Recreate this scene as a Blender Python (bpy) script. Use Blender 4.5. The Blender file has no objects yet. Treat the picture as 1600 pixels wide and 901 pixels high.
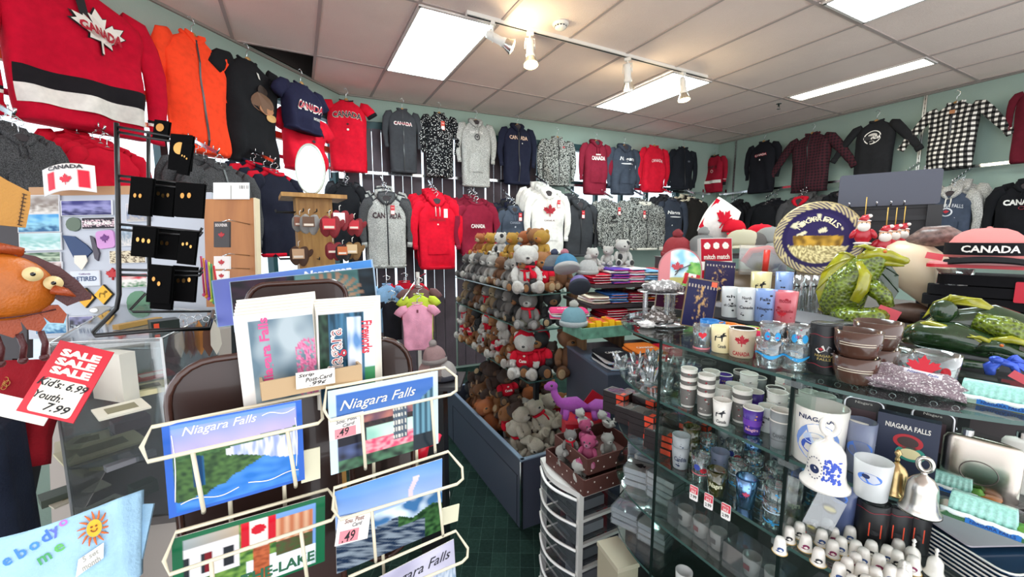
import bpy, math, random
from mathutils import Vector, Matrix, noise, Euler
rnd = random.Random(7)
S = bpy.context.scene
COL = S.collection
pi = math.pi
V = Vector

def lin(h):
    if not isinstance(h, str): return tuple(h)[:3]
    h = h.lstrip('#')
    if len(h) == 3: h = ''.join(a * 2 for a in h)
    o = []
    for i in (0, 2, 4):
        c = int(h[i:i + 2], 16) / 255
        o.append(c / 12.92 if c <= .04045 else ((c + .055) / 1.055) ** 2.4)
    return tuple(o)

# ------------------------------------------------------------------ camera
CZ, FPX = 1.75, 641.0
PITCH, YAW = math.radians(7.0), math.radians(27.4)
cd = bpy.data.cameras.new('camera'); cam = bpy.data.objects.new('camera', cd); COL.objects.link(cam)
cd.sensor_width = 36; cd.lens = FPX / 1600 * 36; cd.clip_start = .02
cam.location = (0, 0, CZ); cam.rotation_euler = (pi / 2 - PITCH, 0, -YAW)
S.camera = cam
# ------------------------------------------------------------------ world: a bright overcast sky outside the shop
w = bpy.data.worlds.new('sky'); S.world = w; w.use_nodes = True
bg = w.node_tree.nodes['Background']; bg.inputs[0].default_value = (.95, .97, 1, 1); bg.inputs[1].default_value = 1.75
# ------------------------------------------------------------------ view
S.view_settings.view_transform = 'Standard'; S.view_settings.look = 'None'
S.view_settings.gamma = 1; S.view_settings.use_curve_mapping = False
S.view_settings.exposure = 0.52
S.cycles.use_denoising = True
S.cycles.max_bounces = 6; S.cycles.diffuse_bounces = 4; S.cycles.glossy_bounces = 3
S.cycles.transmission_bounces = 4; S.cycles.transparent_max_bounces = 24
S.cycles.caustics_reflective = False; S.cycles.caustics_refractive = False
S.cycles.use_adaptive_sampling = True; S.cycles.adaptive_threshold = .02
PANEL_EMIT = 14.0
SPOT_EMIT = 6.0

# ------------------------------------------------------------------ a pixel of the 1600x901 photograph -> a ray into the place
Fw = V((math.sin(YAW), math.cos(YAW), 0)); Rt = V((math.cos(YAW), -math.sin(YAW), 0)); CAM = V((0, 0, CZ))
def ray(px, py):
    x = px - 800; u = 450.5 - py
    return (Fw * (FPX * math.cos(PITCH) + u * math.sin(PITCH)) + Rt * x + V((0, 0, u * math.cos(PITCH) - FPX * math.sin(PITCH)))) / FPX
def at(px, py, d): return CAM + ray(px, py) * d
def onz(px, py, z):
    r = ray(px, py); return CAM + r * ((z - CZ) / r.z)
def onx(px, py, x):
    r = ray(px, py); return CAM + r * (x / r.x)
def onwall(px, py, pl, off=0.0):
    a, b = V(pl[0] + (0,)), V(pl[1] + (0,)); t = (b - a).normalized(); n = V((-t.y, t.x, 0))  # n points away from the room
    a = a - n * off; r = ray(px, py)
    return CAM + r * ((a.dot(n)) / r.dot(n))
BACK = ((.50, 5.20), (6.53, 4.87)); LEFT = ((-.786, 3.82), (.50, 5.20)); RIGHT = ((6.55, 4.87), (6.37, 1.46))
CEIL = 3.37
# ================================================================== materials
_m = {}
def nd(nt, t, **k):
    n = nt.nodes.new(t)
    for a, b in k.items(): setattr(n, a, b)
    return n
def M(name, col='#888888', rough=.6, metal=0, var=0, vs=8, bump=0, bs=60, emit=0, coat=0, alpha=1, spec=.5, sub=0, sheen=0):
    if name in _m: return _m[name]
    m = bpy.data.materials.new(name); m.use_nodes = True; nt = m.node_tree; b = nt.nodes['Principled BSDF']; _m[name] = m
    c = lin(col); L = nt.links.new
    b.inputs['Base Color'].default_value = (*c, 1); b.inputs['Roughness'].default_value = rough
    b.inputs['Metallic'].default_value = metal; b.inputs['Coat Weight'].default_value = coat
    b.inputs['Specular IOR Level'].default_value = spec; b.inputs['Alpha'].default_value = alpha
    if sheen: b.inputs['Sheen Weight'].default_value = sheen
    if emit: b.inputs['Emission Color'].default_value = (*c, 1); b.inputs['Emission Strength'].default_value = emit
    tc = nd(nt, 'ShaderNodeTexCoord')
    if var:
        n = nd(nt, 'ShaderNodeTexNoise'); n.inputs['Scale'].default_value = vs; n.inputs['Detail'].default_value = 4
        r = nd(nt, 'ShaderNodeMapRange'); r.inputs[1].default_value = .3; r.inputs[2].default_value = .7
        r.inputs[3].default_value = 1 - var; r.inputs[4].default_value = 1 + var * .6
        x = nd(nt, 'ShaderNodeVectorMath', operation='SCALE'); x.inputs[0].default_value = c
        L(tc.outputs['Object'], n.inputs['Vector']); L(n.outputs[0], r.inputs[0]); L(r.outputs[0], x.inputs['Scale']); L(x.outputs[0], b.inputs['Base Color'])
    if bump:
        n = nd(nt, 'ShaderNodeTexNoise'); n.inputs['Scale'].default_value = bs; n.inputs['Detail'].default_value = 3
        u = nd(nt, 'ShaderNodeBump'); u.inputs['Strength'].default_value = bump; u.inputs['Distance'].default_value = .01
        L(tc.outputs['Object'], n.inputs['Vector']); L(n.outputs[0], u.inputs['Height']); L(u.outputs[0], b.inputs['Normal'])
    return m
def cloth(col): return M('cloth_' + col.strip('#'), col, .9, var=.12, vs=25, bump=.25, bs=220, spec=.2)
def fur(col): return M('fur_' + col.strip('#'), col, .95, var=.28, vs=90, bump=1.0, bs=240, spec=.1, sheen=.2)
def plastic(col, r=.35): return M('plastic_' + col.strip('#') + str(r), col, r)
def gloss(col): return M('glazed_' + col.strip('#'), col, .18, coat=.4)
def paper(col='#f2efe8'): return M('paper_' + col.strip('#'), col, .6, var=.03, vs=20)
def metal(col='#cfcfd2', r=.25): return M('metal_' + col.strip('#') + str(r), col, r, metal=1)
def paint_mat(rough=.5, name='printed'):                # colour comes from what is printed on the thing
    k = name + str(rough)
    if k in _m: return _m[k]
    m = bpy.data.materials.new(k); m.use_nodes = True; nt = m.node_tree; b = nt.nodes['Principled BSDF']; _m[k] = m
    a = nd(nt, 'ShaderNodeAttribute', attribute_name='Col'); nt.links.new(a.outputs['Color'], b.inputs['Base Color'])
    b.inputs['Roughness'].default_value = rough; b.inputs['Specular IOR Level'].default_value = .2
    return m
def glass(name='clear_glass', tint='#eef6f4', gl=.12, rough=.03, cloudy=0, cc='#ffffff'):
    if name in _m: return _m[name]
    m = bpy.data.materials.new(name); m.use_nodes = True; nt = m.node_tree; _m[name] = m; L = nt.links.new
    nt.nodes.remove(nt.nodes['Principled BSDF']); out = nt.nodes['Material Output']
    t = nd(nt, 'ShaderNodeBsdfTransparent'); t.inputs[0].default_value = (*lin(tint), 1)
    g = nd(nt, 'ShaderNodeBsdfGlossy'); g.inputs['Roughness'].default_value = rough
    lw = nd(nt, 'ShaderNodeLayerWeight'); lw.inputs[0].default_value = .35
    mr = nd(nt, 'ShaderNodeMapRange'); mr.inputs[3].default_value = gl * .4; mr.inputs[4].default_value = min(1, gl * 5)
    mx = nd(nt, 'ShaderNodeMixShader'); L(lw.outputs['Facing'], mr.inputs[0]); L(mr.outputs[0], mx.inputs[0]); L(g.outputs[0], mx.inputs[2])
    if cloudy:
        d = nd(nt, 'ShaderNodeBsdfDiffuse'); d.inputs[0].default_value = (*lin(cc), 1)
        m2 = nd(nt, 'ShaderNodeMixShader'); m2.inputs[0].default_value = cloudy; L(t.outputs[0], m2.inputs[1]); L(d.outputs[0], m2.inputs[2]); L(m2.outputs[0], mx.inputs[1])
    else: L(t.outputs[0], mx.inputs[1])
    L(mx.outputs[0], out.inputs[0])
    return m
def frosted(col='#e8eef0', k=.6): return glass('frosted_' + col.strip('#') + str(k), '#ffffff', .08, .3, k, col)
def checks(name, c1, c2, c3, sc):                      # woven check cloth: two directions of bands
    if name in _m: return _m[name]
    m = M(name, c1, .9, spec=.2); nt = m.node_tree; b = nt.nodes['Principled BSDF']; L = nt.links.new
    tc = nd(nt, 'ShaderNodeTexCoord'); s = nd(nt, 'ShaderNodeSeparateXYZ'); L(tc.outputs['Object'], s.inputs[0])
    def band(o):
        a = nd(nt, 'ShaderNodeMath', operation='MULTIPLY'); a.inputs[1].default_value = sc; L(o, a.inputs[0])
        f = nd(nt, 'ShaderNodeMath', operation='FRACT'); L(a.outputs[0], f.inputs[0])
        g = nd(nt, 'ShaderNodeMath', operation='GREATER_THAN'); g.inputs[1].default_value = .5; L(f.outputs[0], g.inputs[0]); return g
    x, z = band(s.outputs[0]), band(s.outputs[2])
    ad = nd(nt, 'ShaderNodeMath', operation='ADD'); L(x.outputs[0], ad.inputs[0]); L(z.outputs[0], ad.inputs[1])
    h = nd(nt, 'ShaderNodeMath', operation='MULTIPLY'); h.inputs[1].default_value = .5; L(ad.outputs[0], h.inputs[0])
    r = nd(nt, 'ShaderNodeValToRGB'); r.color_ramp.interpolation = 'CONSTANT'
    e = r.color_ramp.elements; e[0].position = 0; e[0].color = (*lin(c1), 1); e[1].position = .3; e[1].color = (*lin(c2), 1)
    q = e.new(.8); q.color = (*lin(c3), 1); L(h.outputs[0], r.inputs[0]); L(r.outputs[0], b.inputs['Base Color'])
    return m
def speckle(name, c1, c2, sc=150, th=.5, kind='noise'):
    if name in _m: return _m[name]
    m = M(name, c1, .95, bump=.5, bs=150, spec=.1); nt = m.node_tree; b = nt.nodes['Principled BSDF']; L = nt.links.new
    tc = nd(nt, 'ShaderNodeTexCoord')
    n = nd(nt, 'ShaderNodeTexNoise' if kind == 'noise' else 'ShaderNodeTexVoronoi'); n.inputs['Scale'].default_value = sc
    r = nd(nt, 'ShaderNodeValToRGB'); e = r.color_ramp.elements; e[0].position = th - .04; e[0].color = (*lin(c1), 1); e[1].position = th + .04; e[1].color = (*lin(c2), 1)
    L(tc.outputs['Object'], n.inputs['Vector']); L(n.outputs[0], r.inputs[0]); L(r.outputs[0], b.inputs['Base Color'])
    return m
def wood(name, c1, c2, sc=6):
    if name in _m: return _m[name]
    m = M(name, c1, .5); nt = m.node_tree; b = nt.nodes['Principled BSDF']; L = nt.links.new
    tc = nd(nt, 'ShaderNodeTexCoord'); mp = nd(nt, 'ShaderNodeMapping'); mp.inputs['Scale'].default_value = (1, 1, .12)
    n = nd(nt, 'ShaderNodeTexNoise'); n.inputs['Scale'].default_value = sc * 6; n.inputs['Detail'].default_value = 6; n.inputs['Distortion'].default_value = .6
    r = nd(nt, 'ShaderNodeValToRGB'); e = r.color_ramp.elements; e[0].position = .35; e[0].color = (*lin(c1), 1); e[1].position = .65; e[1].color = (*lin(c2), 1)
    L(tc.outputs['Object'], mp.inputs[0]); L(mp.outputs[0], n.inputs['Vector']); L(n.outputs[0], r.inputs[0]); L(r.outputs[0], b.inputs['Base Color'])
    return m

# ================================================================== mesh building
def T(x=0, y=0, z=0): return Matrix.Translation((x, y, z))
def Rx(a): return Matrix.Rotation(a, 4, 'X')
def Ry(a): return Matrix.Rotation(a, 4, 'Y')
def Rz(a): return Matrix.Rotation(a, 4, 'Z')
def Sc(x, y=None, z=None): return Matrix.Diagonal((x, x if y is None else y, x if z is None else z, 1))
class MB:
    def __init__(s): s.v = []; s.f = []; s.sm = []; s.M = Matrix.Identity(4); s.c = {}
    def add(s, vs, fs, smooth=False, col=None):
        o = len(s.v); s.v += [s.M @ V(p) for p in vs]; s.f += [tuple(i + o for i in f) for f in fs]; s.sm += [smooth] * len(fs)
        if col is not None:
            c = lin(col)
            for i in range(o, len(s.v)): s.c[i] = c
        return s
    def box(s, c, d, R=None, col=None):
        x, y, z = [a / 2 for a in d]; P = [V((i * x, j * y, k * z)) for i in (-1, 1) for j in (-1, 1) for k in (-1, 1)]
        if R is not None: P = [R @ p for p in P]
        P = [p + V(c) for p in P]
        return s.add(P, [(0, 1, 3, 2), (4, 6, 7, 5), (0, 4, 5, 1), (2, 3, 7, 6), (0, 2, 6, 4), (1, 5, 7, 3)], False, col)
    def rings(s, R, closed=True, caps=True, smooth=True, col=None, capmid=False):
        n = len(R[0]); vs = [p for r in R for p in r]; fs = []
        for i in range(len(R) - 1):
            for j in range(n if closed else n - 1):
                k = (j + 1) % n; fs.append((i * n + j, i * n + k, (i + 1) * n + k, (i + 1) * n + j))
        if caps and closed: fs += [tuple(range(n))[::-1], tuple(range((len(R) - 1) * n, len(R) * n))]
        return s.add(vs, fs, smooth, col)
    def lathe(s, prof, seg=20, col=None, caps=True, smooth=True):
        return s.rings([[(r * math.cos(2 * pi * j / seg), r * math.sin(2 * pi * j / seg), z) for j in range(seg)] for r, z in prof], True, caps, smooth, col)
    def cyl(s, c, r, h, seg=16, r2=None, col=None):
        o = s.M; s.M = o @ T(*c); s.lathe([(r, 0), (r if r2 is None else r2, h)], seg, col, True, False); s.M = o; return s
    def tube(s, pts, r, seg=8, closed=False, col=None, flat=1.0):
        P = [V(p) for p in pts]; n = len(P); R = []; up = None
        for i, p in enumerate(P):
            a = P[(i - 1) % n] if (closed or i) else p; b = P[(i + 1) % n] if (closed or i < n - 1) else p
            d = (b - a); d = d.normalized() if d.length > 1e-9 else V((0, 0, 1))
            if up is None:
                up = V((0, 0, 1)) if abs(d.z) < .9 else V((0, 1, 0))
            x = d.cross(up); x = x.normalized() if x.length > 1e-6 else d.orthogonal().normalized(); y = x.cross(d); up = y
            q = r[i] if isinstance(r, (list, tuple)) else r
            R.append([p + x * q * math.cos(2 * pi * j / seg) + y * q * flat * math.sin(2 * pi * j / seg) for j in range(seg)])
        if closed: R.append(R[0])
        return s.rings(R, True, not closed, True, col)
    def ell(s, c, r, R=None, u=14, v=9, col=None, nz=0, nf=20):
        if not isinstance(r, (tuple, list)): r = (r, r, r)
        vs = []; fs = []
        for i in range(1, v):
            a = pi * i / v
            for j in range(u):
                b = 2 * pi * j / u; vs.append(V((r[0] * math.sin(a) * math.cos(b), r[1] * math.sin(a) * math.sin(b), r[2] * math.cos(a))))
        vs += [V((0, 0, r[2])), V((0, 0, -r[2]))]; n = u * (v - 1)
        for i in range(v - 2):
            for j in range(u): k = (j + 1) % u; fs.append((i * u + j, (i + 1) * u + j, (i + 1) * u + k, i * u + k))
        for j in range(u): k = (j + 1) % u; fs += [(n, j, k), (n + 1, (v - 2) * u + k, (v - 2) * u + j)]
        if nz: vs = [p * (1 + nz * noise.noise(p * nf / max(r) * .1 + V(c) * 9)) for p in vs]
        if R is not None: vs = [R @ p for p in vs]
        return s.add([p + V(c) for p in vs], fs, True, col)
    def prism(s, o2, t, y0=0, col=None):                # outline in x,z; thickness along y, front at y0
        n = len(o2); vs = [(x, y0, z) for x, z in o2] + [(x, y0 + t, z) for x, z in o2]
        fs = [tuple(range(n)), tuple(range(2 * n - 1, n - 1, -1))] + [(i, i + n, (i + 1) % n + n, (i + 1) % n) for i in range(n)]
        return s.add(vs, fs, False, col)
    def slab(s, o2, t, z0=0, col=None):                 # outline in x,y; thickness along z
        n = len(o2); vs = [(x, y, z0) for x, y in o2] + [(x, y, z0 + t) for x, y in o2]
        fs = [tuple(range(n))[::-1], tuple(range(n, 2 * n))] + [(i, (i + 1) % n, (i + 1) % n + n, i + n) for i in range(n)]
        return s.add(vs, fs, False, col)
    def paint(s, fn):
        for i, p in enumerate(s.v): s.c[i] = lin(fn(p))
        return s
    def mesh(s, name, mat=None):
        me = bpy.data.meshes.new(name); me.from_pydata([tuple(p) for p in s.v], [], s.f); me.polygons.foreach_set('use_smooth', s.sm)
        if s.c:
            a = me.color_attributes.new('Col', 'FLOAT_COLOR', 'POINT'); d = []
            for i in range(len(s.v)): d += [*s.c.get(i, (.8, .8, .8)), 1]
            a.data.foreach_set('color', d)
        if mat: me.materials.append(mat)
        me.update(); return me
    def build(s, name, mat=None, parent=None, loc=None, **k):
        return link(name, s.mesh(name, mat), parent, loc, **k)
KIDS = {}
def link(name, me, parent=None, loc=None, mw=None, **k):
    o = bpy.data.objects.new(name, me); COL.objects.link(o)
    if parent: o.parent = parent; KIDS.setdefault(parent.name, []).append(o)
    if mw is not None: o.matrix_local = mw
    if loc is not None: o.location = loc
    if k: tag(o, **k)
    return o
def tag(o, label=None, cat=None, group=None, kind=None):
    if label: o['label'] = label
    if cat: o['category'] = cat
    if group: o['group'] = group
    if kind: o['kind'] = kind
    return o
def thing(name, mw, label, cat, group=None):
    o = bpy.data.objects.new(name, None); o.empty_display_size = .05; COL.objects.link(o)
    o.matrix_local = mw if isinstance(mw, Matrix) else T(*mw)
    return tag(o, label, cat, group)
def dup(o, mw, label, group=None):                      # a copy of a thing with its parts and sub-parts
    c = o.copy(); COL.objects.link(c); c.matrix_local = mw
    tag(c, label, None, group)
    def rec(a, b):
        for ch in KIDS.get(a.name, ()):
            d = ch.copy(); COL.objects.link(d); d.parent = b; rec(ch, d)
    rec(o, c); return c
def frame3(tl, tr, bl):                                 # local x right, z up, -y out of the face; origin at top left
    x = (tr - tl); W = x.length; x.normalize(); z = (tl - bl); z = z - x * z.dot(x); H = z.length; z.normalize(); y = z.cross(x)
    m = Matrix.Identity(4)
    for i, a in enumerate((x, y, z)):
        for j in range(3): m[j][i] = a[j]
    m.translation = tl; return m, W, H
def facing(p, yaw=0, tilt=0, roll=0): return T(*p) @ Rz(yaw) @ Rx(tilt) @ Ry(roll)   # -y side faces the viewer when yaw = -YAW
CAMYAW = -YAW
_t = {}
def txtmesh(s, shear=0, bold=0, ex=.0):
    k = (s, shear, bold, ex)
    if k in _t: return _t[k]
    c = bpy.data.curves.new('t', 'FONT'); c.body = s; c.align_x = 'CENTER'; c.align_y = 'CENTER'; c.shear = shear; c.offset = bold; c.extrude = ex; c.resolution_u = 2
    o = bpy.data.objects.new('t', c); COL.objects.link(o); dg = bpy.context.evaluated_depsgraph_get(); dg.update()
    me = bpy.data.meshes.new_from_object(o.evaluated_get(dg)); bpy.data.objects.remove(o); bpy.data.curves.remove(c)
    vs = [(v.co.x, v.co.y, v.co.z) for v in me.vertices]; fs = [tuple(p.vertices) for p in me.polygons]; bpy.data.meshes.remove(me)
    _t[k] = (vs, fs); return _t[k]
def addtext(mb, s, W, h, x=0, z=0, y=0, fit=True, shear=0, bold=.01, arc=0, rot=0, fy=None, col=None):
    """lettering W wide and h high centred on x, z of a local face whose front is -y"""
    vs, fs = txtmesh(s, shear, bold)
    xs = [v[0] for v in vs]; ys = [v[1] for v in vs]; w0 = max(xs) - min(xs); h0 = max(ys) - min(ys); cx = (max(xs) + min(xs)) / 2; cy = (max(ys) + min(ys)) / 2
    a = W / w0; b = h / h0 if h else a; out = []
    for p in vs:
        X = (p[0] - cx) * a; Z = (p[1] - cy) * b
        if arc: Z += arc * (1 - (X / (W / 2)) ** 2)
        X, Z = X * math.cos(rot) - Z * math.sin(rot), X * math.sin(rot) + Z * math.cos(rot)
        X += x; Z += z; out.append((X, (fy(X, Z) if fy else y), Z))
    mb.add(out, fs, False, col); return mb
LEAF = [(0, 1), (.17, .68), (.30, .74), (.22, .36), (.46, .60), (.50, .50), (.78, .56), (.70, .34), (.86, .26), (.44, -.08), (.48, -.26), (.06, -.20), (.05, -.62)]
def leaf(cx, cz, r): return [(cx + x * r, cz + z * r) for x, z in LEAF] + [(cx - x * r, cz + z * r) for x, z in LEAF[::-1] if x]
def blob(cx, cz, rx, rz, n=20): return [(cx + rx * math.cos(2 * pi * i / n), cz + rz * math.sin(2 * pi * i / n)) for i in range(n)]
def rrect(w, h, r, n=4, cx=0, cz=0):
    o = []
    for q, (sx, sz) in enumerate(((1, 1), (-1, 1), (-1, -1), (1, -1))):
        for i in range(n + 1):
            a = pi / 2 * (q + i / n); o.append((cx + sx * (w / 2 - r) + r * math.cos(a), cz + sz * (h / 2 - r) + r * math.sin(a)))
    return o
def flatshape(mb, o2, y=0, fy=None, col=None):
    n = len(o2); cx = sum(p[0] for p in o2) / n; cz = sum(p[1] for p in o2) / n
    return mb.add([(x, fy(x, z) if fy else y, z) for x, z in o2] , [tuple(range(n))], False, col)
def mixc(a, b, t):
    a = lin(a); b = lin(b); t = max(0, min(1, t)); return tuple(a[i] * (1 - t) + b[i] * t for i in range(3))
def nz(x, y, s=1, k=0): return noise.noise(V((x * s, y * s, k * 7.3 + .5)))
def picture(W, H, fn, nx=60, ny=40, y=0, x0=0, z0=0):   # a printed picture: origin top left, u right, v down
    mb = MB(); vs = [(x0 + W * i / nx, y, z0 - H * j / ny) for j in range(ny + 1) for i in range(nx + 1)]
    fs = [(j * (nx + 1) + i, (j + 1) * (nx + 1) + i, (j + 1) * (nx + 1) + i + 1, j * (nx + 1) + i + 1) for j in range(ny) for i in range(nx)]
    mb.add(vs, fs)
    for j in range(ny + 1):
        for i in range(nx + 1): mb.c[j * (nx + 1) + i] = lin(fn(i / nx, j / ny))
    return mb
ORD = ['first', 'second', 'third', 'fourth', 'fifth', 'sixth', 'seventh', 'eighth', 'ninth', 'tenth', 'eleventh', 'twelfth', 'thirteenth', 'fourteenth', 'fifteenth', 'sixteenth', 'seventeenth', 'eighteenth', 'nineteenth', 'twentieth']
# ================================================================== the room
def struct(o): o['kind'] = 'structure'; return o
def wp(pl, s, off=0.0):                                  # point on a wall s metres from its first end, off metres into the room
    a, b = V(pl[0] + (0,)), V(pl[1] + (0,)); t = (b - a).normalized(); n = V((t.y, -t.x, 0)); return a + t * s + n * off
def wyaw(pl): a, b = pl; return math.atan2(b[1] - a[1], b[0] - a[0])
def ws(pl, p): a, b = V(pl[0]), V(pl[1]); return (V(p[:2]) - a).dot((b - a).normalized())
green = M('sage_wall_paint', '#9cb2a8', .85, var=.04, vs=3, bump=.15, bs=90)
greenr = green
teal = M('dark_teal_frame_paint', '#1f4a50', .5)
def wallbox(mb, pl, s0, s1, z0, z1, th=.12, off=0.0):
    p = wp(pl, (s0 + s1) / 2, off - th / 2); mb.box((p.x, p.y, (z0 + z1) / 2), (s1 - s0, th, z1 - z0), Rz(wyaw(pl)))
LB = math.dist(*BACK); LR = math.dist(*RIGHT)
# back wall: solid band over the windows, solid piers, a low part under them
sx = lambda px: ws(BACK, onwall(px, 240, BACK))
m = MB(); wallbox(m, BACK, -.05, LB + .1, 3.1, CEIL + .45); wallbox(m, BACK, -.05, LB + .1, 0, .9)
wallbox(m, BACK, sx(1064), LB + .1, .9, 3.1); wallbox(m, BACK, sx(846), sx(893), .9, 3.1); wallbox(m, BACK, sx(893) - .01, sx(1064) + .01, .9, 1.85)
struct(m.build('wall_back', green))
m = MB(); wallbox(m, RIGHT, -.1, LR + 2.6, 0, CEIL); struct(m.build('wall_right', greenr))
LEFTL = ((-3.2, 3.82 - 1.073 * 2.414), LEFT[1]); LL = math.dist(*LEFTL)
m = MB(); wallbox(m, LEFTL, 0, LL + .1, 3.12, CEIL + .45); wallbox(m, LEFTL, 0, LL, 0, .95)
struct(m.build('wall_left', green))
# carpet: dark green with a faint loose plaid
cm = M('green_plaid_carpet', '#22352f', .95, bump=.4, bs=300, spec=.1); nt = cm.node_tree; b = nt.nodes['Principled BSDF']; L = nt.links.new
tc = nd(nt, 'ShaderNodeTexCoord'); mp = nd(nt, 'ShaderNodeMapping'); mp.inputs['Rotation'].default_value = (0, 0, .5); L(tc.outputs['Object'], mp.inputs[0])
br = nd(nt, 'ShaderNodeTexBrick'); br.offset = 0; br.inputs['Scale'].default_value = 4.5; br.inputs['Mortar Size'].default_value = .008; br.inputs['Mortar Smooth'].default_value = 1
br.inputs['Color1'].default_value = (*lin('#20332e'), 1); br.inputs['Color2'].default_value = (*lin('#2b433b'), 1); br.inputs['Mortar'].default_value = (*lin('#48645a'), 1)
br.inputs['Brick Width'].default_value = .35; br.inputs['Row Height'].default_value = .45; L(mp.outputs[0], br.inputs['Vector'])
no = nd(nt, 'ShaderNodeTexNoise'); no.inputs['Scale'].default_value = 60; mx = nd(nt, 'ShaderNodeMixRGB'); mx.blend_type = 'MULTIPLY'; mx.inputs[0].default_value = .6
L(br.outputs[0], mx.inputs[1]); L(tc.outputs['Object'], no.inputs['Vector']); L(no.outputs[0], mx.inputs[2]); L(mx.outputs[0], b.inputs['Base Color'])
m = MB(); m.slab([(-3.6, -1.4), (6.6, -1.4), (6.6, 5.3), (-3.6, 5.3)], .05, -.05); struct(m.build('floor', cm))
# ceiling of mineral fibre tiles, one cut tile by the left wall missing
tile = M('ceiling_tile', '#f4e0d6', .95, var=.05, vs=2.2, bump=.35, bs=160)
m = MB(); X0 = .227
m.slab([(X0, -1.4), (6.6, -1.4), (6.6, 5.1), (X0, 5.3)], .02, CEIL); m.slab([(-3.35, -1.4), (X0, -1.4), (X0, 4.265), (-.371, 4.265), (-3.35, 1.07)], .02, CEIL)
struct(m.build('ceiling', tile))
m = MB(); m.slab([(-3.35, -1.4), (6.7, -1.4), (6.7, 5.4), (.5, 5.4), (-3.35, 1.1)], .05, CEIL + .45)  # cap added over the ceiling to keep sky light out of the void
for pl_2, ln in ((LEFTL, LL), (BACK, LB)): wallbox(m, pl_2, 0, ln, CEIL + .012, CEIL + .44, .02, .03)  # dark lining stands in for the shade inside the void
o = struct(m.build('void_cap', M('void_shade', '#2a2522', .95)))
grid = M('ceiling_grid_bar', '#b3a49f', .6)
m = MB(); gx = [.839 + .61 * k for k in range(-7, 10)]; gy = [1.75 + 1.255 * k for k in range(-2, 3)]
for x in gx:
    y1 = min(5.2, 3.82 + 1.073 * (x + .786)) - .02
    if x < 6.45 and y1 > -1.3: m.box((x, (y1 - 1.3) / 2, CEIL - .003), (.024, y1 + 1.3, .008))
for y in gy:
    x0 = max(-3.2, -.786 + (y - 3.82) / 1.073) + .02; m.box(((x0 + 6.5) / 2, y, CEIL - .0035), (6.5 - x0, .024, .008))
struct(m.build('trim_2', grid))
m = MB(); wallbox(m, BACK, 0, LB, CEIL - .02, CEIL, .02, .02); wallbox(m, RIGHT, 0, LR + 1, CEIL - .02, CEIL, .02, .02); wallbox(m, LEFTL, 0, LL, CEIL - .02, CEIL, .02, .02)
struct(m.build('trim_3', M('wall_angle', '#8f8a83', .6)))
# windows: teal frames, clear panes; dark upright boards across the left part of the back window
pane = glass('window_glass', '#f4fbff', .05)
def window(name, pl, s0, s1, z0, z1, mull, trans=(), tm=None):
    r = struct(thing(name, (0, 0, 0), None, None)); m = MB()
    for a, c in ((s0, s0 + .06), (s1 - .06, s1)): wallbox(m, pl, a, c, z0, z1, .09, -.01)
    wallbox(m, pl, s0, s1, z1 - .09, z1, .09, -.01); wallbox(m, pl, s0, s1, z0, z0 + .06, .09, -.01)
    for q in mull: wallbox(m, pl, q - .025, q + .025, z0, z1, .07, -.02)
    struct(m.build('window_frame', teal, r))
    if trans:
        m = MB()
        for z in trans: wallbox(m, pl, s0, s1, z - .03, z + .03, .05, -.03)
        struct(m.build('window_rail', tm or teal, r))
    m = MB(); wallbox(m, pl, s0 + .03, s1 - .03, z0 + .03, z1 - .03, .006, -.05); struct(m.build('window_pane', pane, r)); return r
window('window_1', BACK, .02, sx(846), .9, 3.1, [1.3, 2.4], [2.2])
window('window_2', BACK, sx(893), sx(1064), 1.85, 3.1, [sx(935), sx(975), sx(1015)], [2.55])
window('window_3', LEFTL, .3, LL - .05, .95, 3.12, [LL - 1.0, LL - 1.9, LL - 3.1], [2.72], M('orange_timber', '#c9683a', .5))
board = M('aubergine_board', '#4b4048', .7, var=.25, vs=5, bump=.2, bs=40)
m = MB(); s = .06; k = 0
while s < sx(832):
    wd = rnd.choice((.10, .12, .14)); wallbox(m, BACK, s, s + wd, .04, 3.0 + rnd.uniform(-.01, .02), .015, .03); s += wd + (.028 if k % 3 == 0 else .007); k += 1
struct(m.build('trim_4', board))
# a street outside the corner windows: low pale wall and road
m = MB(); m.slab([(-9, 3), (-3.9, .9), (.2, 5.6), (.2, 12), (-9, 12)], .05, -.1); m.slab([(.2, 5.6), (7, 5.3), (9, 12), (.2, 12)], .05, -.1); struct(m.build('ground_outside', M('street_concrete', '#b9bcbd', .9, var=.1)))

# ------------------------------------------------------------------ fluorescent panels
def panel(x0, y0, x1, y1, label, e, colr='#eafcff'):
    r = thing('ceiling_light', ((x0 + x1) / 2, (y0 + y1) / 2, CEIL - .012), label, 'ceiling light', None); a, b_ = (x1 - x0) / 2, (y1 - y0) / 2
    m = MB(); m.box((0, 0, 0), (2 * a - .03, 2 * b_ - .03, .006)); m.build('diffuser', M('lit_diffuser%g' % e, colr, .4, emit=e), r)
    m = MB()
    for sx_, sy_, w_, d_ in ((0, 1, 2 * a, .02), (0, -1, 2 * a, .02), (1, 0, .02, 2 * b_), (-1, 0, .02, 2 * b_)): m.box((sx_ * (a - .008), sy_ * (b_ - .008), 0), (w_, d_, .014))
    m.build('frame', M('light_frame', '#d8d2cd', .5), r); return r
h_ = 1.62
panel(.518 * h_, 1.866 * h_, .882 * h_, 2.637 * h_, 'square-looking bright fluorescent ceiling panel left of the track lights', PANEL_EMIT)
panel(2.06 * h_, 1.868 * h_, 2.41 * h_, 2.61 * h_, 'fluorescent ceiling panel at the far end of the spotlight track', PANEL_EMIT)
panel(2.045 * h_, .33 * h_, 2.392 * h_, 1.065 * h_, 'fluorescent ceiling panel cut off by the top edge of the photo', PANEL_EMIT)
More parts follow.
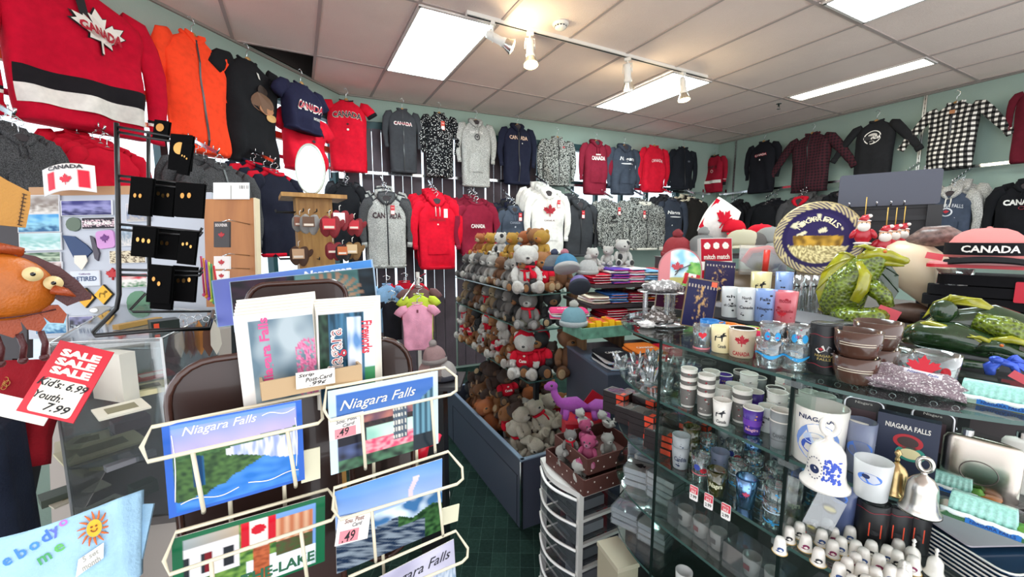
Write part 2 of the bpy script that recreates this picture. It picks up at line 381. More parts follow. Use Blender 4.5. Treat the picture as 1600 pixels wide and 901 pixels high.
panel(3.14 * h_, 1.085 * h_, 3.30 * h_, 1.812 * h_, 'narrow half-width warm white ceiling light near the right wall', PANEL_EMIT * .7, '#fff6e2')
panel(.518 * h_, .33 * h_, .882 * h_, 1.065 * h_, 'unseen fluorescent panel added overhead to brighten the room', PANEL_EMIT)  # out of view, added as fill light for the dim lower zone
# ------------------------------------------------------------------ spotlight track
white = M('white_enamel', '#e6e2da', .4)
ty = 1.83 * h_
tr = thing('track_rail', (2.1, ty, CEIL), 'long white track rail crossing the ceiling with four spotlights', 'track rail')
m = MB(); x0, x1 = .72 * h_ - 2.1, 2.31 * h_ - 2.1
m.box(((x0 + x1) / 2, 0, -.014), (x1 - x0, .036, .026)); m.build('channel', white, tr)
m = MB(); m.box(((x0 + x1) / 2, 0, -.028), (x1 - x0 - .02, .012, .004)); m.build('slot', M('black_slot', '#141414', .7), tr)
def spot(px, lab, dr, tilt):
    p = onwall(px, 60, ((0, ty), (5, ty))); x = p.x; r = thing('track_spotlight', T(x, ty, CEIL - .03) @ Rz(dr), lab, 'spotlight', 'spotlights on the ceiling track')
    m = MB(); m.box((0, 0, -.012), (.055, .03, .024)); m.cyl((0, 0, -.06), .008, .05, 10); m.build('mounting_stem', white, r)
    Q = T(0, 0, -.10) @ Rx(tilt)
    m = MB(); m.tube([(-.035, 0, -.05), (-.04, 0, -.08), (-.04, 0, -.125)], .004, 6); m.tube([(.035, 0, -.05), (.04, 0, -.08), (.04, 0, -.125)], .004, 6); m.box((0, 0, -.05), (.08, .012, .006)); m.build('yoke', white, r)
    m = MB(); m.M = Q; m.lathe([(.012, .055), (.026, .05), (.03, .03), (.03, -.07), (.034, -.075), (.036, -.1)], 18); m.box((.03, 0, 0), (.012, .02, .02)); m.build('housing', white, r)
    m = MB(); m.M = Q @ T(0, 0, -.1); m.lathe([(.03, .01), (.046, -.03), (.056, -.055), (.058, -.062)], 20, caps=False); m.build('reflector', metal('#e8e4d8', .2), r)
    m = MB(); m.M = Q @ T(0, 0, -.155); m.ell((0, 0, 0), (.053, .053, .018), u=16, v=6); m.build('bulb', M('lit_bulb', '#fff0c0', .3, emit=SPOT_EMIT), r)
    l = bpy.data.lights.new('spot_glow', 'POINT'); l.energy = 5; l.color = (1, .82, .5); l.shadow_soft_size = .04; lo_ = link('spot_glow', l, r); lo_.location = (Q @ V((0, 0, -.20)))[:]
for a in ((770, 'white track spotlight nearest the large ceiling panel, aimed left', 1.2, -1.15), (828, 'white track spotlight just left of the smoke detector, bulb lit', -.3, -.25), (982, 'white track spotlight third along the rail, tilted right', -.9, .5), (1070, 'white track spotlight at the far end of the rail with glowing bulb', .2, -.15)): spot(*a)
p = onz(876, 36, CEIL); r = thing('smoke_detector', (p.x, p.y, CEIL), 'round white smoke detector on the ceiling above the track', 'smoke detector')
m = MB(); m.lathe([(.062, 0), (.062, -.012), (.05, -.022)], 24); m.build('base', white, r); m = MB(); m.lathe([(.045, -.02), (.044, -.035), (.03, -.045), (.012, -.05)], 20); m.build('sensor_head', white, r)
m = MB()
for k in range(12): a = k * pi / 6; m.box((.044 * math.cos(a), .044 * math.sin(a), -.028), (.004, .012, .008), Rz(a))
m.build('vent_slots', M('black_slot'), r)
p = onz(1217, 162, CEIL); r = thing('sprinkler_head', (p.x, p.y, CEIL), 'small chrome fire sprinkler head hanging from the ceiling', 'sprinkler')
m = MB(); m.lathe([(.03, 0), (.03, -.004), (.012, -.006), (.01, -.03)], 14); m.tube([(.012, 0, -.03), (.018, 0, -.045), (0, 0, -.06)], .003, 6); m.tube([(-.012, 0, -.03), (-.018, 0, -.045), (0, 0, -.06)], .003, 6); m.build('body', metal('#8d8d8d'), r)
m = MB(); m.lathe([(.02, -.06), (.02, -.063)], 14); m.build('deflector', metal('#8d8d8d'), r)

# ------------------------------------------------------------------ garment rails fixed to the walls
chrome = metal('#d4d6da', .18)
def rail(pl, s0, s1, z, off, label):
    a = wp(pl, (s0 + s1) / 2, off); r = thing('garment_rail', T(a.x, a.y, z) @ Rz(wyaw(pl)), label, 'rail'); h = (s1 - s0) / 2
    m = MB(); m.box((0, 0, 0), (2 * h, .014, .032)); m.build('bar', chrome, r); n = max(2, int(h * 2 / 1.2) + 1)
    for k in range(n):
        x = -h + .05 + (2 * h - .1) * k / (n - 1); m = MB(); m.box((x, off / 2, -.012), (.01, off, .02)); m.box((x, off - .004, 0), (.03, .006, .16)); m.build('bracket', chrome, r)
    return r
rail(BACK, sx(562), LB - .25, 2.50, .10, 'long chrome wall rail under the top row of sweatshirts on the back wall')
rail(LEFTL, .9, LL - .15, 2.49, .10, 'chrome rail along the bright corner windows below the jersey')
rail(RIGHT, .15, LR + .7, 2.49, .10, 'chrome wall rail below the plaid jackets on the side wall')
def standard(px, py, lab):
    p = onwall(px, py, RIGHT, .006); m = MB(); m.box((0, 0, 0), (.006, .03, 1.35)); m2 = thing('slotted_upright', (p.x - .004, p.y, 2.7), lab, 'shelf upright')
    m.build('strip', metal('#b9bdbd', .4), m2); m = MB()
    for k in range(26): m.box((-.004, 0, -.64 + k * .05), (.002, .006, .02))
    m.box((-.0033, 0, 0), (.001, .003, 1.3))
    m.build('slots', M('black_slot'), m2)
standard(1446, 160, 'perforated metal shelf upright on the side wall by the checked shirt')
standard(1150, 230, 'perforated metal shelf upright close to the room corner')
# ================================================================== garments
woodh = wood('hanger_wood', '#c79a5a', '#a87b3e')
def garment(mw, W, L, kind, col, label, cat, group=None, name=None, sl=None, trim=None, prints=(), hang='wood', seed=0, detail=True, slmat=None, tagc=None, zip_=False, stripes=(), hoodmat=None, drape=1.0, hook=.12, thick=.075):
    """a garment on a hanger: origin at the collar, z up, front towards -y"""
    mt = col if not isinstance(col, str) else cloth(col); sm = slmat or mt; tm = cloth(trim) if isinstance(trim, str) else (trim or mt)
    nm = name or {'tee': 't_shirt', 'hood': 'hooded_sweatshirt', 'sweat': 'sweatshirt', 'jacket': 'zip_jacket', 'shirt': 'flannel_shirt', 'jersey': 'hockey_jersey', 'kid': 'kids_t_shirt'}[kind]
    r = thing(nm, mw, label, cat, group)
    tee = kind in ('tee', 'kid'); dp = thick * W / .5
    S_ = [(0, .17), (.02, .2), (.055, .30), (.10, .40), (.16, .46), (.26, .485), (.38, .475), (.5, .465), (.62, .462), (.74, .462), (.86, .458), (.95, .45), (1, .42 if not tee and kind not in ('shirt', 'jersey') else .47)]
    def hw(t):
        for (a, x), (b, y) in zip(S_, S_[1:]):
            if t <= b: return (x + (y - x) * (t - a) / (b - a)) * W
        return S_[-1][1] * W
    def dep(t): return dp * (.42 + .58 * min(1, t / .22)) * (1 if t < .95 else .85)
    def fold(x, t):
        return .2 * dp * math.sin(x / W * 17 + seed * 2.1 + 2.5 * noise.noise(V((x * 3, t * 2, seed)))) * min(1, .25 + t) + .75 * dp * noise.noise(V((x / W * 3.2, t * 3.5, seed * 3.3))) * min(1, t * 4) * drape
    def fy(x, z):
        t = min(1, max(0, -z / L)); h = hw(t); u = min(.999, abs(x) / h)
        return -dep(t) * (1 - u ** 2.6) ** (1 / 2.6) - fold(x, t) - .0035
    N = 28; R = []
    for t in [0, .02, .055, .1, .16, .21, .26, .32, .38, .44, .5, .56, .62, .68, .74, .8, .86, .91, .95, .965, 1]:
        h = hw(t); q = []
        for j in range(N):
            a = 2 * pi * j / N; ca, sa = math.cos(a), math.sin(a); x = h * math.copysign(abs(ca) ** (2 / 2.6), ca); y = dep(t) * math.copysign(abs(sa) ** (2 / 2.6), sa)
            y += -fold(x, t) * (1 if sa < 0 else -.3)
            zt = -t * L + (-.012 * W * noise.noise(V((x * 6, 0, seed))) if t > .97 else 0)
            q.append((x, y, zt))
        R.append(q)
    MB().rings(R).build('body', mt, r)
    # sleeves
    st = sl or ('short' if tee else 'down')
    for sgn in (-1, 1):
        if st == 'short': P = [(.33, -.10), (.47, -.14), (.58, -.24), (.64, -.33)]; ra = [.10, .135, .135, .13]
        elif st == 'down': P = [(.34, -.12), (.46, -.17), (.54, -.32), (.58, -.55), (.60, -.78), (.58, -1.0), (.565, -1.12), (.56, -1.18)]; ra = [.09, .125, .12, .105, .095, .085, .06, .062]
        elif st == 'out': P = [(.34, -.10), (.48, -.17), (.62, -.34), (.78, -.56), (.92, -.76), (1.0, -.88), (1.03, -.93)]; ra = [.09, .13, .125, .11, .1, .085, .09]
        else: P = [(.34, -.10), (.46, -.16), (.52, -.34), (.53, -.55), (.48, -.72), (.44, -.82)]; ra = [.09, .12, .11, .1, .08, .07]
        pts = [V((sgn * x * W, -.01 + .02 * noise.noise(V((x * 9, z * 4, seed))), z * W * (min(1, L / (1.22 * W)) if st == 'down' else 1))) for x, z in P]
        m = MB(); nn = 12; rr = []
        for i, p in enumerate(pts):
            a = pts[max(0, i - 1)]; b_ = pts[min(len(pts) - 1, i + 1)]; d = (b_ - a).normalized(); x = d.cross(V((0, 1, 0))).normalized(); w_ = ra[i] * W
            rr.append([p + x * w_ * math.cos(2 * pi * j / nn) * (1 + .12 * noise.noise(V((j, i * 1.7, seed)))) + V((0, 1, 0)) * w_ * .5 * math.sin(2 * pi * j / nn) for j in range(nn)])
        m.rings(rr); m.build('sleeve', sm, r)
        if detail and st in ('down', 'out') or kind == 'jersey' or (tee and trim):
            a, b_ = pts[-2], pts[-1]; d = (b_ - a).normalized(); w_ = ra[-1] * W * 1.08; c = b_
            m = MB(); x = d.cross(V((0, 1, 0))).normalized(); q = []
            for e in (-.02, 0, .035 if not tee else .012): q.append([c + d * e + x * w_ * math.cos(2 * pi * j / nn) + V((0, 1, 0)) * w_ * .5 * math.sin(2 * pi * j / nn) for j in range(nn)])
            m.rings(q); m.build('cuff', tm, r)
    # hem band / collar / hood
    if detail and not tee and kind not in ('shirt', 'jersey'):
        q = []
        for t, k in ((.955, 1.03), (.975, 1.05), (1.0, 1.0)):
            h = hw(min(t, 1)) * k; q.append([(h * math.copysign(abs(math.cos(2 * pi * j / N)) ** .77, math.cos(2 * pi * j / N)), (dep(1) * 1.12 * math.copysign(abs(math.sin(2 * pi * j / N)) ** .77, math.sin(2 * pi * j / N)) - fold(0, 1) * .5), -t * L - .004) for j in range(N)])
        MB().rings(q).build('hem_band', tm, r)
    if kind == 'hood':
        hm = hoodmat or mt; m = MB()
        m.tube([(-.01 * W, -dp * .75, -.20 * W), (-.09 * W, -dp * .85, -.13 * W), (-.16 * W, -dp * .45, -.03 * W), (-.17 * W, dp * .3, .03 * W), (0, dp * .8, .05 * W), (.17 * W, dp * .3, .03 * W), (.16 * W, -dp * .45, -.03 * W), (.09 * W, -dp * .85, -.13 * W), (.01 * W, -dp * .75, -.20 * W)],
               [.02 * W, .045 * W, .065 * W, .07 * W, .08 * W, .07 * W, .065 * W, .045 * W, .02 * W], 10)
        m.ell((0, dp * .9, -.10 * W), (.2 * W, dp * .8, .17 * W), nz=.2); m.build('hood', hm, r)
        m = MB(); flatshape(m, blob(0, -.035 * W, .10 * W, .07 * W), fy=lambda x, z: fy(x, z) - .002); m.build('lining', M('neck_shade_patch', '#3a3336', .9), r)  # flat dark patch stands in for the shaded hollow of the neck
        if detail:
            for sgn in (-1, 1): MB().tube([(sgn * .05 * W, -dp * .9, -.16 * W), (sgn * .055 * W, fy(.055 * W, -.26 * W) - .004, -.26 * W), (sgn * .05 * W, fy(.05 * W, -.42 * W) - .004, -.42 * W)], .005, 6).build('drawstring', cloth('#e6e2da' if kind and trim else '#777777') if not isinstance(mt, str) and tm is not mt else mt, r)
    else:
        m = MB(); cw = .165 * W; q = [(cw * math.cos(a), -dp * .42 * math.sin(a), (-.055 * W * max(0, math.sin(a))) + .012) for a in [2 * pi * k / 20 for k in range(20)]]
        m.tube(q, .016 * W if tee else .028 * W, 8, closed=True); m.build('collar', tm, r)
        m = MB(); flatshape(m, blob(0, -.02 * W, .135 * W, .045 * W), y=-dp * .25); m.build('lining', M('neck_shade_patch', '#3a3336', .9), r)  # shade of the open collar put in as a dark patch
        if kind in ('jacket', 'shirt'):
            for sgn in (-1, 1):
                m = MB(); m.prism([(0, -.13 * W), (sgn * .16 * W, .0), (sgn * .15 * W, .05 * W), (sgn * .04 * W, .03 * W)], .012); m.M = Matrix.Identity(4)
                o = m.build('collar_flap', tm, r); o.location = (0, -dp * .55, 0)
    if detail and kind in ('hood',) and not zip_:
        m = MB(); o2 = [(-.24, -.62), (-.15, -.52), (0, -.52), (.15, -.52), (.24, -.62), (.27, -.80), (0, -.80), (-.27, -.80)]; k = L / (1.05 * W)
        for i in range(6):   # strip-wise patch that follows the front
            pass
        gx_ = [-.26 + .52 * i / 8 for i in range(9)]; vs = []; fs = []
        for zz in (0, 1, 2, 3):
            for x in gx_:
                top = -.62 + max(0, (.26 - abs(x)) / .11 * .10) if abs(x) > .15 else -.52; z = (top + (-.82 - top) * zz / 3) * W * k
                vs.append((x * W, fy(x * W, z) - .006, z))
        for a in range(3):
            for b_ in range(8): i = a * 9 + b_; fs.append((i, i + 9, i + 10, i + 1))
        m.add(vs, fs, True); m.build('pouch_pocket', mt, r)
    if zip_ or kind in ('jacket', 'shirt'):
        m = MB(); n = 14; vs = []; fs = []
        for i in range(n + 1):
            z = -.03 * W - (L * .96 - .03 * W) * i / n
            for x in (-.007, .007): vs.append((x, fy(x, z) - .003, z))
        for i in range(n): fs.append((2 * i, 2 * i + 2, 2 * i + 3, 2 * i + 1))
        m.add(vs, fs); m.build('zip' if kind != 'shirt' else 'button_placket', M('dark_zip', '#26262a', .4) if zip_ != 'light' else metal('#c8c8c8'), r)
    for (t0, t1, c) in stripes:
        m = MB(); n = 20; vs = []; fs = []; T_ = [t0, (t0 + t1) / 2, t1]
        for t in T_:
            for i in range(n + 1): x = hw(t) * .985 * (-1 + 2 * i / n); vs.append((x, fy(x, -t * L) - .009, -t * L))
        for a in range(2):
            for i in range(n): k = a * (n + 1) + i; fs.append((k, k + n + 1, k + n + 2, k + 1))
        m.add(vs, fs, True); m.build('hem_stripe', cloth(c), r)
        for sgn in (-1, 1):
            i0 = len(pts) - 3; a = pts[i0]; b_ = pts[i0 + 1]; a = V((sgn * abs(a.x), a.y, a.z)); b_ = V((sgn * abs(b_.x), b_.y, b_.z)); d = b_ - a; x = d.normalized().cross(V((0, 1, 0))).normalized(); k0 = (t0 - .6) * 1.9; k1 = (t1 - .6) * 1.9; q = []
            for e in (k0, k1): c_ = a + d * e; w_ = (ra[i0] + (ra[i0 + 1] - ra[i0]) * e) * W * 1.04; q.append([c_ + x * w_ * math.cos(2 * pi * j / 14) + V((0, 1, 0)) * w_ * .52 * math.sin(2 * pi * j / 14) for j in range(14)])
            MB().rings(q, caps=False).build('sleeve_stripe', cloth(c), r)
    for p in prints:                                   # (what, colour, x, z, w, h, extra)
        k, c, x, z, w_, h_2 = p[:6]; e = p[6] if len(p) > 6 else {}; m = MB(); f2 = lambda X, Z: fy(X, Z) - e.get('up', .003)
        if k == 'text': addtext(m, e['s'], w_ * W, h_2 * W, x * W, z * W, fy=f2, arc=e.get('arc', 0) * W, bold=e.get('bold', .02), shear=e.get('shear', 0), rot=e.get('rot', 0)); nm_ = 'lettering'
        elif k == 'leaf':
            flatshape(m, [(X, Z) for X, Z in leaf(x * W, z * W, w_ * W)], fy=f2); nm_ = 'leaf_print'
        elif k == 'blob': flatshape(m, blob(x * W, z * W, w_ * W, h_2 * W), fy=f2); nm_ = 'print'
        elif k == 'ring':
            o_ = blob(x * W, z * W, w_ * W, h_2 * W, 28); i_ = blob(x * W, z * W, w_ * W * e.get('k', .8), h_2 * W * e.get('k', .8), 28)
            m.add([(X, f2(X, Z), Z) for X, Z in o_ + i_], [(i, (i + 1) % 28, 28 + (i + 1) % 28, 28 + i) for i in range(28)]); nm_ = 'print'
        elif k == 'rect': flatshape(m, [(x * W - w_ * W / 2, z * W - h_2 * W / 2), (x * W + w_ * W / 2, z * W - h_2 * W / 2), (x * W + w_ * W / 2, z * W + h_2 * W / 2), (x * W - w_ * W / 2, z * W + h_2 * W / 2)], fy=f2); nm_ = 'print'
        elif k == 'poly': flatshape(m, [((x + a) * W, (z + b_) * W) for a, b_ in e['o']], fy=f2); nm_ = 'print'
        o = m.build(nm_, M('print_' + c.strip('#'), c, .7), r)
    if tagc:
        x, z = tagc[1], tagc[2]; y = fy(x * W, z * W) - .012; m = MB(); m.prism([(x * W - .022, z * W - .05), (x * W + .022, z * W - .05), (x * W + .022, z * W + .05), (x * W - .022, z * W + .05)], .0015, y)
        t_ = m.build('price_tag', M('tag_' + tagc[0].strip('#'), tagc[0], .5), r)
        m = MB(); m.prism([(x * W - .019, z * W - .045), (x * W + .019, z * W - .045), (x * W + .019, z * W - .005), (x * W - .019, z * W - .005)], .001, y - .001); addtext(m, 'SALE', .03, .012, x * W, z * W + .025, y - .001); m.build('tag_print', M('tag_print', '#f0ece4', .5), t_)
    # hanger
    if hang:
        m = MB()
        if hang == 'wood':
            m.tube([(-.24 * W, 0, -.10 * W), (-.10 * W, 0, -.01 * W), (0, 0, .03 * W), (.10 * W, 0, -.01 * W), (.24 * W, 0, -.10 * W)], .009, 8); m.ell((0, -.01, .03 * W), (.05 * W, .012, .035 * W)); hm = woodh
        else: m.tube([(-.2 * W, 0, -.07 * W), (0, 0, .03 * W), (.2 * W, 0, -.07 * W)], .005, 6); hm = frosted('#dfe4e6', .5)
        h = m.build('hanger', hm, r); m = MB(); z0 = .04 * W
        m.tube([(0, 0, z0 - .01), (0, 0, z0 + hook * .45), (.02, 0, z0 + hook * .6), (.022, 0, z0 + hook * .8), (0, 0, z0 + hook), (-.02, 0, z0 + hook * .85)], .0028, 6); m.build('hook', chrome, h)
    return r

sherpa = speckle('marled_sherpa', '#1f2123', '#a9aaa5', 75, .5)
marl = speckle('grey_marl', '#8f8f8c', '#c5c4c0', 160, .5)
marld = speckle('charcoal_marl', '#3a3a3c', '#5a5a5c', 300, .5)
snow = speckle('black_white_fairisle', '#d8d8d6', '#16171a', 60, .30, 'vor')
plaid = checks('maroon_plaid', '#4d1f28', '#3a2229', '#23181d', 26)
buff = checks('black_white_check', '#e9e6df', '#4a4846', '#0e0e10', 20)
CH = {'s': 'CANADA'}
def row(pl, off, items, grp, dyaw=0):
    for it in items:
        (cx, yt, yb, xl, xr), kind, col, label, cat = it[:5]; k = dict(it[5]) if len(it) > 5 else {}
        o2 = k.pop('off', off); dy = k.pop('yaw', 0); wk = k.pop('wk', {'tee': 1.28, 'out': 2.0}.get(k.get('sl', kind), 1.36 if kind != 'tee' else 1.28))
        t = onwall(cx, yt, pl, o2); ym = (yt + yb) / 2; b_ = onwall((xl + xr) / 2, yb, pl, o2); W = (onwall(xr, ym, pl, o2) - onwall(xl, ym, pl, o2)).length / wk
        L = t.z - b_.z; mw = T(*t) @ Rz(wyaw(pl) + dy)
        g = k.pop('grp', None); n = k.pop('behind', 0); hk = k.pop('hookz', None)
        if hk: k['hook'] = hk
        r = garment(mw, W, L, kind, col, label, cat, g or None, seed=(cx * 7 % 13) / 3, **k)
        bc = k.get('bcols')
        yield r, mw, W, L
# ------------------------------------------------------------------ top row on the corner window
TOP = 'garments displayed along the top of the walls'
def go(gen):
    for x in gen: pass
top_left = [
 ((108, -22, 196, -30, 222), 'jersey', '#c4082c', 'large red hockey jersey with CANADA leaf and black and white hem stripes', 'jersey', dict(trim='#c4082c', wk=1.22, yaw=-.06, hook=.1, sl='down', stripes=[(.66, .78, '#1d1a1e'), (.78, .90, '#e9e3dc')],
   prints=[('leaf', '#1d1a1e', .10, -.40, .262, 0, {'up': .003}), ('leaf', '#efe8df', .10, -.40, .242, 0, {'up': .012}), ('text', '#b30f2b', .10, -.375, .36, .085, {'s': 'CANADA', 'up': .03, 'bold': .05}), ('rect', '#1d1a1e', .0, -.16, .07, .2, {'up': .008})])),
 ((300, 58, 236, 246, 352), 'jacket', '#ff4a26', 'bright orange zip jacket hanging in the corner window', 'jacket', dict(sl='tuck', wk=1.12, prints=[('rect', '#8a2a18', -.12, -.32, .02, .008)])),
 ((386, 96, 256, 346, 440), 'tee', '#1a1a1d', 'black t-shirt with brown animal print hung beside the orange jacket', 't-shirt', dict(wk=1.2, prints=[('blob', '#6b4a34', .1, -.62, .2, .17), ('blob', '#a8704a', .14, -.72, .13, .08, {'up': .005}), ('blob', '#c99a5c', .22, -.84, .09, .06, {'up': .006}), ('blob', '#3a2a22', .1, -.44, .12, .09, {'up': .005}), ('rect', '#d8d4cc', .06, -.22, .06, .1, {'up': .006})])),
 ((470, 133, 205, 438, 505), 'tee', '#20203a', 'navy t-shirt with white and red CANADA lettering, overlapping a red one', 't-shirt', dict(wk=1.2, prints=[('text', '#e8e2dc', .05, -.42, .62, .17, {'s': 'CANADA', 'bold': .04}), ('text', '#c3203a', .05, -.42, .60, .12, {'s': 'CANADA', 'up': .006}), ('text', '#e8e2dc', .25, -.6, .2, .05, {'s': 'ONTARIO'})], off=.34)),
 ((474, 178, 268, 440, 520), 'tee', '#d8152f', 'red t-shirt with black CANADA lettering hanging under the navy one', 't-shirt', dict(wk=1.3, prints=[('text', '#1d1a1e', .0, -.28, .62, .17, {'s': 'CANADA', 'bold': .03}), ('leaf', '#1d1a1e', 0, -.5, .05, 0)])),
]
go(row(LEFT, .22, top_left, TOP))
CA = lambda c, z=-.36, w_=.55, h_2=.12, **e: ('text', c, 0, z, w_, h_2, dict({'s': 'CANADA'}, **e))
top_back = [
 ((541, 158, 268, 502, 582), 'tee', '#d5132d', 'red ringer t-shirt with black collar and arched CANADA print', 't-shirt', dict(trim='#1b1b20', prints=[CA('#f1e5da', -.42, .72, .17, arc=.05, bold=.05), CA('#1b1b20', -.42, .70, .15, arc=.05, up=.006), ('leaf', '#1b1b20', 0, -.63, .045, 0), ('blob', '#e8e0d8', 0, -.76, .03, .03)])),
 ((628, 172, 270, 598, 660), 'jacket', '#3b3c40', 'charcoal quarter-zip pullover with white CANADA lettering', 'sweatshirt', dict(name='quarter_zip_pullover', prints=[CA('#e9e6e2', -.48, .62, .13, bold=.03), CA('#b6414d', -.48, .56, .07, up=.006)])),
 ((686, 178, 276, 657, 719), 'sweat', snow, 'black and white snowflake patterned knit sweater', 'sweater', dict(name='knit_sweater', tagc=('#d5452f', .08, -.4))),
 ((743, 190, 292, 717, 780), 'hood', marl, 'light grey hoodie with small dark round emblem on the chest', 'hoodie', dict(prints=[('text', '#e8e6e2', 0, -.36, .42, .08, {'s': 'NIAGARA', 'arc': .02}), ('ring', '#2b2b30', 0, -.5, .09, .09, {'k': .7}), ('leaf', '#2b2b30', 0, -.5, .05, 0)])),
 ((808, 197, 288, 778, 838), 'hood', '#1d2033', 'navy zip hoodie with pale CAN ADA across the front', 'hoodie', dict(zip_=True, prints=[('text', '#d9b7a0', -.18, -.38, .26, .12, {'s': 'CAN', 'bold': .03}), ('text', '#d9b7a0', .18, -.38, .26, .12, {'s': 'ADA', 'bold': .03}), ('blob', '#e8e0d8', .12, -.55, .02, .02)])),
 ((870, 216, 290, 842, 902), 'jacket', sherpa, 'grey marled fleece pullover with a small red leaf emblem', 'sweater', dict(name='fleece_pullover', prints=[('leaf', '#b02a34', .18, -.28, .05, 0)])),
 ((931, 222, 304, 906, 958), 'hood', '#7d1c30', 'maroon hoodie with white CANADA lettering in front of the bright window', 'hoodie', dict(prints=[CA('#e9ded8', -.55, .52, .13, bold=.03), ('rect', '#e9ded8', 0, -.43, .16, .04)])),
 ((975, 229, 304, 953, 1006), 'hood', '#3f4653', 'slate blue hoodie with white script between maroon hoodie and red shirt', 'hoodie', dict(prints=[('text', '#e6e6e6', 0, -.42, .56, .15, {'s': 'Niagara', 'shear': .2, 'bold': .03}), ('blob', '#e6e6e6', .02, -.56, .25, .02), ('blob', '#e6e6e6', .08, -.74, .02, .02)])),
 ((1022, 229, 300, 998, 1047), 'sweat', '#cf1630', 'red long-sleeved sweatshirt with small arched CANADA print', 'sweatshirt', dict(prints=[CA('#f0cfd0', -.5, .42, .1, arc=.03)])),
 ((1067, 232, 296, 1043, 1090), 'jacket', '#1d2027', 'black collared zip jacket hanging beside the room corner', 'jacket', dict(prints=[('blob', '#5a5f68', .2, -.42, .05, .03)])),
]
go(row(BACK, .22, top_back, TOP))
top_right = [
 ((1117, 244, 300, 1098, 1140), 'jersey', '#9c1a30', 'small maroon hockey jersey with white hem stripe in the room corner', 'jersey', dict(trim='#1d1a1e', stripes=[(.68, .76, '#e9e3dc')], prints=[CA('#2a1218', -.5, .55, .12, arc=.04), ('ring', '#e9e3dc', .0, -.64, .05, .06)])),
 ((1194, 222, 300, 1169, 1226), 'sweat', '#191a20', 'black sweatshirt with small red and white CANADA lettering', 'sweatshirt', dict(prints=[CA('#c33a4a', -.45, .5, .1, bold=.03), CA('#e9e3dc', -.45, .46, .06, up=.006), ('blob', '#e9e3dc', 0, -.62, .02, .03)])),
 ((1270, 210, 298, 1230, 1330), 'shirt', plaid, 'dark maroon plaid flannel shirt on the side wall', 'shirt', dict(wk=1.62, sl='out', tagc=None)),
 ((1370, 190, 284, 1312, 1434), 'sweat', '#222326', 'black crewneck sweatshirt with round white CANADA emblem, sleeves spread', 'sweatshirt', dict(wk=1.95, sl='out', prints=[('ring', '#e9e6e0', 0, -.46, .2, .2, {'k': .88}), ('blob', '#c9c6c0', 0, -.40, .11, .06), ('rect', '#222326', 0, -.47, .42, .11, {'up': .005}), CA('#f0ede8', -.47, .4, .1, bold=.04, up=.007), ('ring', '#e9e6e0', 0, -.6, .08, .04)])),
 ((1494, 162, 262, 1422, 1580), 'shirt', buff, 'black and white checked flannel shirt with sleeves spread wide', 'shirt', dict(wk=2.0, sl='out', prints=[('rect', '#a5704a', 0, -.22, .1, .1, {'up': .02})])),
 ((1625, 135, 250, 1578, 1690), 'sweat', '#5e1624', 'maroon garment cut off by the photo edge beside the checked shirt', 'sweatshirt', dict(wk=1.6)),
]
go(row(RIGHT, .20, top_right, TOP))

# ------------------------------------------------------------------ lower row: arms slope out from the rail, several garments one behind the other
def arm(pl, p, lab):
    m = MB(); r = thing('waterfall_arm', T(*p) @ Rz(wyaw(pl)), lab, 'display arm', 'sloping display arms on the wall rails')
    m.box((0, 0, .0), (.012, .40, .022), Rx(.42)); m.build('arm', chrome, r)
    m = MB(); m.tube([(0, -.18, -.08), (0, -.195, -.07), (0, -.2, -.055)], .006, 6); m.build('end_stop', chrome, r)
    for k in range(5):
        m = MB(); m.tube([(0, -.15 + k * .07, -.058 + k * .031), (0, -.15 + k * .07, -.035 + k * .031)], .004, 6); m.build('peg', chrome, r)
COLW = {'#2b2c30': 'black', '#1a1a1d': 'black', '#191a20': 'black', '#d8152f': 'red', '#7d1c30': 'maroon', '#3f4653': 'slate blue', '#3b3c40': 'charcoal', '#e9e6df': 'white'}
def stack(pl, off, spec, n, bcol, blab, armlab, bkind=None):
    spec = spec[:5] + (dict(spec[5], thick=.05, hang='wire', hook=.07),)
    for r, mw, W, L in row(pl, off, [spec], None):
        bk = bkind or spec[1]; prev = None
        for i in range(1, n + 1):
            y = max(.064, .125 * W) * i; q = mw @ T(.02 * math.sin(i * 2.1 + spec[0][0]), y, .027 * i) @ Rz(.03 * math.sin(i * 3 + spec[0][0]))
            c = bcol[(i - 1) % len(bcol)]; lab = '%s, %s of the stack behind the %s' % (blab[(i - 1) % len(blab)], ORD[i], armlab)
            if prev is not None and len(bcol) == 1: o = dup(prev, q, lab)
            else: o = garment(q, W, L, bk, c, lab, spec[4], 'garments hanging in stacks on the lower arms', seed=i + spec[0][0] % 7, detail=False, hang='wire', hook=.07, thick=.035)
            if prev is None: prev = o
        a = mw @ V((0, .2, .13 + .04 * W)); arm(pl, (a.x, a.y, a.z + .035), 'sloping chrome arm holding the %s' % armlab)
SALE = '#c8202e'
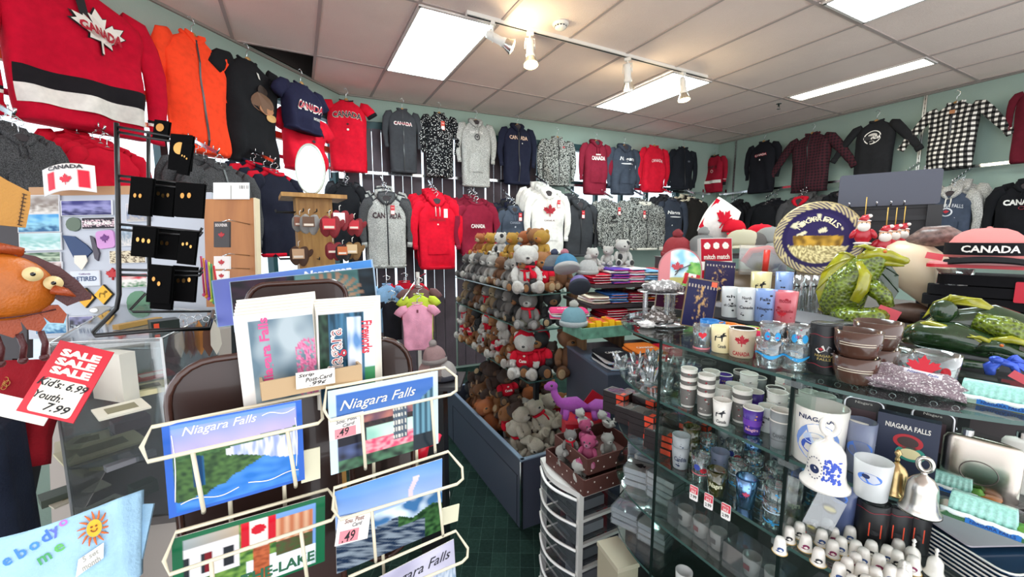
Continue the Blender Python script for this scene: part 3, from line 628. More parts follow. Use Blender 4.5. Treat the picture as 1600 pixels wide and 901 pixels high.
LOW = [
 (BACK, .50, ((603, 308, 418, 562, 648), 'hood', marl, 'grey zip hoodie with charcoal sleeves and split CAN ADA lettering', 'hoodie', dict(slmat=marld, hoodmat=marld, zip_=True, tagc=(SALE, .14, -.32), prints=[('text', '#3a1f28', -.2, -.46, .3, .15, {'s': 'CAN', 'bold': .03}), ('text', '#3a1f28', .2, -.46, .3, .15, {'s': 'ADA', 'bold': .03})])), 4, ['#3b3c40', marl], ['charcoal hoodie', 'grey hoodie'], 'split CAN ADA hoodie'),
 (BACK, .50, ((682, 312, 420, 640, 722), 'hood', '#d8102c', 'red lace-neck hoodie with raised CANADA lettering, frontmost of its stack', 'hoodie', dict(trim='#c00e28', tagc=('#e9e3dc', .2, -.34), prints=[('text', '#a30d22', 0, -.5, .4, .08, {'s': 'CANADA', 'bold': .03}), ('blob', '#e9e3dc', 0, -.62, .02, .02)])), 4, ['#c8102a'], ['red hoodie'], 'red lace-neck hoodie'),
 (BACK, .50, ((745, 318, 400, 708, 780), 'sweat', '#851b33', 'maroon collared pullover with white CANADA lettering', 'sweatshirt', dict(prints=[CA('#eae0dc', -.62, .42, .11, bold=.04)])), 4, ['#7a1a2f'], ['maroon pullover'], 'maroon collared pullover'),
 (BACK, .50, ((803, 326, 386, 776, 832), 'hood', '#47505f', 'slate blue hoodie with grey print between maroon and white hoodies', 'hoodie', dict(tagc=(SALE, .2, -.28), prints=[('text', '#8d96a4', 0, -.48, .4, .08, {'s': 'CANADA'}), ('blob', '#c9ced6', 0, -.62, .03, .03)])), 4, ['#2b2c30', '#1d2033'], ['black hoodie', 'navy hoodie'], 'slate blue print hoodie'),
 (BACK, .54, ((856, 300, 396, 820, 892), 'hood', '#ece9e4', 'white hoodie with large red maple leaf on the chest', 'hoodie', dict(tagc=(SALE, .26, -.3), prints=[('leaf', '#a8172a', 0, -.5, .2, 0, {'up': .006}), ('text', '#5a2a30', 0, -.72, .3, .04, {'s': 'CANADA'})])), 4, ['#e4e1dc'], ['white hoodie'], 'white maple leaf hoodie'),
 (BACK, .50, ((905, 318, 400, 880, 944), 'hood', '#37393d', 'dark charcoal zip hoodie with red sale tag beside the white hoodie', 'hoodie', dict(zip_=True, tagc=(SALE, .05, -.3))), 4, ['#2f3136', '#3b3c40'], ['black zip hoodie', 'charcoal zip hoodie'], 'dark charcoal zip hoodie'),
 (BACK, .56, ((958, 320, 388, 936, 984), 'sweat', sherpa, 'marled fleece sweater with black moose patch and CANADA', 'sweater', dict(tagc=(SALE, .2, -.22), prints=[('blob', '#17171a', -.02, -.44, .1, .06), ('rect', '#17171a', -.02, -.38, .05, .09), ('text', '#17171a', 0, -.58, .36, .09, {'s': 'Canada', 'bold': .04})])), 3, [sherpa], ['marled fleece sweater'], 'moose patch sweater'),
 (BACK, .56, ((1008, 318, 390, 980, 1044), 'jacket', sherpa, 'marled fleece jacket with cream hood lining and a red sale tag', 'jacket', dict(name='fleece_jacket', trim='#d9d4c8', tagc=(SALE, -.1, -.28))), 3, [sherpa], ['marled fleece jacket'], 'cream-lined fleece jacket'),
 (BACK, .50, ((1050, 312, 390, 1026, 1076), 'sweat', '#343a46', 'dark slate sweatshirt with white Niagara script, lower row', 'sweatshirt', dict(prints=[('text', '#e6e6e6', 0, -.42, .56, .14, {'s': 'Niagara', 'shear': .2, 'bold': .03}), ('blob', '#e6e6e6', .06, -.54, .25, .02), ('blob', '#e6e6e6', -.05, -.8, .02, .02)])), 3, ['#2b2c30'], ['black sweatshirt'], 'slate Niagara sweatshirt'),
 (BACK, .46, ((1085, 312, 376, 1064, 1110), 'sweat', '#23211f', 'dark brown sweatshirt at the corner end of the lower row', 'sweatshirt', {}), 3, ['#d9d0b8', '#23211f'], ['cream sweatshirt', 'dark sweatshirt'], 'dark brown corner sweatshirt'),
 (RIGHT, .40, ((1142, 322, 372, 1122, 1164), 'hood', '#16171b', 'plain black hoodie nearest the corner on the side wall', 'hoodie', {}), 3, ['#1a1a1d'], ['black hoodie'], 'plain black corner hoodie'),
 (RIGHT, .40, ((1196, 320, 372, 1166, 1226), 'sweat', '#17181c', 'black sweatshirt with tiny pale print behind the hats', 'sweatshirt', dict(prints=[('rect', '#bfb8b0', .1, -.7, .12, .03)])), 3, ['#191a20'], ['black sweatshirt'], 'black tiny-print sweatshirt'),
 (RIGHT, .42, ((1250, 312, 384, 1216, 1288), 'hood', marld, 'dark grey hoodie with red hood lining behind the souvenir plate', 'hoodie', dict(hoodmat=cloth('#c2182c'))), 3, [marld], ['dark grey hoodie'], 'red-lined grey hoodie'),
 (RIGHT, .40, ((1312, 302, 372, 1284, 1344), 'hood', '#15161a', 'black hoodie partly hidden by the black ornament rack', 'hoodie', {}), 2, ['#191a20'], ['black hoodie'], 'rack-hidden black hoodie'),
 (RIGHT, .44, ((1405, 288, 360, 1372, 1442), 'hood', '#1a1f33', 'dark navy hoodie just right of the grey header board', 'hoodie', {}), 2, ['#191a20'], ['black hoodie'], 'dark navy hoodie'),
 (RIGHT, .46, ((1486, 300, 378, 1436, 1540), 'hood', '#414a5b', 'blue and grey hoodie with NIAGARA FALLS CANADA and round leaf badge', 'hoodie', dict(slmat=marl, hoodmat=marl, trim='#cfccc6', prints=[('text', '#c3c6cc', 0, -.42, .62, .1, {'s': 'NIAGARA FALLS', 'arc': .04, 'bold': .02}), ('ring', '#c9ccd2', 0, -.56, .12, .12, {'k': .75}), ('leaf', '#b3202e', 0, -.56, .07, 0), ('text', '#c3c6cc', 0, -.74, .4, .07, {'s': 'CANADA'})])), 4, [marl], ['light grey hoodie'], 'NIAGARA FALLS hoodie'),
 (RIGHT, .46, ((1606, 288, 395, 1538, 1672), 'hood', '#131418', 'black hoodie with bold white CANADA at the photo edge', 'hoodie', dict(prints=[('text', '#ece9e4', -.02, -.42, .62, .14, {'s': 'CANADA', 'bold': .05}), ('ring', '#a03340', -.02, -.56, .06, .04)])), 2, ['#15161a'], ['black hoodie'], 'bold white CANADA hoodie'),
 (LEFT, .52, ((30, 212, 320, -40, 112), 'hood', marld, 'dark charcoal hoodie on the far left edge below the jersey', 'hoodie', {}), 2, [marld], ['dark charcoal hoodie'], 'far-left charcoal hoodie'),
 (LEFT, .40, ((168, 232, 330, 104, 238), 'sweat', '#c80f2c', 'red sweatshirt behind the black pin rack', 'sweatshirt', {}), 4, ['#c80f2c'], ['red sweatshirt'], 'red sweatshirt by the pin rack'),
 (LEFT, .55, ((345, 262, 420, 300, 420), 'jacket', marld, 'dark grey fleece jacket at the end of the corner rail', 'jacket', {}), 3, [marld], ['dark grey fleece jacket'], 'dark grey corner fleece'),
 (LEFT, .50, ((432, 272, 400, 392, 478), 'sweat', '#1c1e2e', 'navy sweatshirt hanging beside the oval mirror', 'sweatshirt', dict(trim='#c8102a')), 4, ['#c8102a', '#1c1e2e'], ['red sweatshirt', 'navy sweatshirt'], 'navy mirror-side sweatshirt'),
 (BACK, .40, ((540, 290, 400, 510, 572), 'sweat', '#1f2024', 'black sweatshirt between the oval mirror and grey CAN ADA hoodie', 'sweatshirt', {}), 3, ['#1f2024', '#3b3c40'], ['black sweatshirt', 'charcoal sweatshirt'], 'black sweatshirt by the mirror'),
]
for s_ in LOW: stack(*s_)
# ceiling hooks for the upper garments
# ================================================================== plush toys
GOLD, BRN, DBR, BLK, WHT, GRY, TAN, ORG, YEL, DGR, CRM = '#b8763a', '#8a5527', '#4a2e20', '#17161a', '#f8f4ec', '#9a9590', '#b59a72', '#c4692a', '#dba52e', '#5b5856', '#f4ead4'
RED = '#c4142c'
# kind: fur, muzzle, pads, outfit, extra, words
PK = {
 'gold': (GOLD, '#c98a4a', '#d9b98a', None, None, 'golden brown teddy bear'), 'goldtee': (GOLD, '#c98a4a', '#d9b98a', 'tee', None, 'golden teddy bear in a red shirt'),
 'tan': (TAN, '#cdb890', '#d9c9a8', None, None, 'tan teddy bear'), 'brown': (BRN, '#a8733e', '#d9b98a', None, None, 'brown teddy bear'), 'dark': (DBR, '#7a5434', '#b58d64', None, None, 'dark brown bear'),
 'darktee': (DBR, '#7a5434', '#b58d64', 'tee', None, 'dark brown bear in a red shirt'), 'black': (BLK, '#b5763a', '#d9b98a', None, None, 'black bear with tan muzzle'),
 'blackhood': (BLK, '#b5763a', '#b57a42', 'hoodie', None, 'black bear in red fringed hoodie'), 'white': (WHT, '#f2ede4', '#e9e2d6', None, None, 'white polar bear'),
 'whitehood': (WHT, '#f2ede4', '#e9e2d6', 'hoodie', None, 'white polar bear in a red hoodie'), 'whitescarf': (WHT, '#f2ede4', '#e9e2d6', 'scarf', None, 'white bear with a red scarf'),
 'grey': (GRY, '#d5d0ca', '#c9c4be', None, None, 'grey husky toy with pale muzzle'), 'greyscarf': (GRY, '#e4e0da', '#c9c4be', 'scarf', None, 'grey wolf toy with a red scarf'),
 'dgrey': (DGR, '#8f8a86', '#8f8a86', None, None, 'dark grey raccoon toy'), 'moose': (DBR, '#8a5a34', '#7a5a3a', 'tee', 'antler', 'antlered moose in a red shirt'), 'moosep': (BRN, '#b58d5a', '#7a5a3a', None, 'antler', 'brown moose with dark antlers'),
 'orange': (ORG, '#d98a4a', '#c97a3a', None, None, 'orange brown beaver toy'), 'cream': (CRM, '#f0e8d8', '#d8ccb4', None, None, 'cream coloured seal toy'), 'creamscarf': (CRM, '#f0e8d8', '#d8ccb4', 'scarf', None, 'cream bear with a red scarf'),
 'tiger': ('#cfcac2', '#f0ece4', '#e0dbd2', None, 'stripe', 'white and grey striped tiger toy'), 'monkey': (ORG, '#e8c89a', '#dba52e', None, 'yellow', 'orange monkey with yellow ears'), 'duck': (YEL, '#e08a2a', '#e08a2a', None, None, 'yellow duckling toy'),
 'santa': ('#6d6a55', '#a8a288', '#7a6a50', 'tee', None, 'olive moose toy in a red and white sweater'), 'pink': ('#e04a8a', '#f090b8', '#f090b8', None, None, 'hot pink big-eyed toy'), 'dino': ('#c05ac8', '#c05ac8', '#d080d8', None, None, 'purple toy'), 'whitespot': (WHT, '#f2ede4', '#2a2624', None, 'spot', 'white toy with black patches'),
}
_bp = {}
redc = cloth(RED); wc = cloth('#efe9e2'); blackp = M('black_bead', '#0c0b0c', .12, coat=.5)
def bear_proto(kind, label, mw):
    fc, mc, pc, outfit, ex, words = PK[kind]; r = thing('plush_toy' if kind not in ('gold', 'brown', 'tan') else 'teddy_bear', mw, label, 'plush toy'); F = fur(fc); P = fur(mc)
    h = noise.random() * 0
    m = MB(); n_ = .10; m.ell((0, 0, .27), (.20, .17, .27), nz=n_); m.ell((0, -.02, .68), (.24, .21, .205), u=18, v=12, nz=n_)
    if kind in ('grey', 'greyscarf', 'tiger', 'dgrey'):
        for s in (-1, 1): m.lathe([(.001, 0)], 3) if 0 else m.rings([[(s * .13 + .07 * math.cos(a), .02 * math.sin(a) - .01, .80) for a in (0, 1.57, 3.14, 4.71)], [(s * .15 + .01 * math.cos(a), .005 * math.sin(a), .93) for a in (0, 1.57, 3.14, 4.71)]])
    elif ex == 'antler' or kind == 'cream':
        for s in (-1, 1): m.ell((s * .2, 0, .74), (.08, .03, .04), Ry(-s * .4), u=10, v=6)
    else:
        for s in (-1, 1): m.ell((s * .165, 0, .82), (.075, .04, .075), u=12, v=7, nz=n_)
    for s in (-1, 1):
        m.ell((s * .215, -.07, .36), (.075, .085, .16), Rx(-.55) @ Ry(-s * .35), u=12, v=8, nz=n_); m.ell((s * .235, -.15, .25), (.065, .065, .065), u=10, v=6, nz=n_)
        m.ell((s * .15, -.2, .105), (.10, .2, .10), Rz(-s * .25), u=12, v=8, nz=n_); m.ell((s * .205, -.36, .13), (.10, .065, .125), u=12, v=8, nz=n_)
    m.build('body', F, r)
    m = MB(); big = 1.25 if ex == 'antler' or kind in ('moosep', 'santa') else 1
    m.ell((0, -.18, .62 - .02 * (big > 1)), (.105 * big, .10 * big, .085 * big), nz=.05); m.build('muzzle', P, r)
    for s in (-1, 1): MB().ell((s * .075, -.195, .715), .022 * (1.7 if kind == 'pink' else 1), u=8, v=6).build('eye', blackp, r)
    MB().ell((0, -.28 * (1 + .1 * (big - 1) * 4), .655), (.034, .022, .024), u=8, v=6).build('nose', blackp, r)
    for s in (-1, 1): MB().ell((s * .215, -.415, .13), (.068, .016, .088), u=12, v=6).build('foot_pad', fur(pc), r)
    if outfit in ('tee', 'hoodie'):
        m = MB(); m.ell((0, -.003, .31), (.218, .188, .225), u=18, v=12)
        for s in (-1, 1): m.ell((s * .215, -.065, .385), (.09, .10, .125), Rx(-.55) @ Ry(-s * .35), u=12, v=8)
        o = m.build('red_shirt', redc, r); m = MB(); addtext(m, 'Canada', .2, .07, 0, .34, -.196, bold=.03); flatshape(m, leaf(0, .43, .035), y=-.18); m.build('shirt_print', wc, o)
        if kind == 'santa': MB().lathe([(.20, .12), (.226, .13), (.22, .16), (.2, .17)], 18).build('white_trim', wc, r)
    if outfit == 'hoodie':
        m = MB(); m.ell((0, .045, .72), (.255, .215, .222), u=18, v=12); m.rings([[(.04 * math.cos(a), .03 + .04 * math.sin(a), .86) for a in [k * pi / 4 for k in range(8)]], [(.01 * math.cos(a), .03 + .01 * math.sin(a), 1.0) for a in [k * pi / 4 for k in range(8)]]]); m.build('red_hood', redc, r)
        m = MB()
        for k in range(9): a = k * .7; m.tube([(0, .03, .98), (.05 * math.cos(a), .03 + .05 * math.sin(a), 1.0), (.07 * math.cos(a), .03 + .07 * math.sin(a), .95)], .012, 5)
        m.build('fringe', wc, r)
    if outfit in ('scarf', 'hoodie'):
        m = MB(); m.tube([(.15 * math.cos(a), -.02 + .14 * math.sin(a), .49) for a in [k * pi / 7 for k in range(14)]], .035, 8, closed=True); m.tube([(.05, -.17, .48), (.08, -.21, .38), (.09, -.22, .27)], [.03, .032, .035], 8, flat=.4)
        m.build('scarf', redc, r)
    if ex == 'antler':
        for s in (-1, 1):
            m = MB(); m.tube([(s * .09, 0, .83), (s * .16, 0, .9), (s * .25, 0, .93), (s * .33, 0, .99)], [.025, .04, .05, .03], 8, flat=.6); m.tube([(s * .2, 0, .93), (s * .2, 0, 1.02)], [.03, .02], 6); m.tube([(s * .27, 0, .95), (s * .28, 0, 1.05)], [.03, .02], 6); m.build('antler', fur('#2c2220'), r)
    if ex == 'yellow':
        for s in (-1, 1): MB().ell((s * .24, 0, .72), (.08, .03, .08), u=10, v=6).build('yellow_ear', fur(YEL), r)
    if ex == 'stripe':
        m = MB()
        for z, q in ((.60, .2), (.68, .216), (.76, .19)):
            for s in (-1, 1): m.tube([(s * q * math.sin(a), -.02 - q * .9 * math.cos(a), z + .02 * math.sin(a * 3)) for a in (.7, .95, 1.2, 1.5)], .012, 5)
        m.build('face_stripes', fur('#4d4a48'), r)
    if ex == 'spot':
        m = MB(); m.ell((.12, -.1, .74), (.09, .09, .1), u=10, v=7); m.ell((-.1, -.1, .3), (.12, .09, .12), u=10, v=7); m.build('black_patch', fur(BLK), r)
    _bp[kind] = r; return r
def plush(kind, p, s, yaw=0, tilt=0, roll=0, label=None, group=None):
    s *= 1.1; mw = T(*p) @ Rz(yaw) @ Ry(roll) @ Rx(tilt) @ Sc(s)
    if kind in _bp: o = dup(_bp[kind], mw, label, group)
    else: o = bear_proto(kind, label, mw); tag(o, group=group)
    return o
# ------------------------------------------------------------------ blue laminate bin with a chrome-edged rim
slate = M('slate_blue_laminate', '#474d5c', .45, var=.05, vs=3); alu = M('pale_blue_rim', '#8fa3b8', .35, metal=.3)
BX0, BX1, BY0, BY1, BZ = 1.10, 1.86, 2.0, 3.36, .44
r = thing('display_bin', ((BX0 + BX1) / 2, (BY0 + BY1) / 2, 0), 'slate blue laminate bin heaped with plush toys on the green carpet', 'display bin'); ox, oy = (BX0 + BX1) / 2, (BY0 + BY1) / 2; hx, hy = (BX1 - BX0) / 2, (BY1 - BY0) / 2
for a in ((-hx + .01, 0, .02, 2 * hy), (hx - .01, 0, .02, 2 * hy)): MB().box((a[0], a[1], BZ / 2), (a[2], a[3], BZ)).build('side_panel', slate, r)
for y in (-hy + .01, hy - .01): MB().box((0, y, BZ / 2), (2 * hx - .04, .02, BZ)).build('end_panel', slate, r)
MB().box((0, 0, .2), (2 * hx - .04, 2 * hy - .04, .02)).build('bin_floor', slate, r)
m = MB()
for c, d in (((-hx + .01, 0, BZ + .004), (.026, 2 * hy, .008)), ((hx - .01, 0, BZ + .004), (.026, 2 * hy, .008)), ((0, -hy + .01, BZ + .004), (2 * hx, .026, .008)), ((0, hy - .01, BZ + .004), (2 * hx, .026, .008))): m.box(c, d)
m.build('rim', alu, r); MB().box((-hx - .002, -hy - .002, BZ / 2), (.014, .014, BZ)).build('corner_strip', chrome, r)
m = MB(); m.prism([(-.0, 0), (0, 0), (0, 0)], .001) if 0 else None
for c, d in (((-hx - .0015, -.05, BZ * .74), (.003, 2 * hy * .86, .004)), ((-hx - .0015, -hy * .92, BZ * .37), (.003, .004, BZ * .74)), ((-hx - .0015, hy * .8, BZ * .37), (.003, .004, BZ * .74))): m.box(c, d)
m.build('panel_groove', M('dark_groove', '#23262e', .7), r)
# ------------------------------------------------------------------ glass tower standing in the bin
TX0, TX1, TY0, TY1 = 1.17, 1.60, 2.04, 3.30
tw = thing('glass_shelf_tower', (TX0, TY0, .21), 'tiered glass shelf tower crowded with plush bears above the bin', 'shelf tower')
sg = glass('shelf_glass', '#eff7f4', .08)
edge = M('green_glass_edge', '#3f5a55', .15)
SH = [.90, 1.21, 1.425, 1.60]
for z in SH:
    x0, y0 = (0, 0) if z < 1.5 else (.12, .14)
    m = MB(); m.box(((x0 + TX1 - TX0) / 2, (y0 + TY1 - TY0) / 2, z - .214), (TX1 - TX0 - x0, TY1 - TY0 - y0, .008)); o = m.build('shelf', sg, tw)
    m = MB(); m.box(((x0 + TX1 - TX0) / 2, y0 - .001, z - .214), (TX1 - TX0 - x0, .003, .008)); m.box((x0 - .001, (y0 + TY1 - TY0) / 2, z - .214), (.003, TY1 - TY0 - y0, .008)); m.build('shelf_edge', edge, o)
for x in (.2,):
    for y in (.25, 1.0): MB().box((x, y, .69), (.03, .03, 1.38)).build('post', M('black_metal', '#1a1a1c', .4), tw)
TS = 'plush toys on the glass tower'
side = {1.60: ['duck', 'monkey', 'duck', 'whitespot', 'duck', 'monkey'], 1.425: ['tiger', 'grey', 'brown', 'tiger', 'grey', 'dgrey', 'tiger', 'dgrey'], 1.21: ['black', 'grey', 'dgrey', 'tan', 'greyscarf', 'moosep', 'dgrey', 'tan'], .90: ['whitehood', 'gold', 'whitehood', 'brown', 'whitescarf', 'gold', 'goldtee', 'whitehood']}
lev = {1.60: 'top', 1.425: 'third', 1.21: 'second', .90: 'lowest'}
for z, ks in side.items():
    n = len(ks); x0 = TX0 + (.12 if z > 1.5 else 0) + .09; y0 = TY0 + (.2 if z > 1.5 else .28); big = (.22 if z > 1.3 else .205) if z > 1 else .25
    for i, k in enumerate(ks):
        y = y0 + (TY1 - .06 - y0) * i / (n - 1)
        plush(k, (x0 - .0, y, z + .0), big * rnd.uniform(.86, 1.0), -pi / 2 + .35 + rnd.uniform(-.25, .25), 0, rnd.uniform(-.12, .12), '%s, aisle side, %s glass shelf, %s from front' % (PK[k][5], lev[z], ORD[i]), TS)
        if z < 1.5:
            k2 = ks[(i * 3 + 1) % n]
            plush(k2, (x0 + .17, y + .03, z + .0), big * .98, -pi / 2 + .6 + rnd.uniform(-.3, .3), 0, 0, '%s, inner row, %s shelf, %s from front' % (PK[k2][5], lev[z], ORD[i]), TS)
# a second layer resting above the lowest side row
for i, k in enumerate(['gold', 'white', 'gold', 'whitehood', 'black', 'brown', 'whitescarf']):
    plush(k, (TX0 + .07, TY0 + .24 + .155 * i, .90 + .145), .17, -pi / 2 + .2 + rnd.uniform(-.4, .4), .25, rnd.uniform(-.3, .3), '%s piled above lowest shelf, %s from front' % (PK[k][5], ORD[i]), TS)
FR = [(772, 392, 1.60, 'gold', .22, .1), (806, 394, 1.60, 'brown', .21, .3), (826, 402, 1.60, 'moose', .17, 0), (804, 460, 1.425, 'whitescarf', .29, .1), (845, 461, 1.425, 'goldtee', .25, 0), (876, 460, 1.425, 'brown', .22, .2), (778, 450, 1.425, 'blackhood', .24, -.5),
 (795, 510, 1.21, 'greyscarf', .22, -.2), (826, 516, 1.21, 'santa', .2, 0), (862, 517, 1.21, 'black', .22, .1), (838, 598, .90, 'blackhood', .30, -.1), (802, 588, .90, 'whitehood', .28, -.2), (858, 596, .90, 'dark', .2, .2)]
for px, py, z, k, s, dy in FR:
    y_ = TY0 + (.27 if z > 1.5 else .10 if (px + py) % 2 else .13); r_ = ray(px, py); p = V((min(max(r_.x * y_ / r_.y, TX0 + (.2 if z > 1.5 else .05)), TX1 - .05), y_, z))
    plush(k, p, s, CAMYAW + dy, 0, 0, '%s at the front of the %s shelf' % (PK[k][5], lev[z]), TS)
p = onz(881, 598, .90); plush('brown', (1.47, 2.05, .905), .31, CAMYAW + .05, 0, 0, 'large curly brown bear with name-print feet beside the glass tower', None)
# ------------------------------------------------------------------ heap in the bin
HB = 'plush toys heaped in the blue bin'
kinds_y = [(0, ['cream', 'cream', 'creamscarf', 'white', 'goldtee']), (.28, ['cream', 'goldtee', 'white', 'dark']), (.5, ['orange', 'gold', 'brown', 'darktee']), (.75, ['orange', 'brown', 'orange', 'dark']), (1.0, ['brown', 'dark', 'black', 'gold'])]
i = 0
for lay, (zz, sc) in enumerate(((.31, .24), (.43, .225), (.57, .23))):
    ny = 10 - lay
    for a in range(0 if lay < 2 else 3, ny):
        for b_ in range(4 if a < 3 else 3):
            f = (a + .5 * lay) / 9; y = BY0 + .17 + f * (BY1 - BY0 - .34); x = BX0 + .13 + b_ * .17 + .04 * (a % 2) + .03 * lay
            if x > BX1 - .1 : continue
            ks = [k for t, k in kinds_y if t <= f + .13][-1] if lay < 2 else ['dark', 'black', 'brown', 'darktee', 'dark']; k = ks[(a * 2 + b_ + lay) % len(ks)]
            zc = zz + .03 * math.sin(a * 2 + b_) + (.0 if b_ else -.02)
            plush(k, (x, y, zc), sc * rnd.uniform(.9, 1.12), CAMYAW + rnd.uniform(-1.2, .9), rnd.uniform(-.5, .1), rnd.uniform(-.5, .5), '%s, bin %s layer, %s row, %s across' % (PK[k][5], ('lower', 'upper', 'top')[lay], ORD[a], ORD[b_]), HB)
# ------------------------------------------------------------------ white drawer tower with clear curved drawers
DX, DY, DZ = .885, 1.167, .80
dr = thing('drawer_tower', (DX, DY, 0), 'white plastic drawer tower with clear bowed drawers beside the bin', 'drawer unit'); wp_ = plastic('#d3d1cd', .4); clr = glass('clear_drawer', '#cfd3d8', .10, .1, .28, '#6d7076')
DW, DD = .26, .24                                       # width along y, depth along x
for y in (0, DW):
    for x in (.012, DD - .012): MB().box((x, y, DZ / 2), (.022, .016, DZ - .02)).build('corner_post', wp_, dr)
m = MB(); o2 = [(DD, -.012), (0, -.012)] + [(-.035 * math.sin(pi * k / 10), DW * k / 10) for k in range(1, 10)] + [(0, DW + .012), (DD, DW + .012)]; m.slab(o2, .022, DZ - .022); m.build('top', wp_, dr)
for k in range(7):
    z = DZ - .125 - k * .105
    if z < 0: break
    m = MB()
    for y in (0, DW): m.box((DD / 2, y, z), (DD, .014, .012))
    m.box((DD - .01, DW / 2, z), (.012, DW, .012)); m.build('runner', wp_, dr)
    m = MB(); q = []
    for zz in (z + .008, z + .05, z + .088):
        bw = .022 + (.016 * (zz - z) / .09); q.append([(-bw * math.sin(pi * j / 12) - .004, DW * j / 12, zz) for j in range(13)])
    m.rings(q, closed=False, caps=False); m.box((DD / 2, DW / 2, z + .010), (DD - .02, DW - .02, .004)); d = m.build('drawer', clr, dr)
    m = MB(); m.tube([(-.042 * math.sin(pi * j / 12) - .004, DW * j / 12, z + .092) for j in range(13)], .006, 6); m.build('drawer_lip', plastic('#f0efec'), d)
    for j in range(2):
        m = MB(); m.box((.09 + .04 * j, .07 + .12 * j, z + .035), (.12, .09, .04)); m.build('stored_packet', paper(('#5a5c62', '#7c7f86')[(j + k) % 2]), d)
# ------------------------------------------------------------------ brown spotted card trays of small plush on the drawers
def tray(x0, y0, z0, w_, d_, h_2, lab, yaw=.0):
    r = thing('spotted_tray', T(x0, y0, z0) @ Rz(yaw), lab, 'tray'); bm_ = M('brown_card', '#54302a', .6, var=.08)
    m = MB(); m.box((w_ / 2, d_ / 2, .004), (w_, d_, .006)); m.build('tray_base', bm_, r)
    for c, d in (((w_ / 2, 0, h_2 / 2), (w_, .006, h_2)), ((w_ / 2, d_, h_2 / 2), (w_, .006, h_2)), ((0, d_ / 2, h_2 / 2), (.006, d_, h_2)), ((w_, d_ / 2, h_2 / 2), (.006, d_, h_2))): MB().box(c, d).build('tray_wall', bm_, r)
    m = MB()
    for i in range(int(w_ / .03)):
        flatshape(m, blob(.015 + i * .03, h_2 * (.25 + .5 * (i % 2)), .0035, .0035, 10), y=-.0038)
    for i in range(int(d_ / .03)):
        z = h_2 * (.25 + .5 * (i % 2)); m.add([(-.0038, .015 + i * .03 + .0035 * math.cos(a), z + .0035 * math.sin(a)) for a in [-k * pi / 5 for k in range(10)]], [tuple(range(10))])
    m.build('white_dots', M('white_dot', '#e4dcd2', .6), r)
    m = MB(); flatshape(m, blob(w_ * .62, h_2 * .5, .016, .016, 16), y=-.0042); m.build('round_emblem', M('black_slot'), r); return r
tray(.885, 1.13, .803, .30, .26, .062, 'brown spotted card tray directly on the white drawer tower', -.0)
tray(.915, 1.15, .868, .26, .22, .062, 'upper brown spotted card tray holding pink and grey plush toys', .0)
for i, (k, x, y, z, s, l) in enumerate([('pink', .955, 1.20, .885, .115, 'hot pink big-eyed plush at the front of the upper spotted tray'), ('greyscarf', .935, 1.29, .885, .10, 'small grey and white plush with scarf behind the pink one'), ('tiger', 1.05, 1.20, .885, .10, 'small striped grey plush right of the hot pink plush'), ('pink', 1.03, 1.32, .885, .11, 'hot pink big-eyed plush at the back of the upper spotted tray'),
   ('whitespot', .905, 1.20, .812, .10, 'small white cow-patched plush at the near corner of the lower spotted tray'), ('tiger', .903, 1.31, .812, .105, 'small striped plush at the far corner of the lower spotted tray')]): plush(k, (x, y, z), s, CAMYAW - .4 + .3 * i, 0, 0, l)
# purple two-headed looking dinosaurs, white pups behind the trays on a red box
def dino(p, yaw, s, lab, c='#c246c4'):
    r = thing('plush_dinosaur', T(*p) @ Rz(yaw) @ Sc(s), lab, 'plush toy'); F = fur(c); m = MB()
    m.tube([(-.42, 0, .12), (-.3, 0, .2), (-.1, 0, .28), (.12, 0, .28), (.28, -.02, .34), (.38, -.04, .5), (.40, -.06, .62)], [.03, .09, .17, .16, .10, .08, .08], 12); m.ell((.44, -.1, .68), (.14, .11, .11)); m.ell((.53, -.13, .65), (.08, .08, .07)); 
    for x, y in ((-.15, -.13), (-.15, .13), (.14, -.13), (.14, .13)): m.tube([(x, y * .7, .2), (x + .02, y, .05), (x + .04, y, .0)], [.08, .07, .07], 10)
    m.build('body', F, r)
    for s_ in (-1, 1): MB().ell((.46, -.1 + s_ * .095, .72), (.03, .02, .03), u=8, v=6).build('eye', blackp, r)
DB = at(918, 655, 1.86); rb = thing('gift_box', T(DB.x, DB.y, 0) @ Rz(CAMYAW), 'tall red card display box carrying the magenta plush dinosaurs', 'box'); MB().box((0, .06, (DB.z - .02) / 2), (.20, .14, DB.z - .02)).build('carton', M('red_card', '#b5162a', .5), rb); MB().box((.06, .135, DB.z + .02), (.10, .006, .10), Ry(.6)).build('header_card', M('red_card'), rb)
m = MB(); 
flatshape(m, blob(.06, DB.z - .05, .012, .012), y=-.011)
m.build('carton_print', M('print_e9e3dc', '#e9e3dc'), rb)
dino(V((0, 0, .0)) + at(893, 650, 1.84), pi + CAMYAW + .1, .20, 'magenta plush dinosaur lying left above the spotted trays'); dino(at(938, 652, 1.86), CAMYAW - .2, .19, 'magenta plush dinosaur facing right on the red box', '#cc5ad0')
plush('whitespot', at(952, 668, 1.78), .085, CAMYAW + 1.2, -.6, 0, 'white plush puppy with dark eye patch in front of the dinosaurs'); plush('white', at(912, 668, 1.78), .085, CAMYAW + .6, -.4, 0, 'white and pink plush unicorn-like toy left of the puppy')
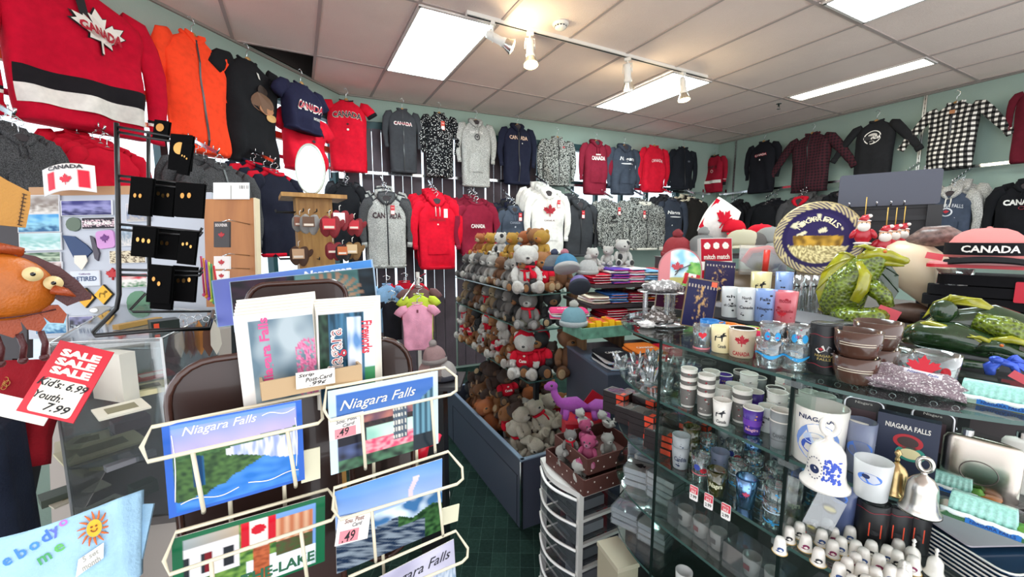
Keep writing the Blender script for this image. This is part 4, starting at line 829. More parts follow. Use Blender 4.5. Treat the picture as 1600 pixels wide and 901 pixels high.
# ================================================================== glass souvenir display on the right
GX, GY0, GY1, GXB = .84, .43, .76, 1.34
gd = thing('glass_display_unit', (GX, (GY0 + GY1) / 2, .0), 'rounded glass shelf display full of cups, bells and souvenirs at the right', 'display unit')
oy = (GY0 + GY1) / 2; a_, b_2 = .31, .36
def arcpts(sgn):
    c = GX + a_, (GY1 if sgn > 0 else GY0)
    return [(c[0] - a_ * math.cos(t), c[1] + sgn * b_2 * math.sin(t)) for t in [pi / 2 * k / 10 for k in range(11)]]
def gshelf(z, part):
    if part == 'A': o2 = [(GXB, GY1 + .003)] + [(GX, GY1 + .003)] + arcpts(1)[1:] + [(GXB, GY1 + b_2)]
    elif part == 'B': o2 = [(GX, GY0 + .003), (GX, GY1 - .003), (GXB, GY1 - .003), (GXB, GY0 + .003)]
    else: o2 = [(GXB, GY0 - .003)] + [(GX, GY0 - .003)] + arcpts(-1)[1:] + [(GXB + .01, GY0 - b_2), (GXB + .01, GY0 - .003)]
    o2 = [(x - GX, y - oy) for x, y in o2]; m = MB(); m.slab(o2, .006, z - .006); o = m.build('shelf', sg, gd)
    pts = {'A': arcpts(1), 'B': [(GX, GY0), (GX, GY1)], 'C': arcpts(-1)}[part]; pts = [(x - GX - .0005, y - oy) for x, y in pts]
    m = MB(); 
    for (x1, y1), (x2, y2) in zip(pts, pts[1:]):
        m.add([(x1, y1, z - .0065), (x2, y2, z - .0065), (x2, y2, z + .0005), (x1, y1, z + .0005)], [(0, 1, 2, 3)])
    m.build('shelf_edge', edge, o)
for z in (1.48, 1.316, 1.142, .97, .80):
    for part in 'ABC': gshelf(z if part != 'C' or z != 1.142 else 1.135, part)
for y in (GY0, GY1):
    m = MB(); m.box(((GXB - GX) / 2, y - oy, .99), (GXB - GX, .006, .98)); o = m.build('glass_divider', sg, gd)
    MB().box((-.0015, y - oy, .99), (.004, .007, .98)).build('divider_edge', M('dark_glass_edge', '#16211f', .2), o)
m = MB(); m.box(((GXB - GX) / 2 + .02, 0, .25), (GXB - GX, .9, .5)); m.build('plinth', M('black_laminate', '#1b1b1e', .5), gd)
m = MB(); m.box((GXB - GX + .01, .03, .72), (.02, .96, 1.50)); m.build('back_panel', M('display_back', '#5d5356', .6), gd)
for y, z in ((GY0, 1.47), (GY0, 1.305), (GY0, 1.13)):
    m = MB(); m.box((.02, y - oy + .0, z), (.05, .03, .012)); m.build('acrylic_clip', glass('acrylic_clip', '#dfe6e6', .3, .05, .25, '#c9cfcf'), gd)
# tall dark counter behind the glass unit that carries the taller souvenirs
ct = thing('back_counter', (1.86, .62, 0), 'dark counter behind the glass shelves carrying plates, dragons and hats', 'counter')
MB().box((.01, -.12, .73), (.96, 1.28, 1.46)).build('carcass', M('dark_counter', '#2c292c', .5), ct); MB().box((.01, -.12, 1.47), (.98, 1.30, .02)).build('counter_top', M('counter_top', '#57524f', .4), ct)

def sz(p): return (p - CAM).dot((Fw * math.cos(PITCH) + V((0, 0, -math.sin(PITCH))))) / FPX   # metres per pixel at p
clearg = glass('clear_tumbler', '#f2f7f8', .22, .04, .06, '#dfe8ea')
fr = {k: frosted(c, .62) for k, c in dict(white='#e9ecec', blue='#8fb0ea', red='#e8707c', yellow='#efe2a8', slate='#8d97b5', grey='#b9c0c4').items()}
def pr(c): return M('print_' + c.strip('#'), c, .5)
def look(p): return math.atan2(-p[0], p[1])
def cup(p, rt, rb, h, mat, label, cat='cup', name='shot_glass', deco=(), group=None, yaw=None, rim=None, inner=None, thick=.0018, handle=False):
    r = thing(name, T(*p) @ Rz(look(p) if yaw is None else yaw), label, cat, group)
    rr = lambda z: rb + (rt - rb) * max(0, min(1, z / h)); t = thick
    m = MB(); m.lathe([(0.0005, 0), (rb * .96, 0), (rb, h * .02), (rr(h * .5), h * .5), (rt, h), (rt - t, h), (rr(h * .5) - t, h * .5), (rb - t, h * .08), (.0005, h * .07)], 22, caps=False); m.build('vessel', mat, r)
    fy = lambda x, z: -math.sqrt(max(0, (rr(z) + .0006) ** 2 - x * x)) if abs(x) < rr(z) else 0
    if inner: MB().lathe([(rb - t * 1.6, h * .09), (rt - t * 1.3, h * .99)], 20, caps=False).build('lining', inner, r)
    if rim:
        m = MB(); m.tube([((rt - t / 2) * math.cos(a), (rt - t / 2) * math.sin(a), h) for a in [2 * pi * k / 22 for k in range(22)]], t * .8, 6, closed=True); m.build('rim', pr(rim), r)
    if handle: m = MB(); m.tube([(rt * .9, 0, h * .82), (rt * 1.5, 0, h * .8), (rt * 1.75, 0, h * .5), (rt * 1.4, 0, h * .22), (rb * .95, 0, h * .2)], rt * .11, 8); m.build('handle', mat, r)
    for d in deco:
        k, c = d[0], d[1]; m = MB()
        if k == 'band':                                # colour, z0, z1 with a wavy edge
            z0, z1, wv = d[2] * h, d[3] * h, (d[4] if len(d) > 4 else 0) * h; q0 = []; q1 = []
            for j in range(24): a = 2 * pi * j / 24; w_ = wv * math.sin(3 * a + z0 * 900); q0.append(((rr(z0) + .0005) * math.cos(a), (rr(z0) + .0005) * math.sin(a), z0 + w_)); q1.append(((rr(z1) + .0005) * math.cos(a), (rr(z1) + .0005) * math.sin(a), z1 + w_ * .6))
            m.rings([q0, q1], caps=False); n_ = 'colour_band'
        elif k == 'text': addtext(m, d[2], min(d[5], 1.35) * rt, d[6] * h, d[3] * rt, d[4] * h, fy=fy, bold=.02); n_ = 'lettering'
        elif k == 'leaf': flatshape(m, leaf(d[2] * rt, d[3] * h, d[4] * rt), fy=fy); n_ = 'leaf_print'
        elif k == 'blobs':
            q = random.Random(int(p[0] * 9999))
            for j in range(d[2]):
                x = q.uniform(-.62, .62) * rb; z = q.uniform(.15, .85) * h; s_ = q.uniform(.06, .16) * rt * (d[3] if len(d) > 3 else 1); flatshape(m, blob(x, z, s_, s_ * q.uniform(.4, .9), 9), fy=fy)
            n_ = 'pattern'
        elif k == 'heart': flatshape(m, [(d[2] * rt + .42 * rt * (16 * math.sin(t) ** 3) / 16, d[3] * h + .42 * rt * (13 * math.cos(t) - 5 * math.cos(2 * t) - 2 * math.cos(3 * t) - math.cos(4 * t)) / 16) for t in [-k_ * 2 * pi / 24 for k_ in range(24)]], fy=fy); n_ = 'heart_print'
        elif k == 'moose': flatshape(m, [(d[2] * rt + x * rt, d[3] * h + z * rt) for x, z in [(-.5, .1), (-.5, -.35), (-.42, -.35), (-.4, 0), (.05, 0), (.08, -.35), (.16, -.35), (.2, .1), (.42, .2), (.5, .15), (.48, .3), (.3, .38), (.45, .55), (.2, .5), (.1, .3), (-.3, .25)]], fy=fy); n_ = 'moose_print'
        elif k == 'oval': flatshape(m, blob(d[2] * rt, d[3] * h, d[4] * rt, d[5] * h), fy=fy); n_ = 'print'
        m.build(n_, pr(c), r)
    return r
def cupx(px, pyb, z, wpx, hpx, *a, tp=.86, **k):
    p = onz(px, pyb, z); s = sz(p); p = p + V((Fw.x, Fw.y, 0)) * (wpx / 2 * s * .8); s = sz(p); return cup(p, wpx / 2 * s, wpx / 2 * s * tp, hpx * s * .96, *a, **k)
Zt = 1.4805
wpc = M('white_ceramic', '#ece8e0', .2, coat=.3); cream = M('cream_ceramic', '#efe0b0', .25, coat=.3); brownc = M('brown_glazed', '#4d3329', .2, coat=.5); blackc = M('black_canister', '#17171a', .4)
cupx(1101, 546, Zt, 28, 38, clearg, 'clear shot glass with a red heart and pink base, leftmost on the glass edge', deco=[('heart', '#d8182f', .05, .62), ('text', '#3a3a3e', 'Falls', 0, .3, .6, .2), ('band', '#e88a92', .0, .07)])
cupx(1133, 552, Zt, 32, 42, cream, 'cream shot cup with black moose beside the heart glass', deco=[('moose', '#17171a', -.1, .6), ('text', '#3a3a3e', 'Canada', .05, .28, .7, .14)])
cupx(1166, 560, Zt, 38, 46, M('tan_ceramic', '#cdb89c', .3), 'shot cup with a big red maple leaf over CANADA and black inside', rim='#efe9e0', inner=M('black_slot'), deco=[('leaf', '#b01428', 0, .58, .62), ('text', '#b01428', 'CANADA', 0, .16, 1.2, .15)])
for i, (px, c, n_) in enumerate(((1112, '#2f7fc4', 'blue'), (1122, '#2f7fc4', 'blue'), (1142, '#f08a24', 'orange'), (1156, '#f08a24', 'orange'), (1178, '#9ccf3a', 'lime green'), (1191, '#e0265a', 'hot pink'))):
    cupx(px, 534 + i * 3, Zt, 27, 34, plastic(c, .3), 'solid %s shot cup in the row behind the moose cup, %s from left' % (n_, ORD[i]), inner=plastic(c, .3), deco=[('oval', '#f2ece0', 0, .5, .4, .2)])
for i, (px, py, w_, hh, st) in enumerate(((1211, 576, 42, 44, 0), (1252, 580, 42, 44, 0), (1211, 533, 36, 28, 1), (1254, 537, 36, 28, 1), (1270, 560, 36, 40, 2))):
    p = onz(px, 576 if st == 1 and i == 2 else (580 if st == 1 else py), Zt); s = sz(p); p = p + V((Fw.x, Fw.y, 0)) * (w_ / 2 * s * .8); s = sz(p)
    if st == 1: p.z += 44 * s * .96
    cup(p, w_ / 2 * s, w_ / 2 * s * .8, hh * s * .96, clearg, ['clear round glass with blue wave band, lower left of the pair', 'clear round glass with blue wave band, lower right beside the black canister', 'clear glass with blue drop marks stacked on the left wave glass', 'clear glass with blue drop marks stacked on the right wave glass', 'clear blue-marked glass behind the stacked pair'][i], 'glass', 'round_tumbler', deco=[('band', '#2f9fdc', .42, .52, .08), ('blobs', '#c23a58', 3), ('blobs', '#efe9e0', 3)] if st != 1 else [('oval', '#2f9fdc', -.3, .3, .2, .25), ('oval', '#2f9fdc', .45, .3, .2, .25), ('blobs', '#b8406a', 3)])
def canister(px, pyb, z, w_, hh, label, deco, lid=True):
    p = onz(px, pyb, z); s = sz(p); p = p + V((Fw.x, Fw.y, 0)) * (w_ / 2 * s * .8); s = sz(p); r_ = w_ / 2 * s; h = hh * s * .96; r = thing('gift_canister', T(*p) @ Rz(look(p)), label, 'canister')
    m = MB(); m.lathe([(r_ * .97, 0), (r_, .002), (r_, h - .002), (r_ * .98, h)], 24); m.build('tube', blackc, r); fy = lambda x, z_: -math.sqrt(max(0, (r_ + .0005) ** 2 - x * x))
    m = MB(); m.lathe([(r_ * .7, h), (r_ * .7, h + .0015), (.001, h + .0015)], 20, caps=False); m.tube([(r_ * .96 * math.cos(a), r_ * .96 * math.sin(a), h) for a in [2 * pi * k / 20 for k in range(20)]], .0012, 6, closed=True); m.build('lid', M('lid_black', '#232326', .3), r)
    for c, f in deco: m = MB(); f(m, r_, h, fy); m.build('label_print', pr(c), r)
    return r
def wave(zf): return lambda m, r_, h, fy: m.rings([[((r_ + .0006) * math.cos(a), (r_ + .0006) * math.sin(a), zf * h + e + .02 * h * math.sin(5 * a)) for a in [2 * pi * k / 30 for k in range(30)]] for e in (0, .0014)], caps=False)
canister(1298, 586, Zt, 42, 80, 'tall black canister with crossed Canada and US flags in front of the dragon', [('#8a2432', wave(.78)), ('#8a2432', wave(.18)), ('#e8e2da', lambda m, r_, h, fy: flatshape(m, [(-.55 * r_, .5 * h), (-.35 * r_, .43 * h), (.05 * r_, .5 * h), (-.1 * r_, .6 * h)], fy=fy)), ('#b81a2c', lambda m, r_, h, fy: flatshape(m, leaf(-.22 * r_, .51 * h, .18 * r_), fy=lambda x, z: fy(x, z) - .0004)),
  ('#a9a9ad', lambda m, r_, h, fy: flatshape(m, [(.05 * r_, .5 * h), (.5 * r_, .43 * h), (.62 * r_, .5 * h), (.2 * r_, .6 * h)], fy=fy)), ('#b8a25a', lambda m, r_, h, fy: (addtext(m, 'NIAGARA', 1.1 * r_, .05 * h, 0, .39 * h, fy=fy), addtext(m, 'FALLS', .8 * r_, .05 * h, 0, .32 * h, fy=fy)))])
canister(1328, 574, Zt, 36, 68, 'black canister with white lettering partly behind the flag canister', [('#8a2432', wave(.8)), ('#e8e2da', lambda m, r_, h, fy: addtext(m, 'CANADA', .9 * r_, .1 * h, .1 * r_, .5 * h, fy=fy))])
def barrel(p, r_, h, lab):
    r = thing('barrel_cup', T(*p) @ Rz(look(p)), lab, 'cup', 'brown barrel cups'); m = MB(); m.lathe([(.0005, 0), (r_ * .72, 0), (r_ * .78, h * .06), (r_ * .97, h * .45), (r_, h), (r_ * .93, h), (r_ * .9, h * .45), (r_ * .7, h * .1), (.0005, h * .09)], 26, caps=False); m.build('vessel', brownc, r)
    m = MB()
    for zf in (.52, .60):
        rr_ = r_ * .985; m.tube([(rr_ * math.cos(a), rr_ * math.sin(a), zf * h) for a in [-pi * .5 + (k - 8) * .1 for k in range(17)]], .0008, 5)
    m.build('hoop_lines', pr('#d8ccb8'), r); return r
for i, (px, py, lab) in enumerate(((1353, 604, 'front'), (1384, 590, 'rear'))):
    p = onz(px, py, Zt); s = sz(p); r_ = 29 * s; p = p + V((Fw.x, Fw.y, 0)) * r_ * .8; s = sz(p); r_ = 29 * s; h = 42 * s
    barrel(p, r_, h, 'brown barrel-shaped cup at the bottom of the %s stack' % lab); barrel(p + V((0, 0, h * .96)), r_ * 1.03, h, 'brown barrel-shaped cup on top of the %s stack' % lab)
cupx(1416, 590, Zt, 50, 40, clearg, 'low clear glass with red leaf print behind the geode', 'glass', 'round_tumbler', deco=[('leaf', '#c8182c', -.35, .4, .35), ('leaf', '#c8182c', .35, .35, .3)])
cupx(1482, 604, Zt, 56, 48, clearg, 'clear glass with dark red print right of the red leaf', 'glass', 'round_tumbler', deco=[('oval', '#8a1828', -.2, .3, .35, .2), ('oval', '#c8182c', .4, .45, .2, .2)])
# riser with tall frosted cups
rp = onz(1205, 512, Zt); rs = thing('display_riser', T(rp.x + .06, rp.y + .02, 1.484) @ Rz(-.12), 'low dark grey display riser under the tall frosted cups', 'riser')
MB().box((0, .03, .017), (.18, .36, .034)).build('block', M('grey_riser', '#4c4c52', .6), rs); MB().box((0, .03, .0355), (.183, .363, .003)).build('riser_top', M('grey_riser_top', '#66666c', .5), rs)
Zr = 1.522
tall = [(1145, 496, 26, 48, 'white', 'frosted white tall shot glass with small black marks, first on the grey riser'), (1171, 501, 28, 51, 'white', 'frosted white tall shot glass with scribbled lettering, second on the grey riser'), (1201, 504, 31, 52, 'blue', 'frosted blue tall shot glass with black marks on the grey riser'), (1233, 507, 34, 52, 'red', 'frosted red tall shot glass with leaf pattern on the grey riser')]
for i, (px, py, w_, hh, k, lab) in enumerate(tall):
    cupx(px, py, Zr, w_, hh, fr[k], lab, 'glass', 'tall_shot_glass', deco=[('blobs', '#23232a' if k != 'red' else '#a8152a', 5, .9), ('text', '#2a2a30' if k != 'red' else '#9a1830', ['oh Canada', 'Canada', 'Niagara', 'Canada'][i], 0, .42, 1.3, .1), ('text', '#2a2a30' if k != 'red' else '#9a1830', ['eh', 'North', 'Falls', 'moose'][i], 0, .72, .9, .1)] + ([('leaf', '#c8182c', -.2, .3, .45)] if k == 'red' else []))
for i, (px, c, k) in enumerate(((1186, 'yellow', 0), (1222, 'blue', 0), (1243, 'clear', 1), (1257, 'clear', 1), (1270, 'clear', 1))):
    p = at(px, 486 if i > 1 else 480, 1.42 if i > 1 else 1.36); s = sz(p); w_ = (28, 24, 15, 15, 15)[i]
    cup(V((p.x, p.y, Zt + .001)), w_ / 2 * s, w_ / 2 * s * .9, p.z - Zt + (56 if i > 1 else 55) * s, fr.get(c, clearg), '%s tall glass behind the frosted cups, %s from left' % ({'yellow': 'pale yellow moose', 'blue': 'frosted blue', 'clear': 'slim clear'}[c], ORD[i]), 'glass', 'tall_shot_glass', deco=[('moose', '#17171a', 0, .72, )] if i != 1 else [('blobs', '#23232a', 5)])
# ------------------------------------------------------------------ decorated cups on the second shelf, glasses on the third
rq = random.Random(5)
def grid_cups(zs, xs, ys, mk, nm):
    n = 0
    for a, x in enumerate(xs):
        for b_, y in enumerate(ys):
            mk(a, b_, V((x + .012 * math.sin(b_ * 2.2 + a), y + .006 * math.sin(a * 3 + b_), zs)), n); n += 1
KD = [(wpc, 'photo-printed', [('band', '#6d6a66', .1, .85), ('blobs', '#c8c2ba', 6), ('blobs', '#a02a34', 3)]), (wpc, 'white moose', [('moose', '#23232a', -.1, .5), ('text', '#23232a', 'Canada', 0, .2, 1.0, .14)]), (wpc, 'red and white leaf', [('leaf', '#c8182c', 0, .5, .7), ('band', '#c8182c', 0, .12)]), (M('purple_ceramic', '#4a2f8f', .25), 'purple', [('band', '#6a3aa8', .35, .6), ('blobs', '#d89a5a', 5), ('text', '#d8a8c8', 'Niagara', 0, .2, 1.2, .16)]), (frosted('#9aa0a2', .7), 'smoky grey', [('band', '#6f7476', .3, .34), ('text', '#55595c', 'CANADA', 0, .5, 1.2, .16)]), (fr['white'], 'frosted white', [('text', '#23232a', 'Niagara', 0, .6, 1.2, .14), ('blobs', '#23232a', 4)]), (M('dark_photo_cup', '#4f4a48', .3), 'dark photo', [('blobs', '#b9b2a8', 6), ('band', '#ddd8d0', .86, .98)])]
pick = {(0, 4): 0, (0, 3): 0, (0, 2): 1, (0, 1): 3, (0, 0): 4}
def mk1(a, b_, p, n):
    k = KD[pick.get((a, b_), (a * 3 + b_ * 2) % 7)]; st = 2 if (a, b_) in ((0, 4), (0, 3)) else (1 if (a + b_) % 3 == 0 else 0); r_ = .0215 if a else .0205; h = .058
    nz_ = 0
    for q in range(st + 1):
        cup(p + V((0, 0, q * .021)), r_, r_ * .80, h, k[0], '%s shot cup, second shelf, row %s, %s from right%s' % (k[1], ORD[a], ORD[b_], ['', ', middle of stack', ', top of stack'][q]), 'cup', 'shot_cup', rim='#e9e4dc' if k[0] is not fr['white'] else None, deco=k[2] if q == 0 or a == 0 else k[2][:1], inner=wpc if a < 3 else None)
grid_cups(1.3165, [.872, .925, .98, 1.04, 1.10], [.465, .525, .585, .645, .705], mk1, '')
KE = [(fr['grey'], 'frosted', [('blobs', '#1d2a4a', 7), ('text', '#1d2a4a', 'Canada', 0, .5, 1.3, .2)]), (clearg, 'clear flag', [('oval', '#3a4aa0', -.35, .6, .3, .12), ('oval', '#c8283a', .3, .5, .35, .1), ('band', '#d86a72', .3, .34)]), (glass('olive_glass', '#6a6a20', .2, .05, .5, '#4a4a12'), 'olive green', [('text', '#dfe0c0', 'Niagara', 0, .45, 1.2, .25)]), (metal('#7fa8d8', .25), 'blue foil', [('blobs', '#1d2f6a', 6), ('leaf', '#c84a6a', 0, .5, .4)]), (clearg, 'clear blue-marked', [('blobs', '#3aa0dc', 9), ('band', '#3aa0dc', .2, .24), ('band', '#c8dff0', .6, .64)]), (fr['slate'], 'slate frosted', [('blobs', '#23232a', 4)])]
pk2 = {(0, 4): 0, (0, 3): 1, (0, 2): 2, (0, 1): 3, (0, 0): 4, (1, 1): 4, (1, 2): 4}
def mk2(a, b_, p, n):
    k = KE[pk2.get((a, b_), (a * 2 + b_ * 3) % 6)]; h = .068 if (a + b_) % 2 else .06
    cup(p, .023, .018, h, k[0], '%s shot glass, third shelf, row %s, %s from right' % (k[1], ORD[a], ORD[b_]), 'glass', 'shot_glass', deco=k[2])
    if b_ in (0, 4) and a < 2: cup(p + V((0, 0, .03)), .023, .018, h, k[0], '%s shot glass nested on top, third shelf, row %s, %s from right' % (k[1], ORD[a], ORD[b_]), 'glass', 'shot_glass', deco=k[2][:1])
grid_cups(1.1425, [.868, .93, 1.0, 1.08], [.462, .525, .585, .645, .715], mk2, '')
# red shelf tags clipped to the third shelf edge
def tagcard(p, w_, h, yaw, lab, price, tilt=0, roll=0, top='SPECIAL'):
    r = thing('price_card', T(*p) @ Rz(yaw) @ Rx(tilt) @ Ry(roll), lab, 'price tag'); m = MB(); m.prism(rrect(w_, h, .003), .0012); m.build('card', paper('#f4f0ec'), r)
    m = MB(); m.prism([(-w_ * .46, -.02 * h), (w_ * .46, -.02 * h), (w_ * .46, h * .46), (-w_ * .46, h * .46)], .0004, -.0005); m.build('red_field', pr('#d8203f'), r)
    m = MB(); addtext(m, top, w_ * .8, h * .14, 0, h * .33, -.0012); addtext(m, 'SALE', w_ * .6, h * .18, 0, h * .12, -.0012, bold=.03); m.build('card_heading', pr('#f6ece8'), r); m = MB(); addtext(m, price, w_ * .72, h * .22, 0, -h * .24, -.001, rot=.1, bold=.015); m.build('handwriting', pr('#1a1a1e'), r); return r
for px, py, pc, n_ in ((1084, 770, '7.99', 'left'), (1107, 783, '2.99', 'middle'), (1134, 799, '2.99', 'right')): tagcard(onx(px, py, GX - .006), .021, .038, CAMYAW - .9, 'red and white %s tag on the third glass shelf edge, %s of three' % (pc, n_), pc)
# clear acrylic boxes of shot glasses on the lower shelves
def abox(x, y, z, w_, d_, h, lab, yaw=0):
    r = thing('acrylic_box', T(x, y, z) @ Rz(yaw), lab, 'box'); m = MB(); m.box((0, 0, h / 2), (w_, d_, h)); m.build('case', glass('acrylic_box', '#dfe4e6', .35, .05, .14, '#b9bfc2'), r)
    for i in range(int(d_ / .05)):
        m = MB(); m.M = T(0, -d_ / 2 + .03 + i * .05, .004); m.lathe([(.016, 0), (.02, .045), (.0185, .045), (.015, .004)], 16); c = m.build('packed_cup', wpc, r)
        m = MB(); m.box((-.0205, -d_ / 2 + .03 + i * .05, .028), (.001, .014, .012)); m.build('cup_print', pr('#a82034' if i % 2 else '#23232a'), c)
    return r
abox(.90, .655, .9705, .07, .16, .065, 'clear acrylic box of white cups behind the left red tag'); abox(.895, .50, .9705, .07, .13, .065, 'clear acrylic box of white cups with black print below the right tag')
for i in range(4): cup(V((.87, .48 + .065 * i, .8005)), .022, .018, .065, fr['white'], 'frosted shot glass on the lowest shelf, %s from right' % ORD[i], 'glass', 'shot_glass', deco=[('oval', '#2f5fa8', 0, .5, .5, .2)])
# playing cards, packets on the rounded left end
acr = glass('card_case', '#f4f6f8', .5, .04, .25, '#e4e8ec')
def deck(x, y, z, yaw, lab, face='#efebe2', mark=None, n=1, c2='#d3d8de'):
    for q in range(n):
        r = thing('card_packet', T(x + .002 * math.sin(q * 2), y, z + q * .0205) @ Rz(yaw + .03 * math.sin(q * 3)), lab if n == 1 else lab + ', %s from bottom' % ORD[q], 'playing cards'); w_, l_ = .066, .092
        MB().box((0, 0, .009), (w_ - .006, l_ - .006, .015)).build('cards', paper(c2), r); MB().box((0, 0, .0168), (w_ - .006, l_ - .006, .0008)).build('card_face', paper(face), r)
        MB().box((0, 0, .0097), (w_, l_, .0192)).build('case', acr, r)
        if mark and q == n - 1:
            m = MB(); z0 = .0195
            if mark == 'spade': o2 = [(0, .02), (-.012, .004), (-.012, -.005), (-.003, -.006), (-.007, -.014), (.007, -.014), (.003, -.006), (.012, -.005), (.012, .004)]
            else: o2 = [(x_ * .02, z_ * .02) for x_, z_ in LEAF] + [(-x_ * .02, z_ * .02) for x_, z_ in LEAF[::-1] if x_]
            m.slab(o2[::-1] if 0 else o2, .0004, z0); m.build('card_mark', pr('#131316' if mark == 'spade' else '#b8172a'), r)
cz = .9705
deck(.93, .90, cz, .5, 'clear-cased playing cards showing a black spade, left of the glass corner', mark='spade', n=3); deck(1.01, .93, cz, .3, 'playing card packet behind the spade pack', '#8a96a8', n=3); deck(.94, .81, cz, .15, 'silver playing card packet at the glass corner', '#e8ecf0', n=4); deck(1.03, .82, cz, -.2, 'red-backed playing card packet behind the silver pack', '#a03440', 'leaf', n=3)
deck(1.05, 1.02, cz, .8, 'blue landscape card packet at the round end of the fourth shelf', '#2f5f9a', n=4, c2='#23486f'); deck(1.12, .90, cz, .2, 'dark card packet deep on the fourth shelf', '#55504e', n=3)
for i, (x, y) in enumerate(((.95, .85), (.93, .95), (1.03, .90), (1.03, 1.0), (1.10, .82))): deck(x, y, .8005, .3 + .1 * i, 'clear-cased packet on the lowest rounded shelf, pile %s' % ORD[i], ('#c8ccc0', '#b9c4d8', '#d8dce0')[i % 3], n=3, c2='#a8adb8')
def packet(x, y, z, yaw, lab):
    r = thing('boxed_souvenir', T(x, y, z) @ Rz(yaw), lab, 'boxed souvenir'); MB().box((0, 0, .009), (.055, .085, .018)).build('carton', M('dark_carton', '#2c2426', .35), r)
    m = MB(); m.box((-.0, 0, .0183), (.046, .076, .0006)); m.build('film_window', glass('film', '#c8c4c4', .6, .05, .5, '#a8a09e'), r); m = MB(); m.box((-.012, -.0428, .009), (.022, .0006, .013)); m.box((-.0278, -.025, .009), (.0006, .03, .014)); m.box((-.014, -.03, .0188), (.022, .014, .0006)); m.build('orange_sticker', pr('#ee4a2a'), r)
p = at(965, 862, 1.35); r = thing('beige_box', T(p.x, p.y, 0) @ Rz(-.15), 'beige box standing below the glass shelves beside the drawer tower', 'box'); MB().box((0, 0, p.z / 2), (.075, .12, p.z)).build('carton', M('beige_card', '#a8a08a', .6), r); MB().box((0, 0, p.z - .006), (.08, .126, .016)).build('box_lid', M('beige_lid', '#b8b09a', .6), r)
n = 0
for a in range(3):
    for b_ in range(4):
        for q in range(3 + (a + b_) % 2):
            x, y = .905 + a * .075 + .02 * b_, .80 + b_ * .085
            packet(x, y, 1.1425 + q * .0195, .25 + .08 * math.sin(q + a), 'dark boxed souvenir, orange sticker, pile %s row %s, %s from bottom' % (ORD[a], ORD[b_], ORD[q])); n += 1
# crystals on the second rounded shelf, rock trays above
def crystal(x, y, z, s, lab, yaw=0, c='clear_crystal'):
    r = thing('crystal_ornament', T(x, y, z) @ Rz(yaw) @ Sc(s), lab, 'crystal ornament'); q = random.Random(int(x * 1e4)); m = MB(); m.lathe([(.5, 0), (.5, .12), (.42, .16)], 8, smooth=False); m.build('base', acr, r)
    m = MB()
    for i in range(7):
        a = q.uniform(0, 6.28); t = q.uniform(.1, .5); c_ = V((.25 * math.cos(a), .25 * math.sin(a), .15)); m.M = T(*c_) @ Rz(a) @ Ry(t); w_ = q.uniform(.08, .16); h = q.uniform(.5, 1.0); m.lathe([(w_, 0), (w_ * 1.1, h * .7), (.005, h)], 6, smooth=False)
    m.build('points', glass('cut_crystal', '#e6eaee', .9, .08, .35, '#cfd6dc'), r); return r
k = 0
for a in range(3):
    for b_ in range(4):
        crystal(.91 + a * .075 + .012 * b_, .80 + b_ * .075, 1.3165, .042 + .012 * ((a + b_) % 2), 'small clear cut-crystal ornament on the rounded second shelf, row %s, %s back' % (ORD[a], ORD[b_]), k); k += 1
def rock(p, r3, lab, c='#8f8b8a', yaw=0, flagc=True, name='mineral_rock'):
    r = thing(name, T(*p) @ Rz(yaw), lab, 'mineral rock'); m = MB(); m.ell((0, 0, r3[2] * .6), r3, u=26, v=14, nz=.5, nf=70)
    for i in range(len(m.v)): m.v[i].z = max(0, m.v[i].z)
    m.build('stone', speckle('rock_' + c.strip('#'), c, '#e4e0de', 90 if 'slab' not in name else 320, .55 if 'slab' not in name else .60), r); return r
p = onz(1000, 512, Zt); st = thing('tiered_glass_stand', (1.02, .93, Zt + .003), 'clear two-tier acrylic stand of grey mineral rocks with a tiny flag', 'display stand')
for z, rr_ in ((.003, .085), (.10, .075)): MB().lathe([(rr_, z - .003), (rr_, z)], 32).build('tier', acr, st)
for x, y in ((.05, .0), (-.04, .03), (-.02, -.04)): MB().cyl((x, y, 0), .008, .1, 10).build('stand_leg', acr, st)
rock((1.01, .92, 1.588), (.07, .05, .018), 'grey sparkling rock slab on the upper tier of the acrylic stand', yaw=.3); rock((1.0, .915, 1.488), (.05, .04, .022), 'grey rock on the lower tier of the acrylic stand', '#77706c')
rock((.93, .90, 1.482), (.025, .02, .012), 'white rock at the rounded edge of the top glass shelf', '#e9e6e2'); rock((1.09, .99, 1.482), (.04, .03, .03), 'small rough grey rock behind the acrylic stand', '#9a948f')
def flag(p, w_, h, yaw, lab, pole=.05, tilt=0):
    r = thing('small_canada_flag', T(*p) @ Rz(yaw) @ Ry(tilt), lab, 'flag'); MB().tube([(0, 0, 0), (0, 0, pole + h)], .0012, 6).build('pole', metal('#c9b070'), r)
    m = MB(); m.prism([(0, pole), (w_, pole), (w_, pole + h), (0, pole + h)], .0008); f_ = m.build('cloth', pr('#f2eeea'), r); m = MB()
    m.prism([(0, pole), (w_ * .25, pole), (w_ * .25, pole + h), (0, pole + h)], .0002, -.0004); m.prism([(w_ * .75, pole), (w_, pole), (w_, pole + h), (w_ * .75, pole + h)], .0002, -.0004); m.prism(leaf(w_ * .5, pole + h * .47, h * .4), .0002, -.0004); m.build('red_field', pr('#c8142a'), f_); return r
flag((1.06, .89, 1.60), .05, .035, CAMYAW, 'tiny Canada flag standing on the upper grey rock', .01, .2); flag((1.0, .92, 1.33), .03, .022, CAMYAW, 'tiny Canada flag among the crystal ornaments', .03, .1)
